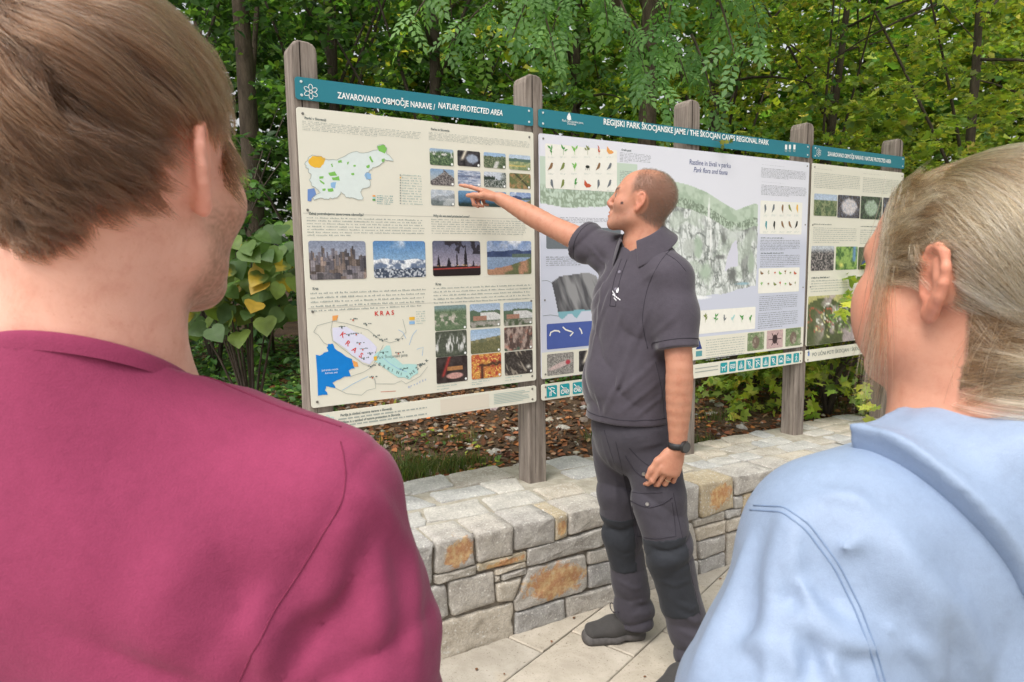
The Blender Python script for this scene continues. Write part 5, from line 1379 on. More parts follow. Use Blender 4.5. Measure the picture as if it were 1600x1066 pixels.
# ---------------------------------------------------------------- body building blocks
def head_vol(v, c, fw, up, s=1.0, female=False, detail=1):
    """c: centre between the ears; fw: where the nose points; up: crown"""
    fw = nrm(fw); up = nrm(np.asarray(up)-fw*(np.dot(up, fw))); rt = np.cross(fw, up)
    M = np.stack([rt, fw, up])                                 # local axes: x right ear, y nose, z crown
    L = lambda x, y, z: np.asarray(c)+s*(x*rt+y*fw+z*up)
    e = lambda cc, r, k=0.02, op='+', MM=None: v.ell(L(*cc), np.array(r)*s, M if MM is None else MM, k*s, op)
    jw = 0.92 if female else 1.0
    e((0, -.018, .028), (.0755, .0985, .082), .03) if female else e((0, -.018, .036), (.0755, .0985, .088), .03)
    e((0, .030, .020), (.066, .066, .080), .03)
    e((0, .040, -.045), (.056*jw, .050, .060), .03)
    v.rc(L(-.046*jw, .012, -.062), L(-.016, .074, -.094), .020*s, .017*s, .03*s); v.rc(L(.046*jw, .012, -.062), L(.016, .074, -.094), .020*s, .017*s, .03*s)
    e((0, .080, -.097), (.020, .016, .018), .018)
    for q in (-1, 1):
        e((q*.046, .055, -.022), (.022, .026, .022), .03)                         # cheek
        v.rc(L(q*.012, .092, .024), L(q*.046, .076, .024), .0085*s, .008*s, .016*s)  # brow
        e((q*.034, .103, .004), (.017, .014, .012), .014, '-')                    # socket
        e((q*.033, .078, .003), (.0135, .0135, .0125), .006)                      # eye ball under the lids
        e((q*.0105, .099, -.034), (.0075, .009, .0065), .008)                     # nostril wing
    v.rc(L(0, .096, .018), L(0, .1145, -.027), .0072*s, .0098*s, .012*s)           # nose
    v.rc(L(0, .108, -.035), L(0, .098, -.045), .008*s, .007*s, .01*s)
    v.rc(L(-.020, .088, -.064), L(0, .0985, -.0615), .0045*s, .0062*s, .008*s); v.rc(L(.020, .088, -.064), L(0, .0985, -.0615), .0045*s, .0062*s, .008*s)
    v.rc(L(-.017, .088, -.072), L(0, .0965, -.0735), .0050*s, .0070*s, .008*s); v.rc(L(.017, .088, -.072), L(0, .0965, -.0735), .0050*s, .0070*s, .008*s)
    e((0, .107, -.0672), (.022, .010, .0016), .003, '-')                          # mouth line
    for q in (-1, 1): ear(v, L, M, rt, fw, up, q, s)
    return L, M
def ear(v, L, M, rt, fw, up, q, s):
    """q = +1 right ear; a thin shell standing off the skull with a rolled rim"""
    x0 = q*.0755
    a = R(28)                                                    # how far the back edge stands off
    n = nrm(rt*q*math.cos(a)+fw*math.sin(a)*1.0)                 # outward normal of the shell
    b = nrm(-fw*math.cos(a)+rt*q*math.sin(a))                    # towards the back rim
    c0 = L(x0, -.004, -.002)
    E = lambda bb, uu, oo=0.0: c0+s*(bb*b+uu*(up*.985-fw*-.0-fw*.0)+oo*n)
    MM = np.stack([n, b, up])
    v.ell(E(.011, .004, .001), np.array([.0042, .0165, .0270])*s, MM, .004*s)
    # rim
    pts = [(-.006, .004), (-.005, .020), (.002, .0305), (.013, .0335), (.023, .028), (.0275, .016), (.0265, .002), (.022, -.010), (.014, -.020)]
    for i in range(len(pts)-1):
        o0, o1 = .0035, .0035
        v.rc(E(*pts[i], o0), E(*pts[i+1], o1), .0037*s, .0037*s, .004*s)
    v.ell(E(.0045, -.0255, .001), np.array([.0042, .0080, .0095])*s, MM, .006*s)     # lobe
    v.rc(E(.014, -.020, .002), E(.006, -.027, .001), .0040*s, .0045*s, .005*s)
    # inner fold, tragus, hollow
    for p0, p1 in (((.013, .020), (.0175, .006)), ((.0175, .006), (.013, -.012))): v.rc(E(*p0, .0035), E(*p1, .0040), .0028*s, .0030*s, .004*s)
    v.rc(E(-.004, -.004, .003), E(-.002, -.011, .003), .0042*s, .0040*s, .005*s)
    v.ell(E(.0065, -.002, .006), np.array([.0075, .0075, .0110])*s, MM, .004*s, '-')
    v.ell(E(.008, .004, -.008), np.array([.0090, .0130, .0190])*s, MM, .008*s)        # root behind
def hand_vol(v, wrist, d, n, th, curls, s=1.0, thumb=(0.75, 0.25), spread=1.0):
    """d: towards the fingers; n: out of the palm; th: thumb side; curls: index..little, radians per joint"""
    d, n, th = nrm(d), nrm(n), nrm(th)
    w = np.asarray(wrist, float)
    v.ecap(w+d*.004*s, w+d*.080*s, th, .024*s, .017*s, .0365*s, .0140*s, .012)
    v.ell(w+d*.040*s+th*.022*s+n*.010*s, np.array([.016, .028, .014])*s, np.stack([th, d, n]), .012)
    v.ell(w+d*.045*s-th*.022*s+n*.008*s, np.array([.014, .032, .013])*s, np.stack([th, d, n]), .012)
    off = [(.0285, .083), (.0095, .088), (-.0095, .085), (-.0275, .077)]
    ln = [(.043, .026, .021), (.047, .030, .022), (.043, .028, .021), (.034, .021, .019)]
    tips = []
    for i in range(4):
        p = w+th*off[i][0]*s+d*(off[i][1]-.012)*s
        dr = nrm(d+th*(.10-.07*i)*spread); cu = curls[i]; cu = cu if isinstance(cu, (list, tuple)) else (cu, cu*1.15, cu*.7)
        r0 = .0098 if i < 3 else .0086
        pts = [p]; rr = [r0*s]
        ang = 0
        p = p+dr*.012*s
        for j in range(3):
            ang += cu[j]
            dj = dr*math.cos(ang)+n*math.sin(ang)
            p = p+dj*ln[i][j]*s; pts.append(p); rr.append((r0-.0008-.0009*(j+1))*s)
        v.chain(pts, rr, .004)
        for j in (1, 2): v.ell(pts[j], np.array([1, 1, 1])*(rr[j]*1.05), None, .004)
        tips.append((pts, rr))
    p = w+d*.024*s+th*.020*s+n*.006*s
    t1 = nrm(d*thumb[0]+th*.62+n*thumb[1]); t2 = nrm(d*(thumb[0]+.35)+th*.28+n*(thumb[1]+.15)); t3 = nrm(d*(thumb[0]+.45)+th*.10+n*(thumb[1]+.25))
    a = p+t1*.040*s; b_ = a+t2*.034*s; c = b_+t3*.027*s
    v.chain([p, a, b_, c], [.0145*s, .0118*s, .0105*s, .0085*s], .008)
    return tips
def arm_vol(v, sh, el, wr, s=1.0, sho=0.052):
    sh, el, wr = [np.asarray(q, float) for q in (sh, el, wr)]
    t = np.linspace(0, 2, 17)                                   # 0..1 upper arm, 1..2 forearm; the elbow is eased round
    q = np.where(t[:, None] < 1, sh+(el-sh)*t[:, None], el+(wr-el)*(t[:, None]-1))
    q[7:10] = (q[6:9]+2*q[7:10]+q[8:11])/4
    r = np.interp(t, [0, .25, .5, .8, 1.0, 1.2, 1.45, 1.7, 1.9, 2], [sho, .0495, .0475, .0435, .0420, .0435, .0405, .0335, .0285, .0275])*s
    r[0] = sho*s
    v.chain(list(q), list(r), .003)

def face_paint(V, L, c, M, s, base, o):
    """skin tint by place on the head: ears and nose redder, lips, brows, stubble and shaved scalp where o asks"""
    q = ((V-np.asarray(c))@M.T)/s
    col = np.tile(np.asarray(base), (len(V), 1))
    x, y, z = q.T; inh = (np.abs(z) < .16) & (np.abs(x) < .12)
    red = np.asarray(base)*np.array([1.08, .74, .70])
    def lay(m, cc):
        m = np.clip(m, 0, 1)[:, None]*inh[:, None]; nonlocal col; col = col*(1-m)+np.asarray(cc)*m
    lay(sstep(.072, .082, np.abs(x))*(np.abs(z) < .045)*.42, red)
    lay(sstep(.100, .115, y)*(np.abs(z+.02) < .03)*.5, red)
    lay(np.exp(-((np.abs(x)-.045)/.022)**2-((z+.02)/.02)**2)*sstep(.03, .06, y)*.4, red)
    lay(np.exp(-((z+.0675)/.0085)**4-(x/.022)**4)*(y > .08)*.75, np.asarray(base)*np.array([.92, .55, .52]))
    lay(np.exp(-((z-.026-.05*(np.abs(x)-.03))/.0055)**4)*(np.abs(x) > .012)*(np.abs(x) < .055)*(y > .06)*.85, o['hair'])
    lay(np.exp(-((z-.004)/.005)**2-((np.abs(x)-.033)/.011)**2)*(y > .075)*.8, (.10, .07, .06))
    if o.get('stubble'):
        nz = vnoise3(V*420, 3)
        m = sstep(-.012, -.055, z-.25*np.clip(y, -.05, .05))*sstep(-.005, .025, y)*sstep(-.14, -.11, z)
        lay(m*o['stubble']*(.35+.9*nz), o.get('stubc', o['hair']))
    if 'scalp' in o: lay(o['scalp'](x, y, z), o['hair'])
    return col

def strands(name, roots, dirs_fn, n_pts, length, rad, mat, parent, origin, lock=None):
    """hair as real strands; dirs_fn(P, k) gives the next points"""
    n = len(roots)
    pts = np.empty((n, n_pts, 3), f32); pts[:, 0] = roots
    for k in range(1, n_pts): pts[:, k] = dirs_fn(pts[:, k-1], k)
    hc = bpy.data.hair_curves.new(name)
    hc.add_curves([n_pts]*n)
    hc.attributes['position'].data.foreach_set('vector', (pts-np.asarray(origin, f32)).ravel().astype(f32))
    ra = hc.attributes.get('radius') or hc.attributes.new('radius', 'FLOAT', 'POINT')
    prof = np.interp(np.linspace(0, 1, n_pts), [0, .6, 1], [1, .85, .15])
    ra.data.foreach_set('value', (np.tile(prof, (n, 1))*np.asarray(rad).reshape(-1, 1)).ravel().astype(f32))
    if lock is not None:
        la = hc.attributes.new('lock', 'FLOAT', 'CURVE'); la.data.foreach_set('value', np.asarray(lock, f32))
    hc.materials.append(mat)
    return obj(name, hc, parent), pts
def hair_mat(name, cols, rough=0.38):
    t = new_mat(name)
    for nd in list(t.t.nodes):
        if nd.type == 'BSDF_PRINCIPLED': t.t.nodes.remove(nd)
    h = t.n('ShaderNodeBsdfHairPrincipled')
    h.parametrization = 'COLOR'
    hi = t.n('ShaderNodeHairInfo')
    at_ = t.n('ShaderNodeAttribute'); at_.attribute_name = 'lock'
    m1 = t.n('ShaderNodeMath', operation='MULTIPLY'); t.l(hi.outputs['Random'], m1.inputs[0]); m1.inputs[1].default_value = .55
    m2 = t.n('ShaderNodeMath', operation='MULTIPLY'); t.l(at_.outputs['Fac'], m2.inputs[0]); m2.inputs[1].default_value = .45
    m3 = t.n('ShaderNodeMath', operation='ADD'); t.l(m1.outputs[0], m3.inputs[0]); t.l(m2.outputs[0], m3.inputs[1])
    cols = sorted(cols, key=sum)
    c = t.ramp(m3.outputs[0], [(i/(len(cols)-1), c_) for i, c_ in enumerate(cols)])
    t.l(c, h.inputs['Color'])
    h.inputs['Roughness'].default_value = rough; h.inputs['Radial Roughness'].default_value = 0.45
    t.l(h.outputs[0], t.o.inputs['Surface'])
    return t.m

BVC = {}
def seam_on(obj_name, V, F, pts, rad, mat, parent, origin, n=40, lift=0.0004, name='seam'):
    """a thin stitched ridge following a garment's surface"""
    if id(V) not in BVC: BVC[id(V)] = (BVHTree.FromPolygons(V.tolist(), F.tolist()), V)
    bv = BVC[id(V)][0]
    P = np.asarray(pts, float); tt = np.linspace(0, len(P)-1, n); i = np.clip(tt.astype(int), 0, len(P)-2); fr = (tt-i)[:, None]
    # Catmull-Rom through the points
    def at(j): return P[np.clip(j, 0, len(P)-1)]
    a, b, c, d = at(i-1), at(i), at(i+1), at(i+2)
    Q = 0.5*((2*b)+(-a+c)*fr+(2*a-5*b+4*c-d)*fr**2+(-a+3*b-3*c+d)*fr**3)
    out = []
    for q in Q:
        co, no, _, _ = bv.find_nearest(Vector(q))
        out.append(np.array(co)+np.array(no)*lift)
    Vt, Ft = tube_vf(np.array(out), rad, 5)
    return obj(name, np_mesh(name, Vt-np.asarray(origin), Ft, mat), parent)

def shoe(parent, origin, heel, toe_dir, s=1.0, up_h=.13, h1=.005, h2=.0045):
    d = nrm(np.array([toe_dir[0], toe_dir[1], 0])); sd = np.array([d[1], -d[0], 0]); z = np.array([0, 0, 1.0]); h0 = np.asarray(heel, float)
    L = lambda a, b_, c_: h0+s*(d*a+sd*b_+z*c_)
    u = Vol()
    u.ecap(L(.035, 0, .060), L(.13, .004, .055), sd, .036*s, .042*s, .042*s, .036*s, .03)
    u.ecap(L(.13, .004, .052), L(.215, .006, .045), sd, .044*s, .034*s, .042*s, .024*s, .03)
    u.rc(L(.045, 0, .06), L(.055, 0, up_h), .042*s, .043*s, .03)
    g = float(h0[2])
    up_fn = lambda P: np.maximum(u.eval(P), (g+.026*s)-P[:, 2])
    lo = h0-.32; hi = h0+.32; hi[2] = g+up_h+.06; lo[2] = g-.02
    ob, V, F = sdf_obj('shoe', up_fn, lo, hi, h1, M_SHOE, parent, origin)
    so = Vol()
    so.ecap(L(.03, 0, .018), L(.12, .002, .018), sd, .038*s, .03, .041*s, .03, .02)
    so.ecap(L(.12, .002, .018), L(.222, .006, .020), sd, .045*s, .03, .044*s, .03, .02)
    def sole_fn(P):
        q = (P-h0); a = q@d
        arch = .012*s*np.exp(-((a-.095*s)/.028)**2)
        tread = .0025*((np.sin(a*420) > .2).astype(f32))
        return np.maximum(np.maximum(so.eval(P), P[:, 2]-(g+.034*s+.006*np.exp(-((a-.01)/.05)**2)+.02*np.clip((a-.2)/.1, 0, 1))), (g+arch+tread)-P[:, 2])
    sdf_obj('sole', sole_fn, lo, hi, h2, M_RUBBER, ob, origin)
    # laces
    for k in range(4):
        a = .105+.022*k; hz = .100-.012*k
        pts = [L(a, -.026, hz-.012), L(a+.006, 0, hz+.006), L(a+.010, .028, hz-.010)]
        Vt, Ft = tube_vf(pts, .0022, 5); obj('lace', np_mesh('lace', Vt-np.asarray(origin), Ft, M_STITCH), ob)
    return ob
def bow(parent, origin, c, d, sd):
    q = np.linspace(0, 2*math.pi, 14)
    for sg in (-1, 1):
        pts = [np.asarray(c)+sg*sd*.018*(1-math.cos(a))+d*.010*math.sin(a)+np.array([0, 0, .010*(1-math.cos(a))]) for a in q]
        Vt, Ft = tube_vf(pts, .0020, 5); obj('lace', np_mesh('lace', Vt-np.asarray(origin), Ft, M_STITCH), parent)
# ================================================================== the guide pointing at the board
def dirv(s, h, z=0.0): return nrm(RH*s+FH*h+np.array([0, 0, z]))
gd = dict(
    head=at_h(1002, 318, 2.30), neck=at_h(1011, 390, 2.31),
    shR=at_h(950, 396, 2.43), elR=at_h(858, 352, 2.61), wrR=at_h(782, 311, 2.745),
    shL=at_h(1050, 434, 2.19), elL=at_h(1062, 575, 2.115), wrL=at_h(1059, 700, 2.13),
    chest=at_h(998, 470, 2.315), belly=at_h(981, 592, 2.325), hips=at_h(988, 668, 2.34),
    hipR=at_h(963, 690, 2.42), knR=at_h(974, 835, 2.45), anR=at_h(992, 968, 2.465),
    hipL=at_h(1016, 694, 2.28), knL=at_h(1044, 862, 2.20), anL=at_h(1085, 1022, 2.20))
tipR = on_y(725, 286, -0.006)
def dist(a, b): return round(float(np.linalg.norm(gd[a]-gd[b])), 3)
print('GUIDE', {k: dist(*k.split('-')) for k in ('shR-elR', 'elR-wrR', 'shL-elL', 'elL-wrL', 'hipR-knR', 'knR-anR', 'hipL-knL', 'knL-anL', 'shR-shL')}, 'hand', np.linalg.norm(tipR-gd['wrR']).round(3), 'z head', gd['head'][2].round(3), 'ank', gd['anR'], gd['anL'])
G_O = np.array([gd['hips'][0], gd['hips'][1], gz(gd['hips'][0])])
guide = thing('person', 'balding man in a grey polo shirt and work trousers pointing at the board', 'person', loc=tuple(G_O))
g_right = nrm(gd['shR']-gd['shL']); g_right[2] = 0; g_right = nrm(g_right)
g_fwd = np.cross([0, 0, 1], g_right)
p_fwd = dirv(-.93, -.30); p_right = np.cross(p_fwd, [0, 0, 1])
h_fwd = dirv(-.90, .36, .30); h_up = nrm(np.array([0, 0, 1.0])+RH*.10)
HS = .95
body = Vol()
Lg, Mg = head_vol(body, gd['head'], h_fwd, h_up, HS)
nk0 = Lg(0, -.022, -.075); 
body.rc(Lg(0, -.028, -.045), gd['neck'], .060*HS, .066, .035)
body.rc(gd['neck'], gd['chest'], .07, .10, .04)
body.ecap(gd['chest'], gd['belly'], g_right, .125, .085, .12, .10, .03)
body.ecap(gd['belly'], gd['hips'], p_right, .12, .10, .12, .09, .03)
arm_vol(body, gd['shR'], gd['elR'], gd['wrR'], .97, .05)
arm_vol(body, gd['shL'], gd['elL'], gd['wrL'], 1.02, .05)
body.rc(gd['shR'], gd['neck'], .05, .05, .04); body.rc(gd['shL'], gd['neck'], .05, .05, .04)
for q in 'RL': body.chain([gd['hip'+q], gd['kn'+q], gd['an'+q]], [.078, .055, .04], .03)
# right hand: index stretched to the board, the other fingers folded
dR = nrm(tipR-gd['wrR']); palmR = nrm(np.cross(dR, dirv(.2, .3, 1.0))); 
nR = nrm(np.array([0, 0, -1.0])*.75+dirv(.4, -.3)*.65); nR = nrm(nR-dR*(nR@dR)); thR = np.cross(dR, nR)
if thR @ (-FH*.9+np.array([0, 0, -.2])) < 0: thR = -thR
hand_vol(body, gd['wrR'], dR, nR, thR, [(.10, .10, .05), (.95, 1.35, .8), (1.05, 1.4, .8), (1.1, 1.4, .8)], 1.06, thumb=(.85, .30))
# left hand: hanging, fingers half curled
dL = nrm(dirv(-.34, 0, -1.0)); nL = nrm(dirv(-.15, .95, 0)); nL = nrm(nL-dL*(nL@dL)); thL = np.cross(nL, dL)
if thL @ (-RH) < 0: thL = -thL
fingL = hand_vol(body, gd['wrL'], dL, nL, thL, [(.35, .5, .3), (.45, .6, .35), (.5, .65, .4), (.5, .7, .4)], 1.10, thumb=(1.0, .12))
SKIN_G = srgb(np.array([184, 131, 107])/255)
def g_scalp(x, y, z):
    edge = .055+.03*np.clip((np.abs(x)-.02)/.05, 0, 1)
    side = sstep(.038, .008, y+.35*np.clip(.075-z, -.05, .1)-.02*np.clip((np.abs(x)-.05)/.02, 0, 1))
    low = sstep(-.060, -.035, z-.35*np.clip(y+.02, -.2, 0))
    bald = sstep(.085, .115, z)*sstep(-.075, -.01, y)*.70
    m = side*low*(1-bald)
    earz = sstep(1.15, .9, np.hypot((y+.004)/.034, (z+.004)/.042))*(np.abs(x) > .05)
    return m*(1-earz)*.62
def g_col(V):
    c = face_paint(V, Lg, gd['head'], Mg, HS, SKIN_G, dict(hair=(.085, .058, .042), stubble=.28, stubc=(.25, .17, .14), scalp=g_scalp))
    # forearms: sunburnt, faint hair
    for el, wr in (('elR', 'wrR'), ('elL', 'wrL')):
        d = np.linalg.norm(V-(gd[el]+gd[wr])/2, axis=1); m = np.clip(1-d/.2, 0, 1)[:, None]*.45
        hz = (vnoise3(V*np.array([260, 260, 260]), 8)[:, None]-.5)*.22
        c = c*(1-m)+np.array([.47, .235, .145])*(1+hz)*m
    # dark mole on the cheek
    q = ((V-gd['head'])@Mg.T)/HS
    m = sstep(.0068, .0042, np.linalg.norm(q[:, 1:]-np.array([.052, -.020]), axis=1))[:, None]*(q[:, 0] < 0)[:, None]
    return c*(1-m)+np.array([.07, .035, .032])*m
allj = np.array(list(gd.values())+[tipR])
b_lo, b_hi = allj.min(0)-.15, allj.max(0)+.15
bo, Vb, Fb = sdf_obj('body', body.eval, b_lo, b_hi, .0044, M_SKIN, guide, G_O, g_col, 1)
# eyes
for q in (-1, 1):
    c = Lg(q*.033, .0815, .003); bm = bmesh.new(); bmesh.ops.create_uvsphere(bm, u_segments=12, v_segments=8, radius=.0122*HS); me = bpy.data.meshes.new('eye'); bm.to_mesh(me); bm.free()
    me.materials.append(flat_mat('eye_white', (.20, .16, .14), .2, .5)); obj('eye', me, guide, tuple(c-G_O))
# short hair
gh_r = np.random.default_rng(5)
q = ((Vb-gd['head'])@Mg.T)/HS
keep = (np.abs(q[:, 2]) < .16) & (np.linalg.norm(q, axis=1) < .16)
mk = np.zeros(len(Vb)); mk[keep] = g_scalp(q[keep, 0], q[keep, 1], q[keep, 2])
cand = np.flatnonzero(mk > .12); pick = cand[gh_r.integers(0, len(cand), 16000)]
pick = pick[gh_r.random(len(pick)) < mk[pick]/.62]
rootq = Vb[pick]+gh_r.normal(0, .0016, (len(pick), 3))
def outdir(P, c, M): 
    v_ = (P-c)@M.T/np.array([.0755, .0985, .088])**2; v_ = v_@M; return v_/np.linalg.norm(v_, axis=1)[:, None]
fl = (-Mg[1]*.55-Mg[2]*.75)
lenG = gh_r.uniform(.004, .0085, len(pick))
def gstep(P, k):
    n_ = outdir(P, gd['head'], Mg); t_ = fl-n_*(n_@fl)[:, None]
    d = n_*.75+t_*.8+gh_r.normal(0, .18, P.shape); return P+d/np.linalg.norm(d, axis=1)[:, None]*lenG[:, None]/3
M_HAIR_G = hair_mat('greying_brown_hair', [(.06, .042, .03), (.11, .08, .06), (.20, .165, .14), (.08, .055, .04)], .45)
strands('hair', rootq, gstep, 4, .008, np.full(len(pick), .00022), M_HAIR_G, guide, G_O)

# ---- polo shirt
sv = Vol()
sv.ecap(gd['neck']*.45+gd['chest']*.55, gd['chest']+np.array([0, 0, -.02]), g_right, .165, .105, .178, .125, .05)
sv.ecap(gd['chest'], gd['belly'], g_right, .172, .124, .164, .143, .05)
hem_c = at_h(984, 645, 2.335)
sv.ecap(gd['belly'], hem_c+np.array([0, 0, -.08]), nrm(g_right+p_right), .162, .143, .172, .144, .04)
for sh in ('shR', 'shL'):
    sv.rc(gd['neck']+np.array([0, 0, -.01]), gd[sh], .066, .064, .045)
sR2 = gd['shR']*.42+gd['elR']*.58; sL2 = gd['shL']*.14+gd['elL']*.86
slR = Vol(); slL = Vol()
slR.chain([gd['shR'], gd['shR']*.6+gd['elR']*.4, sR2], [.064, .065, .066], .05)
slL.chain([gd['shL'], gd['shL']*.6+gd['elL']*.4, sL2], [.062, .063, .067], .06)
inR, inL = nrm(gd['elR']-gd['shR']), nrm(gd['elL']-gd['shL'])
endR = gd['shR']+inR*.125; endL = gd['shL']+inL*.235
tor_ax = nrm(gd['chest']-gd['belly'])
side_in = nrm(gd['neck']-gd['shR'])
def fold(x): return 1-2*np.abs(np.sin(x*.5))**.7      # sharp crests between slack valleys
def wr_polo(P):
    """folds: drag lines from the raised shoulder to the hip, slack above the hem"""
    q = P-gd['belly']; s = q@g_right; f = q@g_fwd; z = q[:, 2]
    n1 = vnoise3(P*9, 5)
    diag = fold((z*26-s*34+5.5*n1+f*10))
    e1 = np.exp(-((z-.03)/.16)**2)*.0062*np.clip(.6+f*3, 0, 1.2)
    hemw = fold(z*38+s*16+6*vnoise3(P*7, 9))*.0052*sstep(-.02, -.14, z)
    arm = np.linalg.norm(P-(gd['shR']+np.array([0, 0, -.05])), axis=1)
    drag = fold(arm*120+5*vnoise3(P*8, 2))*.0035*np.exp(-((arm-.13)/.07)**2)
    arm2 = np.linalg.norm(P-(gd['shL']+np.array([0, 0, -.10])+g_fwd*.04), axis=1)
    drag2 = np.sin(arm2*70+5*vnoise3(P*8, 4))*.0014*np.exp(-((arm2-.09)/.06)**2)
    return diag*e1+hemw+drag+drag2+.003*(vnoise3(P*16, 12)-.5)
cr_p = Creases(); cr_q = []
_cr = np.random.default_rng(3)
for (a_, b_, am, w_) in (((1000, 505), (948, 640), .006, .010), ((985, 560), (940, 655), .005, .009), ((1030, 560), (960, 625), .006, .010), ((1036, 590), (965, 650), .005, .009), ((958, 440), (930, 520), .006, .009), ((945, 430), (925, 560), .007, .010), ((1015, 480), (985, 560), .005, .009), ((1060, 490), (1020, 525), .004, .010), ((935, 400), (915, 380), .005, .008), ((950, 415), (925, 395), .005, .008), ((1040, 615), (990, 655), .005, .008), ((930, 600), (940, 655), .005, .008), ((1002, 440), (1030, 420), .004, .010), ((975, 480), (955, 540), .004, .010), ((1042, 560), (1030, 640), .006, .010)):
    cr_q.append((a_, b_, am, w_))
def smin(a, b, k): h = np.clip(.5+.5*(b-a)/k, 0, 1); return b*(1-h)+a*h-k*h*(1-h)
def polo_base(P): return smin(smin(sv.eval(P), np.maximum(slL.eval(P), (P-endL)@inL), .04), np.maximum(slR.eval(P), (P-endR)@inR), .04)
for pts_ in cr_q: cr_p.seen(polo_base, [pts_[0], pts_[1]], pts_[2]*1.25, pts_[3], 2.0)
def polo_fn(P):
    d = polo_base(P); m = np.abs(d) < .04
    if m.any(): d[m] += wr_polo(P[m])+cr_p.eval(P[m])
    hem = (gz(P[:, 0]) * 0+hem_c[2]-.012+.05*((P-hem_c)@g_right)*0)-P[:, 2]
    d = np.maximum(d, hem)
    # neck opening: a tilted disc cut out of the top
    nax = nrm(np.array([0, 0, 1.0])+g_fwd*.40); qn = P-gd['neck']-g_fwd*.006; un = qn@nax
    rn = np.linalg.norm(qn-un[:, None]*nax, axis=1)
    d = np.maximum(d, np.where(un > -.05, .070-rn, -1))
    d = np.maximum(d, np.where(rn < .105, un-.050, -1))
    return d
s_lo = np.min([gd[k] for k in ('shR', 'shL', 'elL', 'hips', 'neck')], axis=0)-.24; s_hi = np.max([gd[k] for k in ('shR', 'shL', 'hips', 'neck')], axis=0)+.2
s_lo[2] = hem_c[2]-.05
def hollow(fn, t_): return lambda P: fn(P)
po_, Vp, Fp = sdf_obj('polo_shirt', polo_fn, s_lo, s_hi, .0050, M_POLO, guide, G_O, None, 1)
def on_surf(px, py, VV, FF):
    if id(VV) not in BVC: BVC[id(VV)] = (BVHTree.FromPolygons(VV.tolist(), FF.tolist()), VV)
    hit = BVC[id(VV)][0].ray_cast(Vector(CAM), Vector(ray(px, py)).normalized())
    return (np.array(hit[0]), np.array(hit[1])) if hit[0] is not None else (None, None)
def seam_px(px_pts, rad, par, VV, FF, n=36, nm='seam', lift=.0002, mat=None):
    """a stitched line seen along these pixels, laid on the cloth"""
    P = np.asarray(px_pts, float); tt = np.linspace(0, len(P)-1, n); i = np.clip(tt.astype(int), 0, len(P)-2); fr = (tt-i)[:, None]
    at = lambda j: P[np.clip(j, 0, len(P)-1)]
    a, b, c, d = at(i-1), at(i), at(i+1), at(i+2)
    Q = 0.5*((2*b)+(-a+c)*fr+(2*a-5*b+4*c-d)*fr**2+(-a+3*b-3*c+d)*fr**3)
    out = [on_surf(*q, VV, FF) for q in Q]; out = [p+n_*lift for p, n_ in out if p is not None]
    if len(out) < 3: return None
    out = np.array(out); out[1:-1] = (out[:-2]+2*out[1:-1]+out[2:])/4
    Vt, Ft = tube_vf(out, rad, 5); return obj(nm, np_mesh(nm, Vt-G_O, Ft, mat or M_STITCH), par)
def SM(pts, rad=.0013, n=40, mat=M_STITCH, par=po_, VV=None, FF=None, nm='seam'): return seam_on('s', Vp if VV is None else VV, Fp if FF is None else FF, pts, rad, mat, par, G_O, n, name=nm)
# armhole of the near sleeve, shoulder seam
seam_px([(1046, 392), (1030, 412), (1012, 450), (1004, 500), (1012, 545)], .0012, po_, Vp, Fp)
seam_px([(1040, 396), (1058, 408), (1072, 424)], .0011, po_, Vp, Fp)
def ring(c, ax, r, n=20):
    a_ = nrm(np.cross(ax, [0.3, .2, 1])); b_ = np.cross(ax, a_); return [c+r*(a_*math.cos(t_)+b_*math.sin(t_)) for t_ in np.linspace(0, 2*math.pi, n)]
SM(ring(endL-inL*.022, inL, .08), .0011, 60); SM(ring(endR-inR*.022, inR, .075), .0011, 60)
SM(ring(hem_c+np.array([0, 0, .012]), np.array([0, 0, 1.0]), .16), .0012, 80)
seam_px([(1024, 565), (1034, 610), (1038, 655)], .0011, po_, Vp, Fp)
for dx in (0, 9): seam_px([(971+dx, 405), (962+dx, 430), (956+dx, 455), (953+dx, 478)], .0014, po_, Vp, Fp)
seam_px([(953, 478), (962, 479)], .0014, po_, Vp, Fp, 6)
for p in [on_surf(x_, y_, Vp, Fp)[0]-g_right*.012 for x_, y_ in ((968, 425), (962, 452))]:
    bv = BVHTree.FromPolygons(Vp.tolist(), Fp.tolist()); co, no, _, _ = bv.find_nearest(Vector(p+g_right*.012))
    bm = bmesh.new(); bmesh.ops.create_cone(bm, cap_ends=True, segments=12, radius1=.0058, radius2=.0052, depth=.002, matrix=Matrix.Translation(co+no*.001) @ no.to_track_quat('Z', 'Y').to_matrix().to_4x4()); bmesh.ops.translate(bm, verts=bm.verts, vec=Vector(-G_O))
    me = bpy.data.meshes.new('button'); bm.to_mesh(me); bm.free(); me.materials.append(flat_mat('polo_button', hexc('77727e'), .4, .5)); obj('button', me, po_)
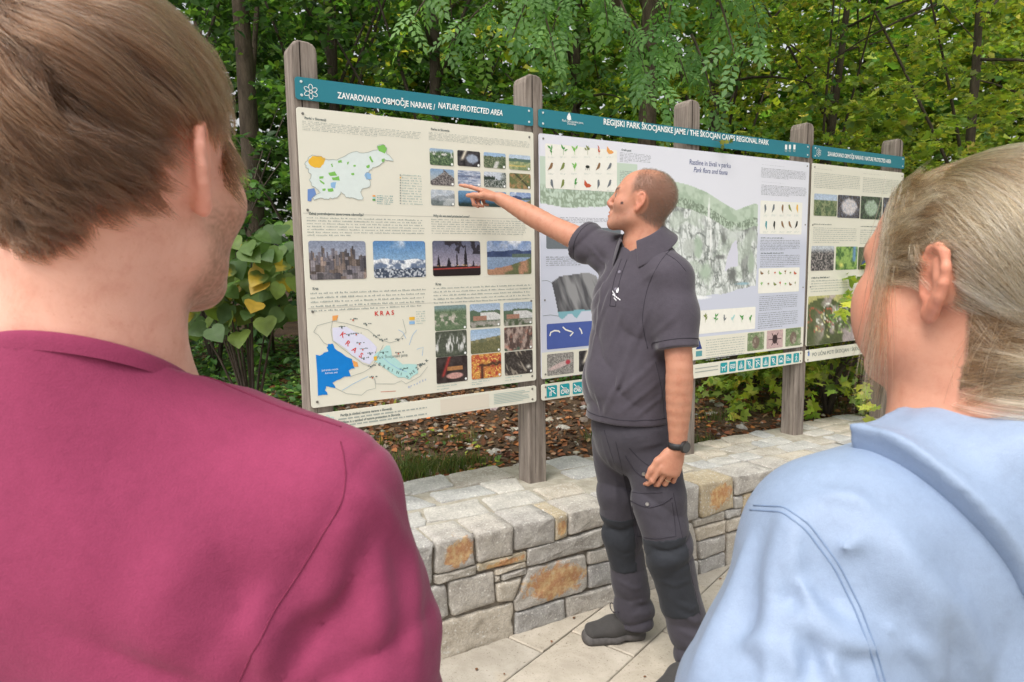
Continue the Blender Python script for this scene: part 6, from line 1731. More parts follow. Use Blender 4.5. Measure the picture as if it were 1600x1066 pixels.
# collar: a folded band round the neck, open at the front
cv = []; cn = 30
nk = gd['neck']
cup = nrm(np.array([0, 0, 1.0])+g_fwd*.42)
cax = nrm(g_fwd-cup*(g_fwd@cup)); crx = np.cross(cax, cup)
for i in range(cn):
    a_ = R(-154)+R(308)*i/(cn-1)                       # 0 = back of the neck
    dr = -cax*math.cos(a_)+crx*math.sin(a_)
    fr = abs(a_)/R(154)
    rad = .062+.010*fr
    base = nk+g_fwd*.004+cup*(.050+.006*(1-fr)-.012*max(0, fr-.6))+dr*rad
    drop = .036+.026*fr**2
    row = [base-cup*.012+dr*.006, base+cup*.010+dr*.001, base+cup*.015+dr*.005, base+cup*.012+dr*.011, base-cup*(drop*.35)+dr*(.024+.008*fr), base-cup*drop+dr*(.044+.020*fr), base-cup*(drop-.001)+dr*(.039+.020*fr)]
    cv.append(row)
cv = np.array(cv); k7 = cv.shape[1]
Fc = [(i*k7+j, i*k7+j+1, (i+1)*k7+j+1, (i+1)*k7+j) for i in range(cn-1) for j in range(k7-1)]
cob = obj('collar', np_mesh('collar', cv.reshape(-1, 3)-G_O, Fc, M_POLO), po_)
md = cob.modifiers.new('thick', 'SOLIDIFY'); md.thickness = .0026; md.offset = 0
md = cob.modifiers.new('sub', 'SUBSURF'); md.levels = 2; md.render_levels = 2
# chest emblem: a white flame with two lines of lettering
def patch_px(name, pts, mat, parent, VV, FF, lift=.0015):
    P3_ = [on_surf(x, y, VV, FF) for x, y in pts]
    V_ = np.array([p+n_*lift for p, n_ in P3_]); return obj(name, np_mesh(name, V_-G_O, [tuple(range(len(pts)))], mat, smooth=False), parent)
M_EMB = flat_mat('white_embroidery', hexc('e6e6ea'), .8, .2)
patch_px('emblem', [(966.5, 449), (967.5, 453), (966, 457.5), (963.5, 457.5), (963, 454.5)], M_EMB, po_, Vp, Fp)
for k, (a_, b_) in enumerate((((957.5, 454), (962, 460.5)), ((958, 459), (970.5, 468.5)), ((960, 464.5), (964, 469)))):
    nseg = 5
    for q in range(nseg):
        xa = a_[0]+(b_[0]-a_[0])*q/nseg; ya = a_[1]+(b_[1]-a_[1])*q/nseg; xb = a_[0]+(b_[0]-a_[0])*(q+.75)/nseg; yb = a_[1]+(b_[1]-a_[1])*(q+.75)/nseg
        patch_px('emblem_lettering', [(xa, ya), (xb, yb), (xb-.6, yb+1.9), (xa-.6, ya+1.9)], M_EMB, po_, Vp, Fp)

# ---- work trousers
tv = Vol()
tv.ecap(gd['hips']+np.array([0, 0, .08]), gd['hips'], p_right, .158, .128, .168, .130, .04)
def legpts(q): return gd['hip'+q], gd['kn'+q], gd['an'+q]
tv.ecap(gd['hips'], gd['hips']+np.array([0, 0, -.05]), p_right, .168, .132, .150, .125, .04)
hr, kr, ar = legpts('R'); hl, kl, al_ = legpts('L')
tv.chain([hr, hr*.5+kr*.5, kr, kr*.5+ar*.5, ar+np.array([0, 0, .02])], [.093, .083, .071, .068, .075], .02)
tv.chain([hl, hl*.5+kl*.5, kl, kl*.5+al_*.5, al_+np.array([0, 0, .02])], [.098, .091, .078, .069, .072], .02)
hemR, hemL = gz(ar[0])+.060, gz(al_[0])+.050
cr_t = Creases()
for pts, am, w_ in (([(952, 930), (985, 945), (1018, 938)], .008, .010), ([(958, 952), (985, 962), (1015, 955)], .007, .009), ([(960, 905), (990, 920), (1015, 915)], .006, .010), ([(1062, 960), (1085, 972), (1108, 962)], .009, .010), ([(1060, 985), (1085, 995), (1105, 985)], .008, .010), ([(1055, 940), (1080, 952), (1106, 935)], .007, .010), ([(950, 700), (975, 745), (985, 800)], .005, .010), ([(940, 680), (962, 760), (965, 800)], .005, .010), ([(1000, 870), (1035, 885), (1075, 872)], .006, .009), ([(1005, 845), (1040, 858), (1070, 848)], .006, .009), ([(1025, 905), (1055, 915), (1088, 900)], .006, .009), ([(950, 855), (975, 870), (1000, 860)], .006, .009), ([(945, 810), (970, 826), (995, 815)], .006, .009), ([(1020, 790), (1050, 830)], .005, .010), ([(1000, 700), (1040, 690)], .005, .010), ([(955, 745), (985, 780)], .005, .009)):
    cr_t.seen(tv.eval, pts, am, w_, 2.0)
def legfold(P, h, k, a, sd):
    ax = nrm(a-k); u = (P-k)@ax; L_ = np.linalg.norm(a-k); r = P-k-u[:, None]*ax; ang = r@p_fwd*16
    near = np.exp(-(np.linalg.norm(r, axis=1)/.13)**4)
    n_ = vnoise3(P*8, 7+sd)
    stack = fold(u*62+ang*.6+5*n_)*.0085*sstep(L_*.42, L_*.95, u)
    knee = fold(u*52-ang+5*n_)*.0075*np.exp(-((u+.02)/.10)**2)
    th = nrm(k-h); w = (P-h)@th; thigh = fold(w*26+ang*1.4+4*n_)*.0060*sstep(0, .08, w)*sstep(.42, .30, w)
    return (stack+knee+thigh)*near
def trous_fn(P):
    d = tv.eval(P); m = np.abs(d) < .04
    if m.any(): Q = P[m]; d[m] += legfold(Q, hr, kr, ar, 0)+legfold(Q, hl, kl, al_, 1)+.004*(vnoise3(Q*14, 21)-.5)+cr_t.eval(Q)
    nearR = np.linalg.norm(P[:, :2]-ar[:2], axis=1) < np.linalg.norm(P[:, :2]-al_[:2], axis=1)
    d = np.maximum(d, np.where(nearR, hemR, hemL)-P[:, 2])
    return np.maximum(d, P[:, 2]-(gd['hips'][2]+.10))
t_lo = np.min([gd[k] for k in ('hips', 'hipR', 'hipL', 'knR', 'knL', 'anR', 'anL')], axis=0)-.2; t_hi = np.max([gd[k] for k in ('hips', 'hipR', 'hipL', 'knR', 'knL', 'anR', 'anL')], axis=0)+.2
to_, Vt_, Ft_ = sdf_obj('trousers', trous_fn, t_lo, t_hi, .0054, M_TROUSER, guide, G_O, None, 1)
# knee panels: black fabric lying on the front of each leg
def panel_fn(h, k, a, up_len, dn_len, fdir, wid, sd):
    ax1, ax2 = nrm(h-k), nrm(a-k)
    def fn(P):
        d = trous_fn(P)-.0018
        u1 = (P-k)@ax1; u2 = (P-k)@ax2
        r = P-k-np.where((u1 > u2)[:, None], u1[:, None]*ax1, u2[:, None]*ax2)
        m = np.maximum(u1-up_len, u2-dn_len)
        m = np.maximum(m, -(r@fdir)-wid)
        m = np.maximum(m, np.linalg.norm(r, axis=1)-.14)
        return np.maximum(d, m)
    return fn
for h_, k_, a_, ul, dl, fd, wd, sd in ((hr, kr, ar, .100, .130, nrm(p_fwd*.8-FH*.3), -.012, 0), (hl, kl, al_, .060, .215, nrm(p_fwd*.85-FH*.5), .000, 1)):
    c = k_; sdf_obj('knee_panel', panel_fn(h_, k_, a_, ul, dl, fd, wd, sd), np.minimum(k_, a_)-.16, np.maximum(k_, h_)*1.0+np.array([.16, .16, .0]), .0054, M_PATCH, to_, G_O, None, 2)
SPX = lambda pts, rad=.0014, n=30: seam_px(pts, rad, to_, Vt_, Ft_, n)
# pocket flaps and seams on the near leg
SPX([(983, 700), (1005, 722), (1030, 736)]); SPX([(977, 712), (992, 735), (1008, 746), (1026, 745)], .0022)
SPX([(982, 768), (1003, 771), (1035, 770)]); SPX([(986, 783), (1012, 793), (1034, 788), (1050, 778)], .0022)
SPX([(988, 790), (992, 815), (996, 838)]); SPX([(1050, 785), (1054, 812), (1056, 838)]); SPX([(996, 838), (1025, 842), (1056, 838)])
SPX([(962, 690), (976, 750), (986, 800), (996, 850)], .0013, 50); SPX([(1052, 770), (1062, 820), (1080, 900), (1094, 960)], .0013, 50)
SPX([(944, 672), (951, 695), (960, 725)], .0012)
for px_, py_ in ((1006, 741), (1011.5, 788)):
    p, n_ = on_surf(px_, py_, Vt_, Ft_)
    bm = bmesh.new(); bmesh.ops.create_cone(bm, cap_ends=True, segments=14, radius1=.0075, radius2=.0058, depth=.004, matrix=Matrix.Translation(Vector(p+n_*.0015)) @ Vector(n_).to_track_quat('Z', 'Y').to_matrix().to_4x4()); bmesh.ops.translate(bm, verts=bm.verts, vec=Vector(-G_O))
    me = bpy.data.meshes.new('snap_button'); bm.to_mesh(me); bm.free(); me.materials.append(M_BUTTON); obj('snap_button', me, to_)

# ---- shoes, watch, ring
foot_dir = on_ground(908, 1000)-on_ground(1014, 990)
heelR = np.array([*(ar[:2]-nrm(foot_dir)[:2]*.045), gz(ar[0])])
sR_ = shoe(guide, G_O, heelR, foot_dir, 1.04)
fd_ = nrm(foot_dir); bow(sR_, G_O, heelR+fd_*.13+np.array([0, 0, .112]), fd_, np.array([fd_[1], -fd_[0], 0]))
heelL = np.array([*(al_[:2]+dirv(.3, .1)[:2]*.04), gz(al_[0])])
sL_ = shoe(guide, G_O, heelL, dirv(-.75, -.66), 1.04)
wax = nrm(gd['elL']-gd['wrL']); wc = gd['wrL']+wax*.012
toc = nrm(CAM-wc); fdir = nrm(RH*.45-FH*.8); fdir = nrm(fdir-wax*(fdir@wax)); sdw = np.cross(wax, fdir)
a_ = np.linspace(0, 2*math.pi, 33)[:-1]; Vw = []; nr = 32
for rr, hh in ((.0305, -.0105), (.0325, -.0105), (.0325, .0105), (.0305, .0105)):
    for t_ in a_: Vw.append(wc+rr*1.02*(math.cos(t_)*fdir*1.0+math.sin(t_)*sdw*.98)+wax*hh)
Fw = [(k*nr+j, k*nr+(j+1) % nr, ((k+1) % 4)*nr+(j+1) % nr, ((k+1) % 4)*nr+j) for k in range(4) for j in range(nr)]
wob = obj('wristwatch', np_mesh('wristwatch', np.array(Vw)-G_O, Fw, flat_mat('watch_strap', (.022, .022, .024), .55, .4), smooth=True), guide)
bm = bmesh.new()
mtx = Matrix.Translation(Vector(wc+fdir*.0345)) @ Vector(fdir).to_track_quat('Z', 'Y').to_matrix().to_4x4()
bmesh.ops.create_cone(bm, cap_ends=True, segments=28, radius1=.0205, radius2=.0185, depth=.010, matrix=mtx); bmesh.ops.translate(bm, verts=bm.verts, vec=Vector(-G_O))
me = bpy.data.meshes.new('watch_case'); bm.to_mesh(me); bm.free(); me.materials.append(flat_mat('watch_case', (.035, .034, .035), .3, .5, .5)); obj('watch_case', me, wob)
bm = bmesh.new(); mtx = Matrix.Translation(Vector(wc+fdir*.0398)) @ Vector(fdir).to_track_quat('Z', 'Y').to_matrix().to_4x4()
bmesh.ops.create_circle(bm, cap_ends=True, segments=28, radius=.0160, matrix=mtx); bmesh.ops.translate(bm, verts=bm.verts, vec=Vector(-G_O))
me = bpy.data.meshes.new('watch_glass'); bm.to_mesh(me); bm.free(); me.materials.append(flat_mat('watch_glass', (.05, .05, .052), .12, .5)); obj('watch_glass', me, wob)
pts_, rr_ = fingL[2]
rp = pts_[0]*.35+pts_[1]*.65; rax = nrm(pts_[1]-pts_[0]); Vr, Fr = tube_vf(ring(rp, rax, .0104, 19), .0016, 6, False)
obj('finger_ring', np_mesh('finger_ring', Vr-G_O, Fr, flat_mat('ring_gold', (.75, .58, .36), .25, .5, 1.0)), guide)
# ================================================================== the man in the foreground, seen from behind
def frame(yaw_right):
    f = FH*math.cos(yaw_right)+RH*math.sin(yaw_right); return f, np.cross(f, [0, 0, 1.0])
Z_ = np.array([0, 0, 1.0])
m_head = at_h(188, 272, .548)
mf, mr = frame(R(10)); tf, tr_ = frame(R(3))
m_neck = at_h(160, 585, .548)
print('MAN head z', m_head[2].round(3), 'neck z', m_neck[2].round(3))
m_g = float(gz(m_neck[0]))
M_O = np.array([m_neck[0], m_neck[1], m_g])
man = thing('person', 'brown-haired man in a raspberry pink T-shirt seen from behind', 'person', loc=tuple(M_O))
ml_ = lambda x, y, z: m_neck+tr_*x+tf*y+Z_*z            # torso frame: right, forward, up
zsh = -.120
m_sh = {q: ml_(s*.184, .0, zsh) for q, s in (('R', 1), ('L', -1))}
m_el = {q: ml_(s*.222, .0, zsh-.30) for q, s in (('R', 1), ('L', -1))}
m_wr = {q: ml_(s*.235, .10, zsh-.54) for q, s in (('R', 1), ('L', -1))}
m_hip = ml_(0, .02, -.56); 
mb_ = Vol()
Lm, Mm = head_vol(mb_, m_head, nrm(mf+Z_*.02), Z_, 1.0)
mb_.rc(Lm(0, -.030, -.030), m_neck+Z_*.02-tf*.008, .060, .0630, .030)
mb_.rc(m_neck+Z_*.02-tf*.008, m_neck+Z_*-.05+tf*.005, .0630, .075, .03)
for q, s in (('R', 1), ('L', -1)):
    mb_.rc(m_neck-Z_*.035+tr_*s*.012, ml_(s*.11, -.005, -.085), .046, .036, .035)
body_m = Vol()
body_m.p = list(mb_.p)
body_m.ecap(ml_(0, .005, -.12), ml_(0, .01, -.36), tr_, .145, .085, .135, .085, .04); body_m.ecap(ml_(0, .01, -.36), m_hip, tr_, .135, .085, .14, .09, .04)
for q in 'RL':
    arm_vol(body_m, m_sh[q], m_el[q], m_wr[q], 1.0, .046)
    hand_vol(body_m, m_wr[q], nrm(-Z_+tf*.15), tr_*(-1 if q == 'R' else 1), tf, [.35, .4, .45, .5], 1.0, thumb=(.9, .2))
SKIN_M = srgb(np.array([224, 172, 152])/255)
HAIR_M = np.array([.13, .075, .045])
def m_col(V):
    return face_paint(V, Lm, m_head, Mm, 1.0, SKIN_M, dict(hair=tuple(HAIR_M), stubble=.85, stubc=(.30, .16, .10), scalp=lambda x, y, z: m_scalp(x, y, z)*.8))
def m_scalp(x, y, z):
    """where hair grows: crown and back down to the nape, round the ears, sideburns"""
    ax_ = np.abs(x)
    front = sstep(.062, .045, y-.25*np.clip(z-.05, -.1, .1)-.05*np.clip((.06-ax_), 0, .06)+.012*sstep(.045, .06, ax_))
    nape = -.056+.040*np.clip((ax_-.012)/.05, 0, 1)
    low = np.where(y < -.012, sstep(nape-.012, nape+.014, z), np.where(y < .030, sstep(.028, .040, z), sstep(.010, .030, z+.035*(y < .040))))
    earo = sstep(.85, 1.05, np.hypot((y+.017)/.037, (z+.004)/.048))
    return front*low*np.where(ax_ > .045, earo, 1)
# fine mesh for head and neck, coarser for the covered body: both shells of one mesh
Vh, Fh = surface(mb_.eval, np.minimum(m_head-.15, m_neck-.2), np.maximum(m_head+.15, m_neck+.2)-Z_*0, .0025)
keepz = m_neck[2]-.075
fk = (Vh[Fh][:, :, 2].min(1) > keepz); Fh = Fh[fk]
V2, F2_ = surface(lambda P: np.maximum(body_m.eval(P), P[:, 2]-(keepz+.03)), np.min([m_wr['L'], m_wr['R'], m_hip], 0)-.24, np.max([m_sh['L'], m_sh['R'], m_hip], 0)+.14, .008)
Vm = np.concatenate([relax(Vh, Fh, 1), V2]); Fm = np.concatenate([Fh, F2_+len(Vh)])
obj('body', np_mesh('body', Vm-M_O, Fm, M_SKIN, colors=m_col(Vm)), man)
# hair: a dark under-layer and combed strands
def cran(P, c, M, s, r=(.0765, .0995, .089), off=(0, -.018, .036)):
    q = ((P-c)@M.T)/s-np.array(off); rr = np.array(r); k0 = np.linalg.norm(q/rr, axis=1)
    n_ = (q/rr**2); n_ /= np.linalg.norm(n_, axis=1)[:, None]
    surf = q/k0[:, None]
    return q, n_, surf
hr_ = np.random.default_rng(17)
qh = ((Vh-m_head)@Mm.T)
sc = m_scalp(*qh.T)*(np.linalg.norm(qh, axis=1) < .17)
M_HAIRCAP = flat_mat('hair_underlayer', (.050, .028, .017), .8, .2, 0, .35, 240)
cap = Vol(); cap.p = list(mb_.p[:2])
def cap_fn(P):
    q = ((P-m_head)@Mm.T); m = m_scalp(*q.T); return np.maximum(mb_.eval(P)-.0018*sstep(.6, 1, m)+.0010, (.80-m)*.02)
sdf_obj('hair', cap_fn, m_head-.15, m_head+.16, .0028, M_HAIRCAP, man, M_O, None, 1)
hair_ob = man.children[-1]
M_HAIR_M = hair_mat('brown_hair', [(.028, .013, .0065), (.065, .030, .015), (.125, .060, .030), (.22, .115, .060), (.045, .021, .0105)], .28)
def grow(n, c, M, VV, score, s, len_fn, flow_fn, lift_fn, n_pts, seed, clump=.5, wob=.25, ncl=260, er=(.0765, .0995, .089), eo=(0, -.018, .036)):
    """combed strands that hug the skull and gather into locks"""
    r = np.random.default_rng(seed)
    cand = np.flatnonzero(score > .12); idx_ = cand[r.integers(0, len(cand), n)]
    roots = VV[idx_]+r.normal(0, .0012, (n, 3))
    lock = roots[r.integers(0, n, ncl)]
    # nearest lock
    li = np.concatenate([np.argmin(((roots[i:i+4000, None]-lock[None])**2).sum(2), 1) for i in range(0, n, 4000)])
    lrand = r.normal(0, 1, (ncl, 3)); lh = r.random(ncl)
    q0 = ((roots-c)@M.T)/s
    length = len_fn(q0, r)*(0.75+.5*lh[li])
    lift = lift_fn(q0, r)*(.55+.9*lh[li])
    target = lock[li]
    pts = [roots]; off = target-roots
    P = roots.copy()
    for k in range(1, n_pts):
        f = k/(n_pts-1)
        q, nn, surf = cran(P, c, M, s, er, eo)
        fl_ = flow_fn(((P-c)@M.T)/s, q0)+wob*(lrand[li])*.55+r.normal(0, .05, (n, 3))
        t_ = fl_-nn*(fl_*nn).sum(1)[:, None]; t_ /= np.linalg.norm(t_, axis=1)[:, None]+1e-9
        q = q+t_*(length/(n_pts-1))[:, None]/s
        k0 = np.linalg.norm(q/np.array(er), axis=1); sf = q/k0[:, None]
        nn = sf/np.array(er)**2; nn /= np.linalg.norm(nn, axis=1)[:, None]
        base_l = np.linalg.norm(q-sf, axis=1)*np.sign(k0-1)
        want = np.maximum(lift*np.sin(min(1, f*1.25)*math.pi/2)*(1-.35*f), .001)
        hug = sstep(-.055, .0, q[:, 2]+eo[2])                      # below the skull the strand simply hangs
        q = np.where(hug[:, None] > .02, q*(1-hug[:, None])+(sf+nn*want[:, None])*hug[:, None], q)
        Pn = ((q+np.array(eo))*s)@M+c
        Pn = Pn+off*clump/(n_pts-1)*f*1.2
        P = Pn; pts.append(P)
    return np.stack(pts, 1), lh[li]
def short_hair(VV, FF, idx, flow, length, lift, n_pts, seed, clump_n=160, curl=None):
    """hair lying along the skin from the skin's own normals"""
    r = np.random.default_rng(seed)
    fn = np.cross(VV[FF[:, 1]]-VV[FF[:, 0]], VV[FF[:, 3]]-VV[FF[:, 0]]); vn = np.zeros_like(VV)
    for j in range(4):
        for q in range(3): vn[:, q] += np.bincount(FF[:, j], fn[:, q], len(VV))
    vn /= np.linalg.norm(vn, axis=1)[:, None]+1e-12
    n = len(idx); P0 = VV[idx]+r.normal(0, .001, (n, 3)); N = vn[idx]
    lock = r.integers(0, n, clump_n); li = np.concatenate([np.argmin(((P0[i:i+3000, None]-P0[lock][None])**2).sum(2), 1) for i in range(0, n, 3000)])
    off = P0[lock][li]-P0; lr_ = r.normal(0, 1, (clump_n, 3))[li]
    F_ = flow+lr_*.22+r.normal(0, .10, (n, 3)); T = F_-N*(F_*N).sum(1)[:, None]; T /= np.linalg.norm(T, axis=1)[:, None]+1e-9
    out = []
    for k in range(n_pts):
        f = k/(n_pts-1)
        P = P0+T*(length*f)[:, None]+N*(lift*(.15+.85*np.sin(f*2.2)))[:, None]+off*.6*f*f
        if curl is not None: P = P+curl*(f**2.2*length*.5)[:, None]
        out.append(P)
    return np.stack(out, 1), r.random(clump_n)[li]
def make_hair(name, pts, rad, mat, parent, origin, lock=None):
    return strands(name, pts[:, 0], lambda P, k: pts[:, k], pts.shape[1], 0, rad, mat, parent, origin, np.random.default_rng(2).random(len(pts)) if lock is None else lock)
def m_flow(q, q0):
    """hair leaves the whorl at the crown: down the back, forward and down over the sides"""
    x, y, z = q.T
    wh = np.array((-.012, -.070, .105))
    d = q-wh; d /= np.linalg.norm(d, axis=1)[:, None]
    sw_ = np.stack([-d[:, 1], d[:, 0], 0*x], 1)*.35
    fl = d+sw_+np.array((0, .10, -.45))
    low = sstep(.0, -.045, z)[:, None]
    nape = np.stack([.45*np.sign(x)*sstep(.0, .05, np.abs(x)), .25*sstep(.02, .06, np.abs(x)), -.85+0*x], 1)
    return fl*(1-low)+nape*low
def m_len(q, r):
    z = q[:, 2]; return np.interp(z, [-.08, -.05, -.02, .03, .09], [.006, .012, .022, .034, .056])*np.where((np.abs(q[:, 0]) > .055) & (z < .055), .62, 1)*np.where((q[:, 1] > .012) & (np.abs(q[:, 0]) > .045) & (z < .08), .30, 1)*r.uniform(.8, 1.15, len(q))
def m_lift(q, r):
    z = q[:, 2]; return np.interp(z, [-.07, -.02, .03, .09, .12], [.006, .010, .015, .022, .026])*r.uniform(.15, 1.0, len(q))
pts_m, lk_m = grow(26000, m_head, Mm, Vh, sc, 1.0, m_len, m_flow, m_lift, 9, 31, clump=.85, wob=.36, ncl=380)
make_hair('hair_strands', pts_m, np.random.default_rng(1).uniform(.00012, .00024, len(pts_m)), M_HAIR_M, hair_ob, M_O, lk_m)

sh_r = np.random.default_rng(61)
lowi = np.flatnonzero((sc > .10) & (qh[:, 2] < .030)); lowi = lowi[sh_r.integers(0, len(lowi), 9000)]
ql = qh[lowi]
flw = np.stack([.35*np.sign(ql[:, 0])*sstep(.0, .05, np.abs(ql[:, 0]))+.15, .18*sstep(.02, .06, np.abs(ql[:, 0])), -.9+0*ql[:, 0]], 1)@Mm
ll_ = np.interp(ql[:, 2], [-.075, -.055, -.02, .03], [.005, .013, .024, .030])*sh_r.uniform(.7, 1.2, len(ql))
pts_n, lk_n = short_hair(Vh, Fh, lowi, flw, ll_, np.interp(ql[:, 2], [-.08, -.03, .03], [.003, .007, .011])*sh_r.uniform(.4, 1.1, len(ql)), 7, 63, 240, (mr*.8+Z_*.25)[None])
make_hair('hair_strands', pts_n, sh_r.uniform(.00012, .00022, len(ql)), M_HAIR_M, hair_ob, M_O, lk_n)

# ---- T-shirt
ts = Vol()
for q, s in (('R', 1), ('L', -1)):
    ts.rc(ml_(s*.045, .0, -.052), ml_(s*.175, .0, zsh+.010), .0605, .060, .05)
    e2_ = m_sh[q]*.30+m_el[q]*.70
    ts.chain([m_sh[q], m_sh[q]*.6+m_el[q]*.4, e2_], [.064, .069, .074], .04)
ts.rc(ml_(0, -.030, .018), ml_(0, -.056, -.13), .060, .060, .05)
ts.rc(ml_(0, -.006, -.03), ml_(0, -.0, -.10), .074, .085, .04)
ts.ecap(ml_(0, .004, -.13), ml_(0, .006, -.34), tr_, .176, .108, .172, .112, .06)
ts.ecap(ml_(0, .006, -.34), ml_(0, .02, -.64), tr_, .172, .112, .178, .122, .05)
for s in (-1, 1): ts.ell(ml_(s*.085, -.070, -.19), (.085, .045, .10), np.stack([tr_, tf, Z_]), .05)
inS = {q: nrm(m_el[q]-m_sh[q]) for q in 'RL'}
def ts_fold(P):
    q = P-m_neck; x = q@tr_; y = q@tf; z = q[:, 2]
    n1 = vnoise3(P*7, 3); n2 = vnoise3(P*13, 8)
    ap = np.hypot(np.abs(x)-.165, z+.235)                                    # drag lines out of the armpit
    th = np.arctan2(z+.235, np.abs(x)-.165)
    rad_ = fold(th*9+4*n1)*.0042*np.exp(-((ap-.08)/.06)**2)*(y < .03)
    slv = fold((z*24+x*np.sign(x)*30+5*n1))*.0038*sstep(.17, .22, np.abs(x))*sstep(-.12, -.2, z)
    bk = np.sin(x*34+6*n1)*.0030*sstep(-.16, -.34, z)*sstep(.16, .10, np.abs(x))
    sm = .0022*np.exp(-((np.abs(x)-arm_x(z))/.006)**2)*(z > -.30)*(z < -.06)
    return rad_+slv+bk+.0045*(n2-.5)+sm
def arm_x(z): return np.interp(z, [-.30, -.24, -.16, -.10, -.06], [.118, .135, .175, .212, .228])
neck_ax = nrm(Z_+tf*.10)
cr_s = Creases()
for pts, am, w_ in (([(560, 800), (520, 900), (500, 1010)], .005, .013), ([(590, 830), (590, 930), (600, 1050)], .006, .014), ([(640, 850), (650, 950), (655, 1060)], .004, .012), ([(470, 900), (400, 980), (350, 1060)], .004, .014), ([(380, 960), (420, 1060)], .006, .014), ([(60, 700), (120, 850), (140, 1020)], .003, .022), ([(330, 820), (250, 930), (230, 1050)], .003, .02), ([(540, 760), (600, 790), (640, 860)], .004, .011), ([(420, 1010), (470, 950), (560, 900)], .004, .011)):
    cr_s.seen(ts.eval, pts, am*1.8, w_*1.1, .40, 8)
def ts_fn(P):
    d = ts.eval(P); m = np.abs(d) < .035
    if m.any(): d[m] += ts_fold(P[m])+cr_s.eval(P[m])
    d = np.maximum(d, (m_neck[2]-.66)-P[:, 2])
    q = P-m_neck; u = q@neck_ax; x = q@tr_; y = q@tf
    rn = np.hypot(x, y+.008)
    d = np.maximum(d, np.where(rn < .115, q[:, 2]-(.000-.55*(y+.008)), -1))
    for k in 'RL':
        e_ = m_sh[k]+inS[k]*.205; v_ = (P-e_)@inS[k]; r_ = np.linalg.norm(P-e_-v_[:, None]*inS[k], axis=1); out = np.abs(x)
        d = np.maximum(d, np.where((r_ < .12) & (out > .17), v_, -1))
    return d
tso, Vts, Fts = sdf_obj('t_shirt', ts_fn, np.min([m_el['L'], m_el['R'], ml_(0, 0, -.67)], 0)-np.array([.2, .2, 0]), np.max([m_sh['L'], m_sh['R']], 0)+np.array([.15, .15, .14]), .0048, M_TSHIRT, man, M_O, None, 2)
bv_ts = BVHTree.FromPolygons(Vts.tolist(), Fts.tolist())
# ribbed collar band: a slim tilted ring, higher at the nape
V_ = []; nc = 56
for i in range(nc):
    a = 2*math.pi*i/nc; dx, dy = math.cos(a), math.sin(a)
    o_ = tr_*dx+tf*dy
    for rr, zz in ((.081, -.012), (.0795, -.002), (.0760, .0045), (.0715, .0060), (.0680, .0035), (.0670, -.010)):
        y_ = dy*rr
        V_.append(m_neck-tf*.008+o_*rr+Z_*(zz-.55*y_))
Fc = [(i*6+j, ((i+1) % nc)*6+j, ((i+1) % nc)*6+j+1, i*6+j+1) for i in range(nc) for j in range(5)]
cb = obj('collar_band', np_mesh('collar_band', np.array(V_)-M_O, Fc, M_TSHIRT), tso)
cb.modifiers.new('sub', 'SUBSURF').levels = 2; cb.modifiers['sub'].render_levels = 2
M_TSEAM = flat_mat('raspberry_seam', hexc('7d344d'), .9, .1)
def back_pt(x, z): 
    h = bv_ts.ray_cast(Vector(ml_(x, -.5, z)), Vector(tf)); return np.array(h[0]) if h[0] is not None else ml_(x, -.1, z)
for s in (1, -1):
    zs = np.linspace(-.085, -.30, 9); seam_on('s', Vts, Fts, [ml_(s*.205, -.02, -.058)]+[back_pt(s*arm_x(z), z) for z in zs], .0006, M_TSEAM, tso, M_O, 60, .0002)
    seam_on('s', Vts, Fts, [ml_(s*.07, .0, .02), ml_(s*.13, -.002, -.02), ml_(s*.20, .0, -.05)], .0010, M_TSEAM, tso, M_O, 40, .0002)
# trousers and shoes (below the picture's edge)
def legs(parent, O, hip, fwd, right, g, mat, ww=.17, h=.011):
    v = Vol(); hz = hip[2]
    v.ecap(hip+Z_*.06, hip-Z_*.06, right, ww-.01, .115, ww, .12, .04)
    for s in (-1, 1):
        a = hip+right*s*.085-Z_*.10; k = np.array([*(hip+right*s*.095+fwd*.01)[:2], g+(hz-g)*.52]); an = np.array([*(hip+right*s*.10-fwd*.01)[:2], g+.08])
        v.chain([a, k, an], [.092, .064, .058], .03)
        shoe(parent, O, np.array([*(an-fwd*.05)[:2], g]), fwd, 1.0, h1=.009, h2=.008)
    def fn(P):
        n_ = vnoise3(P*9, 4); return np.maximum(np.maximum(v.eval(P)+.004*fold(P[:, 2]*40+5*n_), (g+.055)-P[:, 2]), P[:, 2]-(hz+.12))
    return sdf_obj('trousers', fn, np.array([*(hip[:2]-.35), g]), np.array([*(hip[:2]+.35), hz+.16]), h, mat, parent, O)
legs(man, M_O, m_hip, tf, tr_, m_g, M_JEANS)

# ================================================================== the woman in the foreground
w_head = at_h(1530, 436, .588)
wf, wr_ = frame(R(-24)); uf, ur = frame(R(-20))
w_neck = at_h(1535, 652, .592)
print('WOMAN head z', w_head[2].round(3), 'neck z', w_neck[2].round(3))
w_g = float(gz(w_neck[0])); W_O = np.array([w_neck[0], w_neck[1], w_g])
woman = thing('person', 'blonde woman in a pale blue hooded jacket seen from behind', 'person', loc=tuple(W_O))
wl = lambda x, y, z: w_neck+ur*x+uf*y+Z_*z
wb = Vol()
WS = .95
Lw, Mw = head_vol(wb, w_head, nrm(wf+Z_*.06), Z_, WS, True)
wb.ell(Lw(-.050, .045, -.048), (.022, .034, .036), Mw, .03); wb.ell(Lw(.050, .045, -.048), (.022, .034, .036), Mw, .03)
wb.rc(Lw(0, -.030, -.045), w_neck+Z_*.02, .051, .055, .035)
wb.rc(Lw(0, -.022, -.090), w_neck-Z_*.05, .050, .075, .04)
for s in (-1, 1): wb.rc(w_neck+ur*s*.015-Z_*.005, wl(s*.11, -.005, -.07), .044, .036, .05)
w_sh = {q: wl(s*.168, 0, -.100) for q, s in (('R', 1), ('L', -1))}
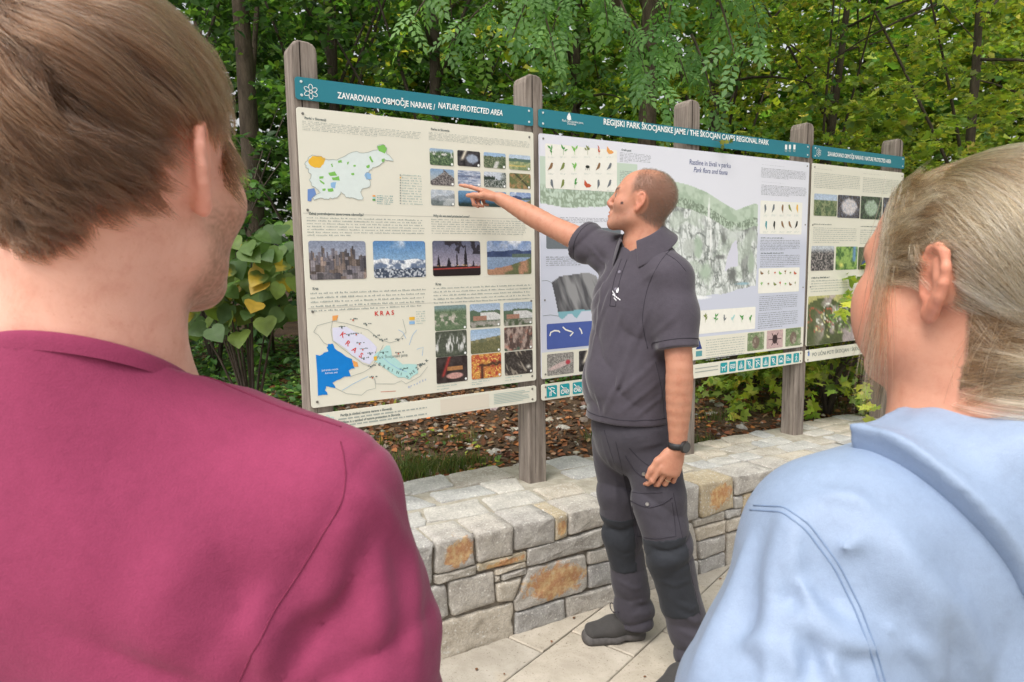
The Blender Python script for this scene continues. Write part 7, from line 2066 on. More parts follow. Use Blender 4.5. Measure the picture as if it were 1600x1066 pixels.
w_el = {q: wl(s*.285, -.03, -.36) for q, s in (('R', 1), ('L', -1))}
w_wr = {q: wl(s*.21, .10, -.54) for q, s in (('R', 1), ('L', -1))}
w_hip = wl(0, .02, -.55)
body_w = Vol(); body_w.p = list(wb.p)
body_w.ecap(wl(0, 0, -.12), wl(0, .005, -.35), ur, .12, .08, .11, .075, .04); body_w.ecap(wl(0, .005, -.35), w_hip, ur, .11, .075, .14, .09, .04)
for q in 'RL':
    arm_vol(body_w, w_sh[q], w_el[q], w_wr[q], .86, .048)
    hand_vol(body_w, w_wr[q], nrm(-Z_+uf*.3), ur*(-1 if q == 'R' else 1), uf, [.35, .4, .45, .5], .9, thumb=(.9, .2))
SKIN_W = srgb(np.array([200, 146, 122])/255); HAIR_W = np.array([.36, .27, .19])
def w_scalp(x, y, z):
    ax_ = np.abs(x)
    front = sstep(.066, .050, y-.25*np.clip(z-.05, -.1, .1)-.04*np.clip((.06-ax_), 0, .06))
    low = np.where(y < -.032, sstep(-.088, -.062, z+.030*np.clip((ax_-.03)/.04, 0, 1)), np.where(y < .012, sstep(.030, .040, z), sstep(-.012, .006, z)))
    return front*low
def w_col(V): return face_paint(V, Lw, w_head, Mw, WS, SKIN_W, dict(hair=(.20, .13, .085), scalp=lambda x, y, z: w_scalp(x, y, z)*.7))
Vw_, Fw_ = surface(wb.eval, np.minimum(w_head-.15, w_neck-.2), np.maximum(w_head+.15, w_neck+.2), .0025)
kz = w_neck[2]-.07; Fw_ = Fw_[Vw_[Fw_][:, :, 2].min(1) > kz]
V2, F2_ = surface(lambda P: np.maximum(body_w.eval(P), P[:, 2]-(kz+.03)), np.min([w_wr['L'], w_wr['R'], w_hip, w_el['L'], w_el['R']], 0)-.2, np.max([w_sh['L'], w_sh['R'], w_hip, w_el['R'], w_el['L']], 0)+.14, .008)
Vq = np.concatenate([relax(Vw_, Fw_, 1), V2]); Fq_ = np.concatenate([Fw_, F2_+len(Vw_)])
obj('body', np_mesh('body', Vq-W_O, Fq_, M_SKIN, colors=w_col(Vq)), woman)
# hair drawn back over the ear into a low knot
M_CAPW = flat_mat('blonde_underlayer', (.20, .13, .075), .8, .2, 0, .3, 200)
def capw_fn(P):
    q = ((P-w_head)@Mw.T)/WS; m = w_scalp(*q.T); return np.maximum(wb.eval(P)-.0016*sstep(.6, 1, m)+.0008, (.80-m)*.02)
hw_ob, _, _ = sdf_obj('hair', capw_fn, w_head-.16, w_head+.17, .003, M_CAPW, woman, W_O, None, 1)
M_HAIR_W = hair_mat('ash_blonde_hair', [(.040, .022, .011), (.17, .100, .050), (.50, .355, .195), (.90, .745, .52), (.085, .048, .024), (.74, .57, .36)], .26)
knot = np.array((.0, -.118, -.050))
def w_flow(q, q0):
    to = knot-q; d = np.linalg.norm(to, axis=1)[:, None]; fl = to/d
    up = np.stack([0*q[:, 0], -.55+0*q[:, 0], .42*sstep(.0, .06, q[:, 1])], 1)
    m = sstep(.10, .2, d[:, 0])[:, None]
    return fl*(1-.45*m)+up*.5*m
qw = ((Vw_-w_head)@Mw.T)/WS; scw = w_scalp(*qw.T)*(np.linalg.norm(qw, axis=1) < .17)
def w_len(q, r): return np.linalg.norm(q-knot, axis=1)*WS*r.uniform(.9, 1.12, len(q))
def w_lift(q, r): return np.interp(q[:, 2], [-.06, .0, .06, .11], [.005, .008, .012, .015])*r.uniform(.25, 1.0, len(q))
pts_w, lk_w = grow(24000, w_head, Mw, Vw_, scw, WS, w_len, w_flow, w_lift, 11, 33, clump=.6, wob=.13, ncl=300, er=(.0775, .1005, .084), eo=(0, -.018, .028))
make_hair('hair_strands', pts_w, np.random.default_rng(1).uniform(.00012, .00022, len(pts_w)), M_HAIR_W, hw_ob, W_O, lk_w)
lowi = np.flatnonzero((scw > .10) & (qw[:, 2] < .050) & (qw[:, 1] < .02)); lowi = lowi[sh_r.integers(0, len(lowi), 7000)]
ql = qw[lowi]; tw = knot-ql; dw = np.linalg.norm(tw, axis=1); flw = (tw/dw[:, None])@Mw
pts_n, lk_n = short_hair(Vw_, Fw_, lowi, flw, np.minimum(dw*.8, .034)*WS, .006*sh_r.uniform(.4, 1.3, len(ql)), 8, 64, 200)
make_hair('hair_strands', pts_n, sh_r.uniform(.00012, .0002, len(ql)), M_HAIR_W, hw_ob, W_O, lk_n)
tmi = np.flatnonzero((scw > .2) & (qw[:, 2] < .085) & (qw[:, 1] > -.01) & (qw[:, 0] < -.03)); tmi = tmi[sh_r.integers(0, len(tmi), 5000)]
qt = qw[tmi]; flt = (np.stack([0*qt[:, 0], -1.0+0*qt[:, 0], .18-.9*sstep(.03, -.03, qt[:, 1])], 1))@Mw
pts_n, lk_n = short_hair(Vw_, Fw_, tmi, flt, np.clip(.020+.2*qt[:, 1], .010, .030)*sh_r.uniform(.7, 1.1, len(qt)), .0042*sh_r.uniform(.5, 1.4, len(qt)), 8, 66, 160)
make_hair('hair_strands', pts_n, sh_r.uniform(.00012, .0002, len(qt)), M_HAIR_W, hw_ob, W_O, lk_n)
# the knot itself
kr_ = np.random.default_rng(9); nk_ = 2600
kc = Lw(*knot); kx, ky, kz_ = Mw
tt = np.linspace(0, 1, 12); pk = []
ph = kr_.uniform(0, 2*math.pi, nk_); rr_ = kr_.uniform(.010, .030, nk_); tl_ = kr_.normal(0, .5, nk_); yo = kr_.normal(0, .008, nk_)
for t_ in tt:
    a = ph+t_*3.6
    P = kc[None]+(np.cos(a)*rr_)[:, None]*kx+(np.sin(a)*rr_)[:, None]*(kz_*.95)+((yo-.012+.010*np.sin(a*2+tl_)-.35*(rr_-.02)))[:, None]*ky
    pk.append(P)
pk = np.stack(pk, 1)
make_hair('hair_strands', pk, np.full(nk_, .0002), M_HAIR_W, hw_ob, W_O)
kb = Vol(); kb.ell(kc-Mw[1]*.010, (.027, .020, .026), Mw, .01)
sdf_obj('hair_knot', kb.eval, kc-.06, kc+.06, .004, M_CAPW, hw_ob, W_O)
# loose strands falling in front of the ear and at the nape
ls = np.random.default_rng(23); nl_ = 230
side = -1                                           # her left side faces the camera
r0 = np.stack([np.full(nl_, side*.066)+ls.normal(0, .003, nl_), ls.normal(.040, .005, nl_), ls.normal(.062, .012, nl_)], 1)
pl_ = []
lenl = ls.uniform(.10, .20, nl_); sw = ls.normal(0, 1, (nl_, 2)); lk = ls.integers(0, 9, nl_); lko = ls.normal(0, 1, (9, 3))
for k in range(13):
    f = k/12
    x = r0[:, 0]+side*(.012*math.sin(min(1, f*1.6)*math.pi/2)+.004*lko[lk, 0]*f)+sw[:, 0]*.0035*f
    y = r0[:, 1]-.002*f+lko[lk, 1]*.004*f+sw[:, 1]*.0025*f*f+.004*np.sin(f*5+lk)
    z = r0[:, 2]-lenl*f
    pl_.append(np.stack([x, y, z], 1)*WS@Mw+w_head)
make_hair('hair_strands', np.stack(pl_, 1), np.full(nl_, .00017), M_HAIR_W, hw_ob, W_O)
r0 = np.stack([side*ls.uniform(.035, .066, 90), ls.normal(-.045, .012, 90), ls.normal(-.030, .012, 90)], 1); pl_ = []; sw = ls.normal(0, 1, (90, 2)); lenl = ls.uniform(.03, .085, 90)
for k in range(10):
    f = k/9; pl_.append((r0+np.stack([side*.006*np.sin(f*3)+sw[:, 0]*.004*f, sw[:, 1]*.010*f+.006*f, -lenl*f], 1))*WS@Mw+w_head)
make_hair('hair_strands', np.stack(pl_, 1), np.full(90, .00014), M_HAIR_W, hw_ob, W_O)

# ---- jacket with its hood lying on the back
jk = Vol()
for q, s in (('R', 1), ('L', -1)):
    jk.rc(wl(s*.045, .0, -.070), wl(s*.150, .0, -.105), .066, .070, .05)
    jk.chain([w_sh[q], w_sh[q]*.5+w_el[q]*.5, w_el[q], w_el[q]*.5+w_wr[q]*.5, w_wr[q]+(w_wr[q]-w_el[q])*.05], [.074, .080, .074, .064, .052], .05)
jk.ecap(wl(0, 0, -.13), wl(0, .003, -.33), ur, .168, .112, .172, .125, .06)
jk.ecap(wl(0, .003, -.33), wl(0, .02, -.66), ur, .172, .125, .190, .140, .05)
def j_fold(P):
    q = P-w_neck; x = q@ur; y = q@uf; z = q[:, 2]
    n1 = vnoise3(P*6, 13); n2 = vnoise3(P*15, 18); n3 = vnoise3(P*30, 19)
    ap = np.hypot(np.abs(x)-.15, z+.24); th = np.arctan2(z+.24, np.abs(x)-.15)
    rad_ = fold(th*11+5*n1)*.0058*np.exp(-((ap-.09)/.07)**2)
    slv = fold(z*30+np.abs(x)*44+7*n1)*.0062*sstep(.17, .24, np.abs(x))
    bk = fold(x*30+z*16+8*n1)*.0058*sstep(-.12, -.24, z)*sstep(.18, .12, np.abs(x))
    return .22*(rad_+slv+bk)+.0025*(n2-.5)+.0008*(n3-.5)
cr_j = Creases(True)
for pts, am, w_ in (([(1214, 962), (1262, 975), (1320, 1000), (1378, 1016)], .012, .016), ([(1243, 898), (1270, 948), (1302, 985)], .009, .013), ([(1226, 802), (1208, 880), (1203, 960), (1198, 1060)], .011, .016), ([(1244, 805), (1240, 860), (1236, 900)], .007, .012), ([(1170, 840), (1150, 920), (1110, 1000), (1085, 1060)], .008, .018), ([(1335, 908), (1360, 906), (1384, 899)], .005, .007), ([(1350, 942), (1372, 940), (1394, 934)], .005, .007), ([(1362, 972), (1384, 978), (1404, 988)], .005, .007), ([(1300, 862), (1325, 855), (1345, 840)], .005, .008), ([(1228, 975), (1235, 1020), (1245, 1062)], .009, .012), ([(1290, 1015), (1300, 1045), (1320, 1075)], .008, .012), ([(1400, 835), (1450, 930), (1480, 1060)], .010, .018), ([(1440, 900), (1500, 960), (1540, 1060)], .009, .016), ([(1420, 1000), (1450, 1030), (1470, 1075)], .007, .010), ([(1150, 1010), (1185, 1000), (1215, 1020)], .007, .011), ([(1280, 770), (1330, 775), (1370, 800)], .005, .010)):
    cr_j.seen(jk.eval, pts, am*2.4, w_*.85, .38, 9)
def jk_fn(P):
    d = jk.eval(P); m = np.abs(d) < .04
    if m.any(): d[m] += j_fold(P[m])+cr_j.eval(P[m])
    d = np.maximum(d, (w_neck[2]-.68)-P[:, 2])
    q = P-w_neck; x = q@ur; y = q@uf; rn = np.sqrt((x/.070)**2+((y-.004)/.075)**2)
    d = np.maximum(d, np.where(q[:, 2] > -.10, (1-rn)*.07, -1))
    for k in 'RL':
        ax = nrm(w_wr[k]-w_el[k]); v_ = (P-w_wr[k])@ax; r_ = np.linalg.norm(P-w_wr[k]-v_[:, None]*ax, axis=1); d = np.maximum(d, np.where(r_ < .09, v_, -1))
    return d
jlo = np.min([w_el['L'], w_el['R'], w_wr['L'], w_wr['R'], wl(0, 0, -.69)], 0)-np.array([.2, .2, .02]); jhi = np.max([w_sh['L'], w_sh['R'], w_el['L'], w_el['R']], 0)+np.array([.15, .15, .13])
jo, Vj, Fj = sdf_obj('jacket', jk_fn, jlo, jhi, .0044, M_JACKET, woman, W_O, None, 1)
# hood: a collar standing round the neck and a double cloth falling in a point between the shoulder blades
hd = Vol()
def hp(a, r, z, yo=0.0): return wl(math.sin(R(a))*r, -math.cos(R(a))*r*.95+yo, z)      # a = 0 at the back
rim = [hp(a, .080+.016*math.cos(R(a)*.7), -.010-.030*(abs(a)/130)**1.5) for a in range(-130, 131, 20)]
hd.chain(rim, [.016+.010*math.cos(R(a)*.6) for a in range(-130, 131, 20)], .02)
def hood_edge(x): return np.where(np.abs(x) < .135, -.030-1.55*(.135-np.abs(x)), -.030+2.2*(np.abs(x)-.135))
cr_h = Creases(True)
for pts, am, w_ in (([(1330, 745), (1400, 790), (1500, 880), (1600, 975)], .014, .011), ([(1310, 705), (1400, 765), (1500, 850), (1600, 945)], .014, .012), ([(1350, 690), (1450, 740), (1540, 810), (1620, 880)], .010, .012), ([(1430, 690), (1520, 730), (1600, 790)], .008, .012), ([(1300, 730), (1390, 800), (1480, 890), (1560, 980)], .007, .010)):
    cr_h.seen(jk.eval, pts, am*1.5, w_, .36, 8)
def hood_fn(P):
    q = P-w_neck; x = q@ur; y = q@uf; z = q[:, 2]; a = np.arctan2(x, -y); r_ = np.hypot(x, y)
    n1 = vnoise3(P*7, 23); n2 = vnoise3(P*20, 24)
    low = (hood_edge(x)+.012*(n1-.5)-z)*.54
    dj = jk.eval(P)-.007-.010*np.exp(-(np.clip(-low, 0, 1)/.022)**2)-.012*sstep(.10, .02, -z)
    k_ = .010; h_ = np.clip(.5-.5*(low-dj)/k_, 0, 1); ds = low*(1-h_)+dj*h_+k_*h_*(1-h_)      # rounded lower lip
    ds = np.maximum(ds, y-.015)
    dr_ = hd.eval(P); k_ = .03; h_ = np.clip(.5+.5*(dr_-ds)/k_, 0, 1); d = dr_*(1-h_)+ds*h_-k_*h_*(1-h_)
    m = np.abs(d) < .04
    if m.any(): d[m] += cr_h.eval(P[m])+(n2[m]-.5)*.003+np.sin(a[m]*9+z[m]*40+6*n1[m])*.0016
    rn = np.sqrt((x/.062)**2+((y-.004)/.066)**2)
    return np.maximum(d, np.where(z > -.12, (1-rn)*.062, -1))
ho, Vho, Fho = sdf_obj('hood', hood_fn, wl(0, 0, -.34)-np.array([.3, .3, 0]), wl(0, 0, .10)+np.array([.3, .3, 0]), .0040, M_JACKET, jo, W_O, None, 1)
M_JSEAM = flat_mat('jacket_seam', hexc('7488a6'), .6, .3)
bv_j = BVHTree.FromPolygons(Vj.tolist(), Fj.tolist())
def jback(x, z, frm=-1.0):
    h = bv_j.ray_cast(Vector(wl(x, frm*.6, z)), Vector(uf*-frm)); return np.array(h[0]) if h[0] is not None else wl(x, -.12, z)
def jseam(px, rad=.0007, n=60):
    P = np.asarray(px, float); tt = np.linspace(0, len(P)-1, n); i = np.clip(tt.astype(int), 0, len(P)-2); Q = P[i]+(P[i+1]-P[i])*(tt-i)[:, None]
    out = []
    for q in Q:
        h = bv_j.ray_cast(Vector(CAM), Vector(ray(*q)).normalized())
        if h[0] is not None: out.append(np.array(h[0])+np.array(h[1])*.0003)
    if len(out) > 4:
        out = np.array(out)
        for _ in range(3): out[1:-1] = (out[:-2]+2*out[1:-1]+out[2:])/4
        Vt, Ft = tube_vf(out, rad, 5); obj('seam', np_mesh('seam', Vt-W_O, Ft, M_JSEAM), jo)
jseam([(1178, 790), (1225, 792), (1265, 820), (1310, 880), (1345, 950), (1370, 1020), (1385, 1075)])
jseam([(1172, 797), (1222, 800), (1259, 828), (1303, 886), (1337, 955), (1361, 1022), (1376, 1075)])
# a pinched corner of the collar standing off the far side of the shoulder
legs(woman, W_O, w_hip, uf, ur, w_g, M_JEANS, .16)
# ================================================================== plants and ground cover
def leaf_mat(name, rough=0.5, trans=0.5):
    t = new_mat(name)
    a = t.n('ShaderNodeVertexColor'); a.layer_name = 'col'
    t.l(a.outputs[0], t.b.inputs['Base Color'])
    t.b.inputs['Roughness'].default_value = rough; t.b.inputs['Specular IOR Level'].default_value = 0.35
    tr = t.n('ShaderNodeBsdfTranslucent')
    c = t.mix(1.0, a.outputs[0], (1.25, 1.35, 0.55), 'MULTIPLY'); t.l(c, tr.inputs['Color'])
    mx = t.n('ShaderNodeMixShader'); mx.inputs[0].default_value = trans
    t.l(t.b.outputs[0], mx.inputs[1]); t.l(tr.outputs[0], mx.inputs[2]); t.l(mx.outputs[0], t.o.inputs['Surface'])
    return t.m
M_LEAF = leaf_mat('leaf_green')
def bark_mat(name, a, b):
    t = new_mat(name); co = t.coord((1, 1, .25)); f = t.noise(co, 22, 8, .7, .4)
    t.l(t.ramp(f, [(.3, a), (.7, b)]), t.b.inputs['Base Color']); t.b.inputs['Roughness'].default_value = .95
    t.l(t.bump(t.noise(co, 45, 8, .7), .9, .02), t.b.inputs['Normal']); return t.m
M_BARK = bark_mat('bark_brown', (.045, .032, .022), (.16, .12, .085))
M_BARK_D = bark_mat('bark_dark', (.04, .030, .022), (.13, .10, .075))
# leaf outlines: (vertices x across, y along, z up) and triangles
def fan(pts, c): 
    n = len(pts); return np.array([c]+pts, float), np.array([(0, 1+i, 1+(i+1) % n) for i in range(n)])
LEAF = {}
LEAF['ovate'] = (np.array([(0, 0, 0), (-.27, .30, .07), (-.22, .68, .05), (0, 1, -.04), (.22, .68, .05), (.27, .30, .07), (0, .33, 0), (0, .68, .0)], float), np.array([(0, 6, 1), (1, 6, 7), (1, 7, 2), (2, 7, 3), (0, 5, 6), (5, 4, 7), (5, 7, 6), (4, 3, 7)]))
LEAF['diamond'] = (np.array([(0, 0, 0), (-.30, .5, .08), (0, 1, -.03), (.30, .5, .08)], float), np.array([(0, 2, 1), (0, 3, 2)]))
mp = [(0, 0), (.44, .06), (.30, .28), (.56, .58), (.20, .62), (0, 1), (-.20, .62), (-.56, .58), (-.30, .28), (-.44, .06)]
LEAF['maple'] = fan([(x, y, .06*abs(x)*2-.05*y) for x, y in mp], (0, .35, .03))
ht = [(0, 0.04), (.16, -.05), (.36, .02), (.50, .24), (.46, .50), (.28, .76), (0, 1.02), (-.28, .76), (-.46, .50), (-.50, .24), (-.36, .02), (-.16, -.05)]
LEAF['heart'] = fan([(x, y, .12*abs(x)-.10*(y-.4)**2) for x, y in ht], (0, .40, .0))
def ash_leaf(pairs=4):
    V = []; F = []
    def leaflet(bx, by, dx, dy, L):
        k = len(V); d = np.array([dx, dy]); n = np.array([-dy, dx]); b = np.array([bx, by])
        for a, w, z in ((0, 0, 0), (.45, .26, .03), (1, 0, -.05), (.45, -.26, .03), (.45, 0, 0)):
            q = b+d*a*L+n*w*L; V.append((q[0], q[1], z*L-.10*(by**2)))
        F.extend([(k, k+4, k+1), (k+1, k+4, k+2), (k, k+3, k+4), (k+3, k+2, k+4)])
    for i in range(pairs):
        y = .18+.19*i; L = .30*(1-.05*i)
        leaflet(.01, y, .80, .60, L); leaflet(-.01, y+.02, -.80, .60, L)
    leaflet(0, .86, 0, 1, .30)
    k = len(V); V.extend([(-.008, 0, 0), (.008, 0, 0), (0, .9, -.08)]); F.append((k, k+1, k+2))
    return np.array(V, float), np.array(F)
LEAF['ash'] = ash_leaf()
def leaves(kind, pos, dirs, nrm_, size, cols):
    """many leaves as arrays: vertices, triangles, colours"""
    lv, lf = LEAF[kind]; n = len(pos)
    d = dirs/np.linalg.norm(dirs, axis=1)[:, None]
    nn = nrm_-d*(nrm_*d).sum(1)[:, None]; nn /= np.linalg.norm(nn, axis=1)[:, None]+1e-9
    s = np.cross(d, nn)
    V = pos[:, None]+size[:, None, None]*(lv[None, :, :1]*s[:, None]+lv[None, :, 1:2]*d[:, None]+lv[None, :, 2:]*nn[:, None])
    F = (lf[None]+(np.arange(n)*len(lv))[:, None, None]).reshape(-1, 3)
    C = np.repeat(cols, len(lv), axis=0)
    return V.reshape(-1, 3), F, C
def palette(r, n, cols, wts, jit=.22):
    c = np.array(cols)[r.choice(len(cols), n, p=np.array(wts)/sum(wts))]
    return np.clip(c*(1+r.normal(0, jit, (n, 1)))*(1+r.normal(0, .06, (n, 3))), .004, .9)
def sprays(r, org, dr, n_per, length, size, cols, wts, flat=.7, droop=.25, spread=.5, jit=.2):
    """leafy twigs: leaves alternate along each twig and lie roughly level"""
    m = len(org); dr = dr/np.linalg.norm(dr, axis=1)[:, None]
    t = np.tile(np.linspace(.12, 1, n_per), (m, 1))+r.normal(0, .03, (m, n_per))
    L = length*r.uniform(.7, 1.3, m)
    P = org[:, None]+dr[:, None]*(t*L[:, None])[..., None]; P[..., 2] -= droop*(t**2)*L[:, None]
    side = np.cross(dr, np.array([0, 0, 1.0])); side /= np.linalg.norm(side, axis=1)[:, None]+1e-9
    sg = np.where(np.arange(n_per) % 2 == 0, 1, -1)[None, :, None]
    D = dr[:, None]*.55+side[:, None]*sg*spread*1.4+r.normal(0, .28, (m, n_per, 3)); D[..., 2] -= .25
    N = np.array([0, 0, 1.0])*flat+r.normal(0, .42, (m, n_per, 3))
    P = P+r.normal(0, .02*length, P.shape)
    k = m*n_per
    S = size*r.uniform(.6, 1.25, k)
    tint = np.repeat(r.normal(1, .16, m), n_per)[:, None]
    C = np.clip(palette(r, k, cols, wts, jit)*tint, .004, .9)
    return P.reshape(-1, 3), D.reshape(-1, 3), N.reshape(-1, 3), S, C
def local(V, o): return V-np.asarray(o)
def tree(name, label, px, h, height, zlo, rad, n_spr, n_per, kind, size, cols, wts, seed, tr=.10, group='trees behind the board', lean=(0, 0), spray_len=.55, bark=None, shift=(0, 0), leaf_parts=None, rzf=1.0):
    r = np.random.default_rng(seed)
    b = at_h(px, 400, h); base = np.array([b[0], b[1], 0.0]); base[2] = float(soil_z(np.array([b[0]]), np.array([b[1]]))[0])-.05
    T = thing(name, label, 'tree', group, tuple(base))
    top = base+np.array([lean[0], lean[1], height*.93])
    nseg = 9; tt = np.linspace(0, 1, nseg)
    pts = base+(top-base)*tt[:, None]+np.stack([.10*np.sin(tt*5+seed)*tt, .10*np.cos(tt*4+seed)*tt, 0*tt], 1)*height*.12
    mb = MB(); rr = tr*(1-.82*tt); rr[0] *= 1.25
    mb.add(*tube_vf(pts, rr, 10))
    cz = (zlo+height)/2; cc = base+np.array([lean[0]*.6+shift[0], lean[1]*.6+shift[1], cz]); rz = (height-zlo)/2*rzf
    limbs = []
    for k in range(11):
        f = r.uniform(max(.12, zlo/height*.8), .9); p0 = base+(top-base)*f+np.array([.10*math.sin(f*5+seed)*f, .10*math.cos(f*4+seed)*f, 0])*height*.12
        a = k*2.4+r.uniform(-.4, .4); e = cc+np.array([math.cos(a)*rad*.75, math.sin(a)*rad*.75, r.uniform(-.5, .6)*rz])
        m_ = (p0+e)/2+np.array([0, 0, .12*rad]); q = np.linspace(0, 1, 6)[:, None]
        pl = (1-q)**2*p0+2*q*(1-q)*m_+q**2*e
        mb.add(*tube_vf(pl, np.linspace(tr*.36*(1-f*.5), tr*.05, 6), 6)); limbs.append(pl)
    o = mb.build('trunk', bark or M_BARK, T, True); o.data.transform(Matrix.Translation(Vector(-base)))
    u = r.normal(0, 1, (n_spr, 3)); u /= np.linalg.norm(u, axis=1)[:, None]; rho = r.random(n_spr)**.30
    lump = .78+.44*vnoise3(u*2.2+seed, seed)
    org = cc+u*(rho*lump)[:, None]*np.array([rad, rad, rz])
    dr = (org-np.array([cc[0], cc[1], 0]))*np.array([1, 1, 0])+r.normal(0, .35*rad, (n_spr, 3)); dr[:, 2] *= .35
    P, D, N, S, C = sprays(r, org, dr, n_per, spray_len, size, cols, wts)
    keep = P[:, 2] > base[2]+.25
    V, F, C = leaves(kind, P[keep], D[keep], N[keep], S[keep], C[keep])
    obj('crown', np_mesh('crown', V-base, F, M_LEAF, colors=C, smooth=True), T)
    return T, base
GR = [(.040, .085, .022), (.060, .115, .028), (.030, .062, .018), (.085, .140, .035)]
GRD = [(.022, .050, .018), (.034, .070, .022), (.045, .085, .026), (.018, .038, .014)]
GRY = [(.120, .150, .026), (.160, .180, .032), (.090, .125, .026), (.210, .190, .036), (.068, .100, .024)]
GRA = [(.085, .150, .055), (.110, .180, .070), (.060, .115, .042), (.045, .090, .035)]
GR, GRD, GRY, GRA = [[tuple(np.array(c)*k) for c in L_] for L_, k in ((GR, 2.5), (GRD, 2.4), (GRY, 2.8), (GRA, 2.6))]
# far trees closing the view
far = [(60, 15, 10, 'olive'), (330, 14, 10, 'dark'), (560, 15.5, 10, 'dark'), (760, 14.5, 10, 'mid'), (960, 16, 9, 'mid'), (1150, 15, 9.5, 'light'), (1340, 14.5, 9.5, 'light'), (1540, 15, 10, 'light'), (1740, 14, 10, 'light'), (-160, 14, 10, 'dark')]
ord_ = ['first', 'second', 'third', 'fourth', 'fifth', 'sixth', 'seventh', 'eighth', 'ninth', 'tenth']
far_lab = ['distant dark tree hidden behind the head of the man in pink', 'distant dark tree seen behind the bare brown trunk left of the first post', 'distant dark tree behind the first panel header', 'distant green tree above the right end of the first header', 'distant green tree above the left half of the long teal header', 'distant yellow green tree above the third post', 'distant yellow green tree above the fourth and fifth posts', 'distant yellow green tree above the blonde woman', 'distant yellow green tree past the right picture edge', 'distant dark tree past the left picture edge']
for i, (px, h, ht_, tone) in enumerate(far):
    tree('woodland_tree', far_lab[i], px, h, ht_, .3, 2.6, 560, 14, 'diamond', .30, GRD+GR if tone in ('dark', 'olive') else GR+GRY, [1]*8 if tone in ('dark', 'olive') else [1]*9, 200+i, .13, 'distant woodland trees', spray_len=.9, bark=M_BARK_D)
# middle trees
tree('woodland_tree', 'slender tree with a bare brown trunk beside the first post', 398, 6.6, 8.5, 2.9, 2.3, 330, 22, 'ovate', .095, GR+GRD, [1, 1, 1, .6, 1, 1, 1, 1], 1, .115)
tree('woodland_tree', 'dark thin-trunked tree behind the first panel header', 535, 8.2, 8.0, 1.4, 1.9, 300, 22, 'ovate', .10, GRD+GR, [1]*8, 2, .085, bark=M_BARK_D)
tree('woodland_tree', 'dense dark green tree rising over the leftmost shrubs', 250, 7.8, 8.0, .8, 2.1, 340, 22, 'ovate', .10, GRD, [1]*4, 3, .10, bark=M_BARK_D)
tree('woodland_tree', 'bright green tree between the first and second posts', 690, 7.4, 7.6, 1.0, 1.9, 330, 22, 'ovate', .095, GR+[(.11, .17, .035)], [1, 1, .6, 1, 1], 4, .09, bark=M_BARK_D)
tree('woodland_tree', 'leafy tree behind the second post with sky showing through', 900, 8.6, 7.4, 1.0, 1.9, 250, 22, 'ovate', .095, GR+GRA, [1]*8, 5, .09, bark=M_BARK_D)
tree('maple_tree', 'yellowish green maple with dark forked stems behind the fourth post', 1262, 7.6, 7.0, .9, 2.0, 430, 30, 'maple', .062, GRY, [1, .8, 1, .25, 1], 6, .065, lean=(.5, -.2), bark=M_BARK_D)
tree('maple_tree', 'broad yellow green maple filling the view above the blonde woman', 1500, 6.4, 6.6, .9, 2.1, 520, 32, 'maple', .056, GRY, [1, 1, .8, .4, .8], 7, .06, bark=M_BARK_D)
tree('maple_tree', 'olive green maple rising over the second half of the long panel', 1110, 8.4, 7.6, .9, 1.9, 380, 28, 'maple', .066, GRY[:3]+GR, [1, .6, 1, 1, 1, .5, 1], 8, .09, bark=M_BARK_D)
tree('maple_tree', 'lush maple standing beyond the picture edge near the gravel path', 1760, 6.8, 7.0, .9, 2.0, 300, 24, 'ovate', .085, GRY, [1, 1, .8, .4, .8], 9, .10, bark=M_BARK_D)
# the ash whose pale compound leaves hang over the board
ash_r = np.random.default_rng(44)
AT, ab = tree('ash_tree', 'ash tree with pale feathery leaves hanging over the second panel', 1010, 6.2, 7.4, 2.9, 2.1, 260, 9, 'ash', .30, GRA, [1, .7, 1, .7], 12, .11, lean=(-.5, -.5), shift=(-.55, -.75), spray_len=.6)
ash_vars = []
for k in range(6):
    lv, lf = ash_leaf(4); bend = ash_r.uniform(.15, .5)
    V = lv.copy(); V[:, 2] -= bend*V[:, 1]**2*.8; V[:, 0] += .06*np.sin(V[:, 1]*3+k)
    col = np.tile(np.array(GRA[k % 3])*ash_r.uniform(.9, 1.35), (len(V), 1))
    ash_vars.append(np_mesh('leaf', V, lf, M_LEAF, colors=col))
boughs = [((780, 20), (700, 75)), ((830, 0), (870, 95)), ((900, -20), (860, 60)), ((960, 10), (1010, 120)), ((1010, 0), (1075, 130)), ((1060, -30), (1040, 70)), ((1110, 0), (1150, 95)), ((1150, -40), (1190, 60)), ((720, -30), (640, 40)), ((990, 60), (1050, 175)), ((1080, 80), (1120, 178)), ((930, -40), (950, 40)), ((1010, 90), (1000, 150)), ((860, -30), (800, 60))]
bmb = MB(); nleaf = 0
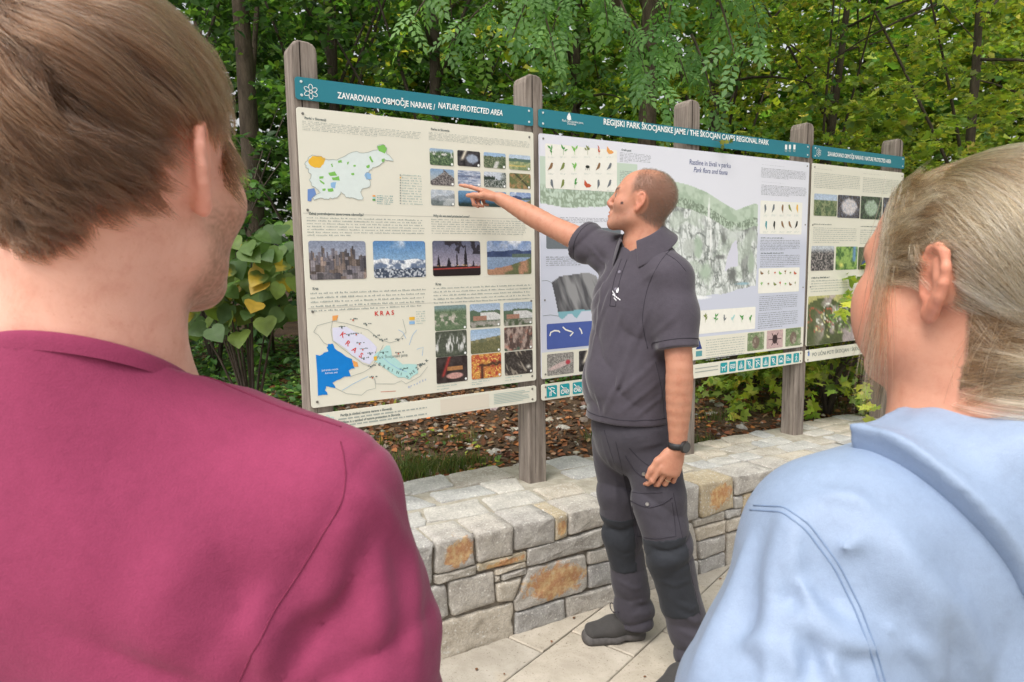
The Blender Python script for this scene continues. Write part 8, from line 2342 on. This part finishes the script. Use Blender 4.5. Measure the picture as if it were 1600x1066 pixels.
for bi, (a, b) in enumerate(boughs):
    h_ = 4.3+.9*ash_r.random(); A_ = at_h(*a, h_+.35)+np.array([0, 0, .12]); B2 = at_h(*b, h_); Mi = (A_+B2)/2+np.array([0, 0, .10])
    q = np.linspace(0, 1, 9)[:, None]; pl = (1-q)**2*A_+2*q*(1-q)*Mi+q**2*B2
    Vb_, Fb_ = tube_vf(pl, np.linspace(.012, .003, 9), 5); obj('bough', np_mesh('bough', Vb_-ab, Fb_, M_BARK), AT)
    d0 = nrm(B2-A_)
    for k in range(19):
        f = .15+.85*k/18; p = (1-f)**2*A_+2*f*(1-f)*Mi+f**2*B2
        d = nrm(d0*.35+np.array([*ash_r.normal(0, .55, 2), -.38+ash_r.normal(0, .3)])); nn = nrm(np.array([0, 0, .75])-FH*.5+ash_r.normal(0, .35, 3))
        nn = nrm(nn-d*(nn@d)); s = np.cross(d, nn); L_ = ash_r.uniform(.15, .26)
        o = obj('leaf', ash_vars[ash_r.integers(6)], AT)
        o.matrix_local = Matrix(((s[0]*L_, d[0]*L_, nn[0]*L_, p[0]-ab[0]), (s[1]*L_, d[1]*L_, nn[1]*L_, p[1]-ab[1]), (s[2]*L_, d[2]*L_, nn[2]*L_, p[2]-ab[2]), (0, 0, 0, 1))); nleaf += 1
    # where the bough comes from: back to the stem
# ---- shrubs
def shrub(name, label, px, h, hgt, rx, rz0, n_spr, n_per, kind, size, cols, wts, seed, group='shrubs under the trees', cz=None):
    r = np.random.default_rng(seed); b = at_h(px, 450, h); base = np.array([b[0], b[1], float(soil_z(np.array([b[0]]), np.array([b[1]]))[0])-.03])
    T = thing(name, label, 'shrub', group, tuple(base))
    mb = MB(); cc = base+np.array([0, 0, cz or hgt*.55])
    for k in range(9):
        a = r.uniform(0, 6.28); e = cc+np.array([math.cos(a)*rx*.7, math.sin(a)*rx*.7, r.uniform(-.2, .4)*hgt]); q = np.linspace(0, 1, 6)[:, None]
        m_ = base+np.array([math.cos(a)*rx*.2, math.sin(a)*rx*.2, hgt*.5]); mb.add(*tube_vf((1-q)**2*base+2*q*(1-q)*m_+q**2*e, np.linspace(.018, .003, 6), 5))
    o = mb.build('stems', M_BARK_D, T, True); o.data.transform(Matrix.Translation(Vector(-base)))
    u = r.normal(0, 1, (n_spr, 3)); u /= np.linalg.norm(u, axis=1)[:, None]
    org = cc+u*(r.random(n_spr)**.4*(.75+.5*vnoise3(u*2+seed, seed)))[:, None]*np.array([rx, rx, hgt*.5]); dr = (org-cc)*np.array([1, 1, .5])+r.normal(0, .3*rx, (n_spr, 3))
    P, D, N, S, C = sprays(r, org, dr, n_per, .32, size, cols, wts); k_ = P[:, 2] > base[2]+.03
    V, F, C = leaves(kind, P[k_], D[k_], N[k_], S[k_], C[k_])
    obj('crown', np_mesh('crown', V-base, F, M_LEAF, colors=C, smooth=True), T)
    return T, base
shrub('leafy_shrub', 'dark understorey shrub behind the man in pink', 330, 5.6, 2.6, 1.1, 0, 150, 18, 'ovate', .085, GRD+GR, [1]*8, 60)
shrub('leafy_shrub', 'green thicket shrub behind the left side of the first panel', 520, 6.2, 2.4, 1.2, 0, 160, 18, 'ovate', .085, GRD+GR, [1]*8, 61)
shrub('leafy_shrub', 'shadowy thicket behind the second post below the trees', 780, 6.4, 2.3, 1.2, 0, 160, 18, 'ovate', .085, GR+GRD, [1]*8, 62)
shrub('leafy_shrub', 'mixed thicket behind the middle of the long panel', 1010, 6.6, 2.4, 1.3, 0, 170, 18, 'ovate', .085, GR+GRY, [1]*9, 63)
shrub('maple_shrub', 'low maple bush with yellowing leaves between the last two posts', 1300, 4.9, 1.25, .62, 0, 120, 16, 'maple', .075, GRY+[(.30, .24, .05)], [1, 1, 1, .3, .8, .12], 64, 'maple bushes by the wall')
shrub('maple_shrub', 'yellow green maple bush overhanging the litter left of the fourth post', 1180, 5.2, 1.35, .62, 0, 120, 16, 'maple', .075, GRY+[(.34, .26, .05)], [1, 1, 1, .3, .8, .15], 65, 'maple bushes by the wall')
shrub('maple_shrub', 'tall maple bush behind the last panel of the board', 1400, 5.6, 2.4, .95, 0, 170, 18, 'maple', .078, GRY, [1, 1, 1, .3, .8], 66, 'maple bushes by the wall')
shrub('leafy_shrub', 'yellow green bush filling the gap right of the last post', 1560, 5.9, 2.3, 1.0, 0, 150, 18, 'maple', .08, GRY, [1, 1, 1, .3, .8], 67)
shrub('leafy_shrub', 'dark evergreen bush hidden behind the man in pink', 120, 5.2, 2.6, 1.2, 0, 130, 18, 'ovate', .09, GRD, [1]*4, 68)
# ---- the lime shrub with big round leaves, each leaf a piece of its own
lr = np.random.default_rng(71)
lb = at_h(390, 560, 3.75); lbase = np.array([lb[0], lb[1], float(soil_z(np.array([lb[0]]), np.array([lb[1]]))[0])])
LS = thing('lime_shrub', 'lime shrub with big round leaves, some turning yellow, beside the first post', 'shrub', None, tuple(lbase))
lv, lf = LEAF['heart']
def heart_mesh(cols_fn, k):
    # finer heart leaf: ring + inner ring, veins as folds
    ring = np.array([(x, y) for x, y in ht]); c0 = np.array((0, .40)); n = len(ring)
    inner = c0+(ring-c0)*.55
    P = np.concatenate([[c0], inner, ring]); z = .14*np.abs(P[:, 0])-.22*(P[:, 1]-.45)**2+.02*np.sin(P[:, 1]*9+k)
    V = np.concatenate([P, z[:, None]], 1)
    F = [(0, 1+i, 1+(i+1) % n) for i in range(n)]+[(1+i, 1+n+i, 1+n+(i+1) % n, 1+(i+1) % n) for i in range(n)]
    return np_mesh('leaf', V, F, M_LEAF, colors=cols_fn(V))
def c_green(b): return lambda V: np.tile(b, (len(V), 1))*(1+.10*np.sin(V[:, 1:2]*14))
def c_yel(b, y, k): return lambda V: np.where((np.hypot(V[:, 0]-.15*math.sin(k), V[:, 1]-.75) < .42)[:, None], np.tile(y, (len(V), 1)), np.tile(b, (len(V), 1)))
gm = [heart_mesh(c_green(np.array(c)), k) for k, c in enumerate([(.105, .185, .050), (.135, .22, .058), (.085, .155, .048), (.18, .26, .060)])]
ym = [heart_mesh(c_yel(np.array((.12, .17, .04)), np.array((.50, .36, .04)), k), k) for k in range(3)]+[heart_mesh(c_green(np.array((.48, .32, .05))), 7)]
mb = MB(); stems = []
for k in range(13):
    tip = at_h(lr.uniform(285, 455), lr.uniform(350, 520), lr.uniform(3.35, 3.95)); q = np.linspace(0, 1, 7)[:, None]; m_ = (lbase+tip)/2+np.array([0, 0, .2])
    pl = (1-q)**2*lbase+2*q*(1-q)*m_+q**2*tip; mb.add(*tube_vf(pl, np.linspace(.010, .0025, 7), 5)); stems.append(pl)
o = mb.build('stems', M_BARK_D, LS, True); o.data.transform(Matrix.Translation(Vector(-lbase)))
spots = []
for k in range(250):
    px_, py_ = lr.uniform(282, 462), lr.normal(435, 52)
    if not 335 < py_ < 545: continue
    if py_ > 500 and px_ > 380: continue
    p = at_h(px_, py_, lr.uniform(3.30, 3.85)); spots.append((px_, py_, p))
for k, (px_, py_, p) in enumerate(spots):
    yel = lr.random() < .16 and 370 < py_ < 480
    d = nrm(np.array([*lr.normal(0, .5, 2), -.75])-FH*.35+RH*lr.normal(0, .45)); nn = nrm(-FH*.75+np.array([0, 0, .65])+lr.normal(0, .28, 3)); nn = nrm(nn-d*(nn@d)); s = np.cross(d, nn); L_ = lr.uniform(.075, .125)
    o = obj('leaf', (ym[lr.integers(4)] if yel else gm[lr.integers(4)]), LS)
    o.matrix_local = Matrix(((s[0]*L_, d[0]*L_, nn[0]*L_, p[0]-lbase[0]), (s[1]*L_, d[1]*L_, nn[1]*L_, p[1]-lbase[1]), (s[2]*L_, d[2]*L_, nn[2]*L_, p[2]-lbase[2]), (0, 0, 0, 1)))
# small sprig in front of the second header, seen over the word CAVES
sp = np.random.default_rng(81); sc_ = on_y(1131, 222, -.03); SG = thing('maple_sprig', 'small yellow green leaf sprig hanging before the long teal header', 'twig', None, tuple(sc_))
for k in range(6):
    p = on_y(1131+sp.uniform(-13, 12), 222+sp.uniform(-4, 5), -.028-.004*k); V, F, C = leaves('maple', np.array([p]), np.array([[sp.normal(), 0, -1.0]]), np.array([-FH+sp.normal(0, .3, 3)]), np.array([.028]), np.array([[.30, .30, .06]]) if k % 2 else np.array([[.16, .20, .05]]))
    obj('leaf', np_mesh('leaf', V-sc_, F, M_LEAF, colors=C), SG)
q = np.linspace(0, 1, 6)[:, None]; Vt, Ft = tube_vf(on_y(1115, 219, -.026)*(1-q)+on_y(1145, 224, -.026)*q, .0013, 5); obj('twig', np_mesh('twig', Vt-sc_, Ft, M_BARK), SG)

# ---- litter of dead leaves, gravel, grass, ivy: too many to count
lt = np.random.default_rng(91)
def scatter(n, pxr, hr_, seed_pow=1.0):
    px_ = lt.uniform(*pxr, n); h_ = hr_[0]+(hr_[1]-hr_[0])*lt.random(n)**seed_pow
    d = FH[None]*h_[:, None]+RH[None]*((px_-800)/FPX*h_)[:, None]; P = CAM+d
    y_ok = P[:, 1] > back_y(P[:, 0])+.015
    P = P[y_ok]; P[:, 2] = soil_z(P[:, 0], P[:, 1]); return P
M_DEAD = attr_mat('dead_leaf', .8, .15)
P = scatter(14000, (180, 1650), (2.9, 7.5), 1.15); n = len(P)
D = lt.normal(0, 1, (n, 3)); D[:, 2] *= .25; N = np.array([0, 0, 1.0])+lt.normal(0, .45, (n, 3))
C = palette(lt, n, [(.22, .095, .045), (.15, .066, .033), (.29, .125, .052), (.085, .043, .025), (.36, .145, .045), (.26, .17, .10)], [3, 3, 1.6, 2, .7, 1.2], .25)
V, F, C = leaves('ovate', P+np.array([0, 0, .008]), D, N, lt.uniform(.025, .062, n), C)
tag(obj('leaf_litter', np_mesh('leaf_litter', V, F, M_DEAD, colors=C, smooth=False)), 'brown and rust fallen leaves covering the soil behind the wall', 'leaf litter', kind='stuff')
# stones: small gravel as a mass, larger lumps singly
bm = bmesh.new(); bmesh.ops.create_icosphere(bm, subdivisions=1, radius=1); iv = np.array([v.co[:] for v in bm.verts]); ifc = np.array([[v.index for v in f.verts] for f in bm.faces]); bm.free()
def pebbles(P, size, flat=.6):
    n = len(P); k = len(iv); s = size[:, None, None]*lt.uniform(.6, 1.25, (n, 1, 3))*np.array([1, 1, flat]); jit = 1+lt.normal(0, .16, (n, k, 1))
    a = lt.uniform(0, 6.28, n); ca, sa_ = np.cos(a)[:, None], np.sin(a)[:, None]; q = iv[None]*s*jit
    X = q[..., 0]*ca-q[..., 1]*sa_; Y = q[..., 0]*sa_+q[..., 1]*ca
    V = np.stack([X, Y, q[..., 2]], -1)+P[:, None]; F = (ifc[None]+(np.arange(n)*k)[:, None, None]).reshape(-1, 3); return V.reshape(-1, 3), F
P = scatter(1900, (180, 1650), (2.9, 6.5), 1.2); sz = lt.gamma(2.0, .005, len(P))+.006
V, F = pebbles(P+np.array([0, 0, .004]), sz); C = np.repeat(palette(lt, len(P), [(.34, .30, .26), (.24, .20, .165), (.36, .30, .24), (.18, .13, .095)], [1.0, 1.5, .7, 1.6], .15), len(iv), 0)
tag(obj('gravel', np_mesh('gravel', V, F, attr_mat('gravel_stone', .9, .2), colors=C, smooth=False)), 'small limestone chips lying among the fallen leaves', 'gravel', kind='stuff')
P = scatter(60, (500, 1330), (3.1, 5.0), 1.0)[:18]
for k, p in enumerate(P):
    V, F = pebbles(np.zeros((1, 3)), np.array([lt.uniform(.03, .06)]), .45)
    tag(obj('limestone_rock', np_mesh('limestone_rock', V, F, M_STONE, smooth=False), None, tuple(p+np.array([0, 0, .002]))), 'grey limestone lump lying in the leaf litter behind the wall', 'rock', 'loose rocks in the leaf litter')
# grass tufts and ivy
def blades(P, hgt, cols):
    n = len(P); a = lt.uniform(0, 6.28, n); w = .0022; le = lt.normal(0, .45, (n, 2)); hh = hgt*lt.uniform(.5, 1.3, n)
    sx, sy = np.cos(a)*w, np.sin(a)*w
    V = np.stack([P+np.stack([sx, sy, 0*sx], 1), P-np.stack([sx, sy, 0*sx], 1), P+np.stack([le[:, 0]*hh*.35+sx*.7, le[:, 1]*hh*.35+sy*.7, hh*.6], 1), P+np.stack([le[:, 0]*hh*.35-sx*.7, le[:, 1]*hh*.35-sy*.7, hh*.6], 1), P+np.stack([le[:, 0]*hh, le[:, 1]*hh, hh*.95], 1)], 1)
    F = np.array([(0, 1, 3), (0, 3, 2), (2, 3, 4)]); F = (F[None]+(np.arange(n)*5)[:, None, None]).reshape(-1, 3); return V.reshape(-1, 3), F, np.repeat(cols, 5, 0)
cen = [at_h(px_, py_, 3.0) for px_, py_ in ((660, 740), (690, 738), (740, 730), (635, 745), (610, 748), (720, 732), (710, 700))]
tuft = []
for (px_, py_, nb, spd) in ((660, 742, 420, .10), (695, 735, 420, .10), (630, 746, 300, .09), (735, 726, 160, .07), (640, 725, 160, .08), (715, 690, 90, .08), (930, 690, 70, .06), (1120, 655, 140, .10), (1205, 640, 160, .12), (1110, 690, 80, .07), (1150, 620, 120, .12), (600, 700, 90, .1), (1300, 640, 100, .12)):
    z = .48
    for _ in range(8):
        q = on_z(px_, py_, z); z = float(soil_z(q[:1], q[1:2])[0]) if q[1] > .2 else .47
    c = q; pp = np.stack([c[0]+lt.normal(0, spd, nb), c[1]+lt.normal(0, spd*.6, nb)], 1); pp[:, 1] = np.maximum(pp[:, 1], back_y(pp[:, 0])+.02)
    tuft.append(np.concatenate([pp, soil_z(pp[:, 0], pp[:, 1])[:, None]], 1))
P = np.concatenate(tuft); V, F, C = blades(P, .075, palette(lt, len(P), [(.10, .15, .035), (.075, .12, .03), (.16, .17, .05), (.20, .18, .08)], [2, 2, 1, .5]))
tag(obj('grass', np_mesh('grass', V, F, M_LEAF, colors=C)), 'short grass tufts growing along the back of the wall', 'grass', kind='stuff')
P = np.concatenate([scatter(4200, (230, 520), (4.3, 7.5)), scatter(3000, (520, 1000), (5.6, 8)), scatter(1500, (1050, 1500), (5.4, 8.5))]); n = len(P)
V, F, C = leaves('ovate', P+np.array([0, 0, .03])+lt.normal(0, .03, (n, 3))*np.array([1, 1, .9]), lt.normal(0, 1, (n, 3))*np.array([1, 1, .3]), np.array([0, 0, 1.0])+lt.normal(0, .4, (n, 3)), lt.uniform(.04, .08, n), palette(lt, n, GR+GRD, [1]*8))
tag(obj('ground_ivy', np_mesh('ground_ivy', V, F, M_LEAF, colors=C)), 'green ivy and seedlings carpeting the wood floor', 'ivy', kind='stuff')
P = scatter(700, (500, 1330), (3.0, 5.2)); k_ = vnoise2(P[:, 0]*2.2, P[:, 1]*2.2, 5) > .62; P = P[k_]; n = len(P)
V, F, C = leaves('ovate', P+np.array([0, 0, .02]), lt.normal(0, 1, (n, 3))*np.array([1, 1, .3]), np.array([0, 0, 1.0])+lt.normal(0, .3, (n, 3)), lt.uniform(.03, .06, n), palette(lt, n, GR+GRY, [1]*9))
tag(obj('seedlings', np_mesh('seedlings', V, F, M_LEAF, colors=C)), 'scattered green seedlings among the fallen leaves', 'seedlings', kind='stuff')
# gravel path beyond the last post
t = new_mat('gravel_path'); co = t.coord(); c = t.ramp(t.noise(co, 55, 6, .75), [(.3, (.16, .15, .14)), (.5, (.36, .34, .32)), (.7, (.55, .53, .50))]); t.l(c, t.b.inputs['Base Color']); t.b.inputs['Roughness'].default_value = .95; t.l(t.bump(t.noise(co, 70, 6, .7), 1.0, .02), t.b.inputs['Normal'])
cl_ = [at_h(px_, 500, h_) for px_, h_ in ((1385, 3.9), (1405, 4.6), (1420, 5.6), (1430, 7.0), (1440, 10))]
V = []; 
for p in cl_:
    for s_ in np.linspace(-.35, 3.4, 12): x_ = p[0]+s_*.9; y_ = p[1]-s_*.35; V.append((x_, y_, float(soil_z(np.array([x_]), np.array([y_]))[0])+.012))
F = [(i*12+j, i*12+j+1, (i+1)*12+j+1, (i+1)*12+j) for i in range(len(cl_)-1) for j in range(11)]
tag(obj('path', np_mesh('path', V, F, t.m)), 'pale grey gravel path leading away past the last post', 'path', kind='structure')

# a few dry leaves blown onto the paving along the foot of the wall
fl_r = np.random.default_rng(5)
for k, (px_, py_) in enumerate(((788, 1053), (745, 1045), (876, 968), (898, 965), (735, 1010), (1010, 1058), (862, 1002), (1128, 905))):
    q = on_ground(px_, py_); V, F, C = leaves('ovate', np.array([[0, 0, .004]]), np.array([[*fl_r.normal(0, 1, 2), .12]]), np.array([[*fl_r.normal(0, .25, 2), 1.0]]), np.array([fl_r.uniform(.012, .024)]), np.array([[.20, .095, .05]])*fl_r.uniform(.7, 1.3))
    tag(obj('fallen_leaf', np_mesh('fallen_leaf', V, F, M_DEAD, colors=C), None, tuple(q)), 'tiny dry brown leaf lying on the pale paving near the wall', 'leaf', 'dry leaves on the paving')
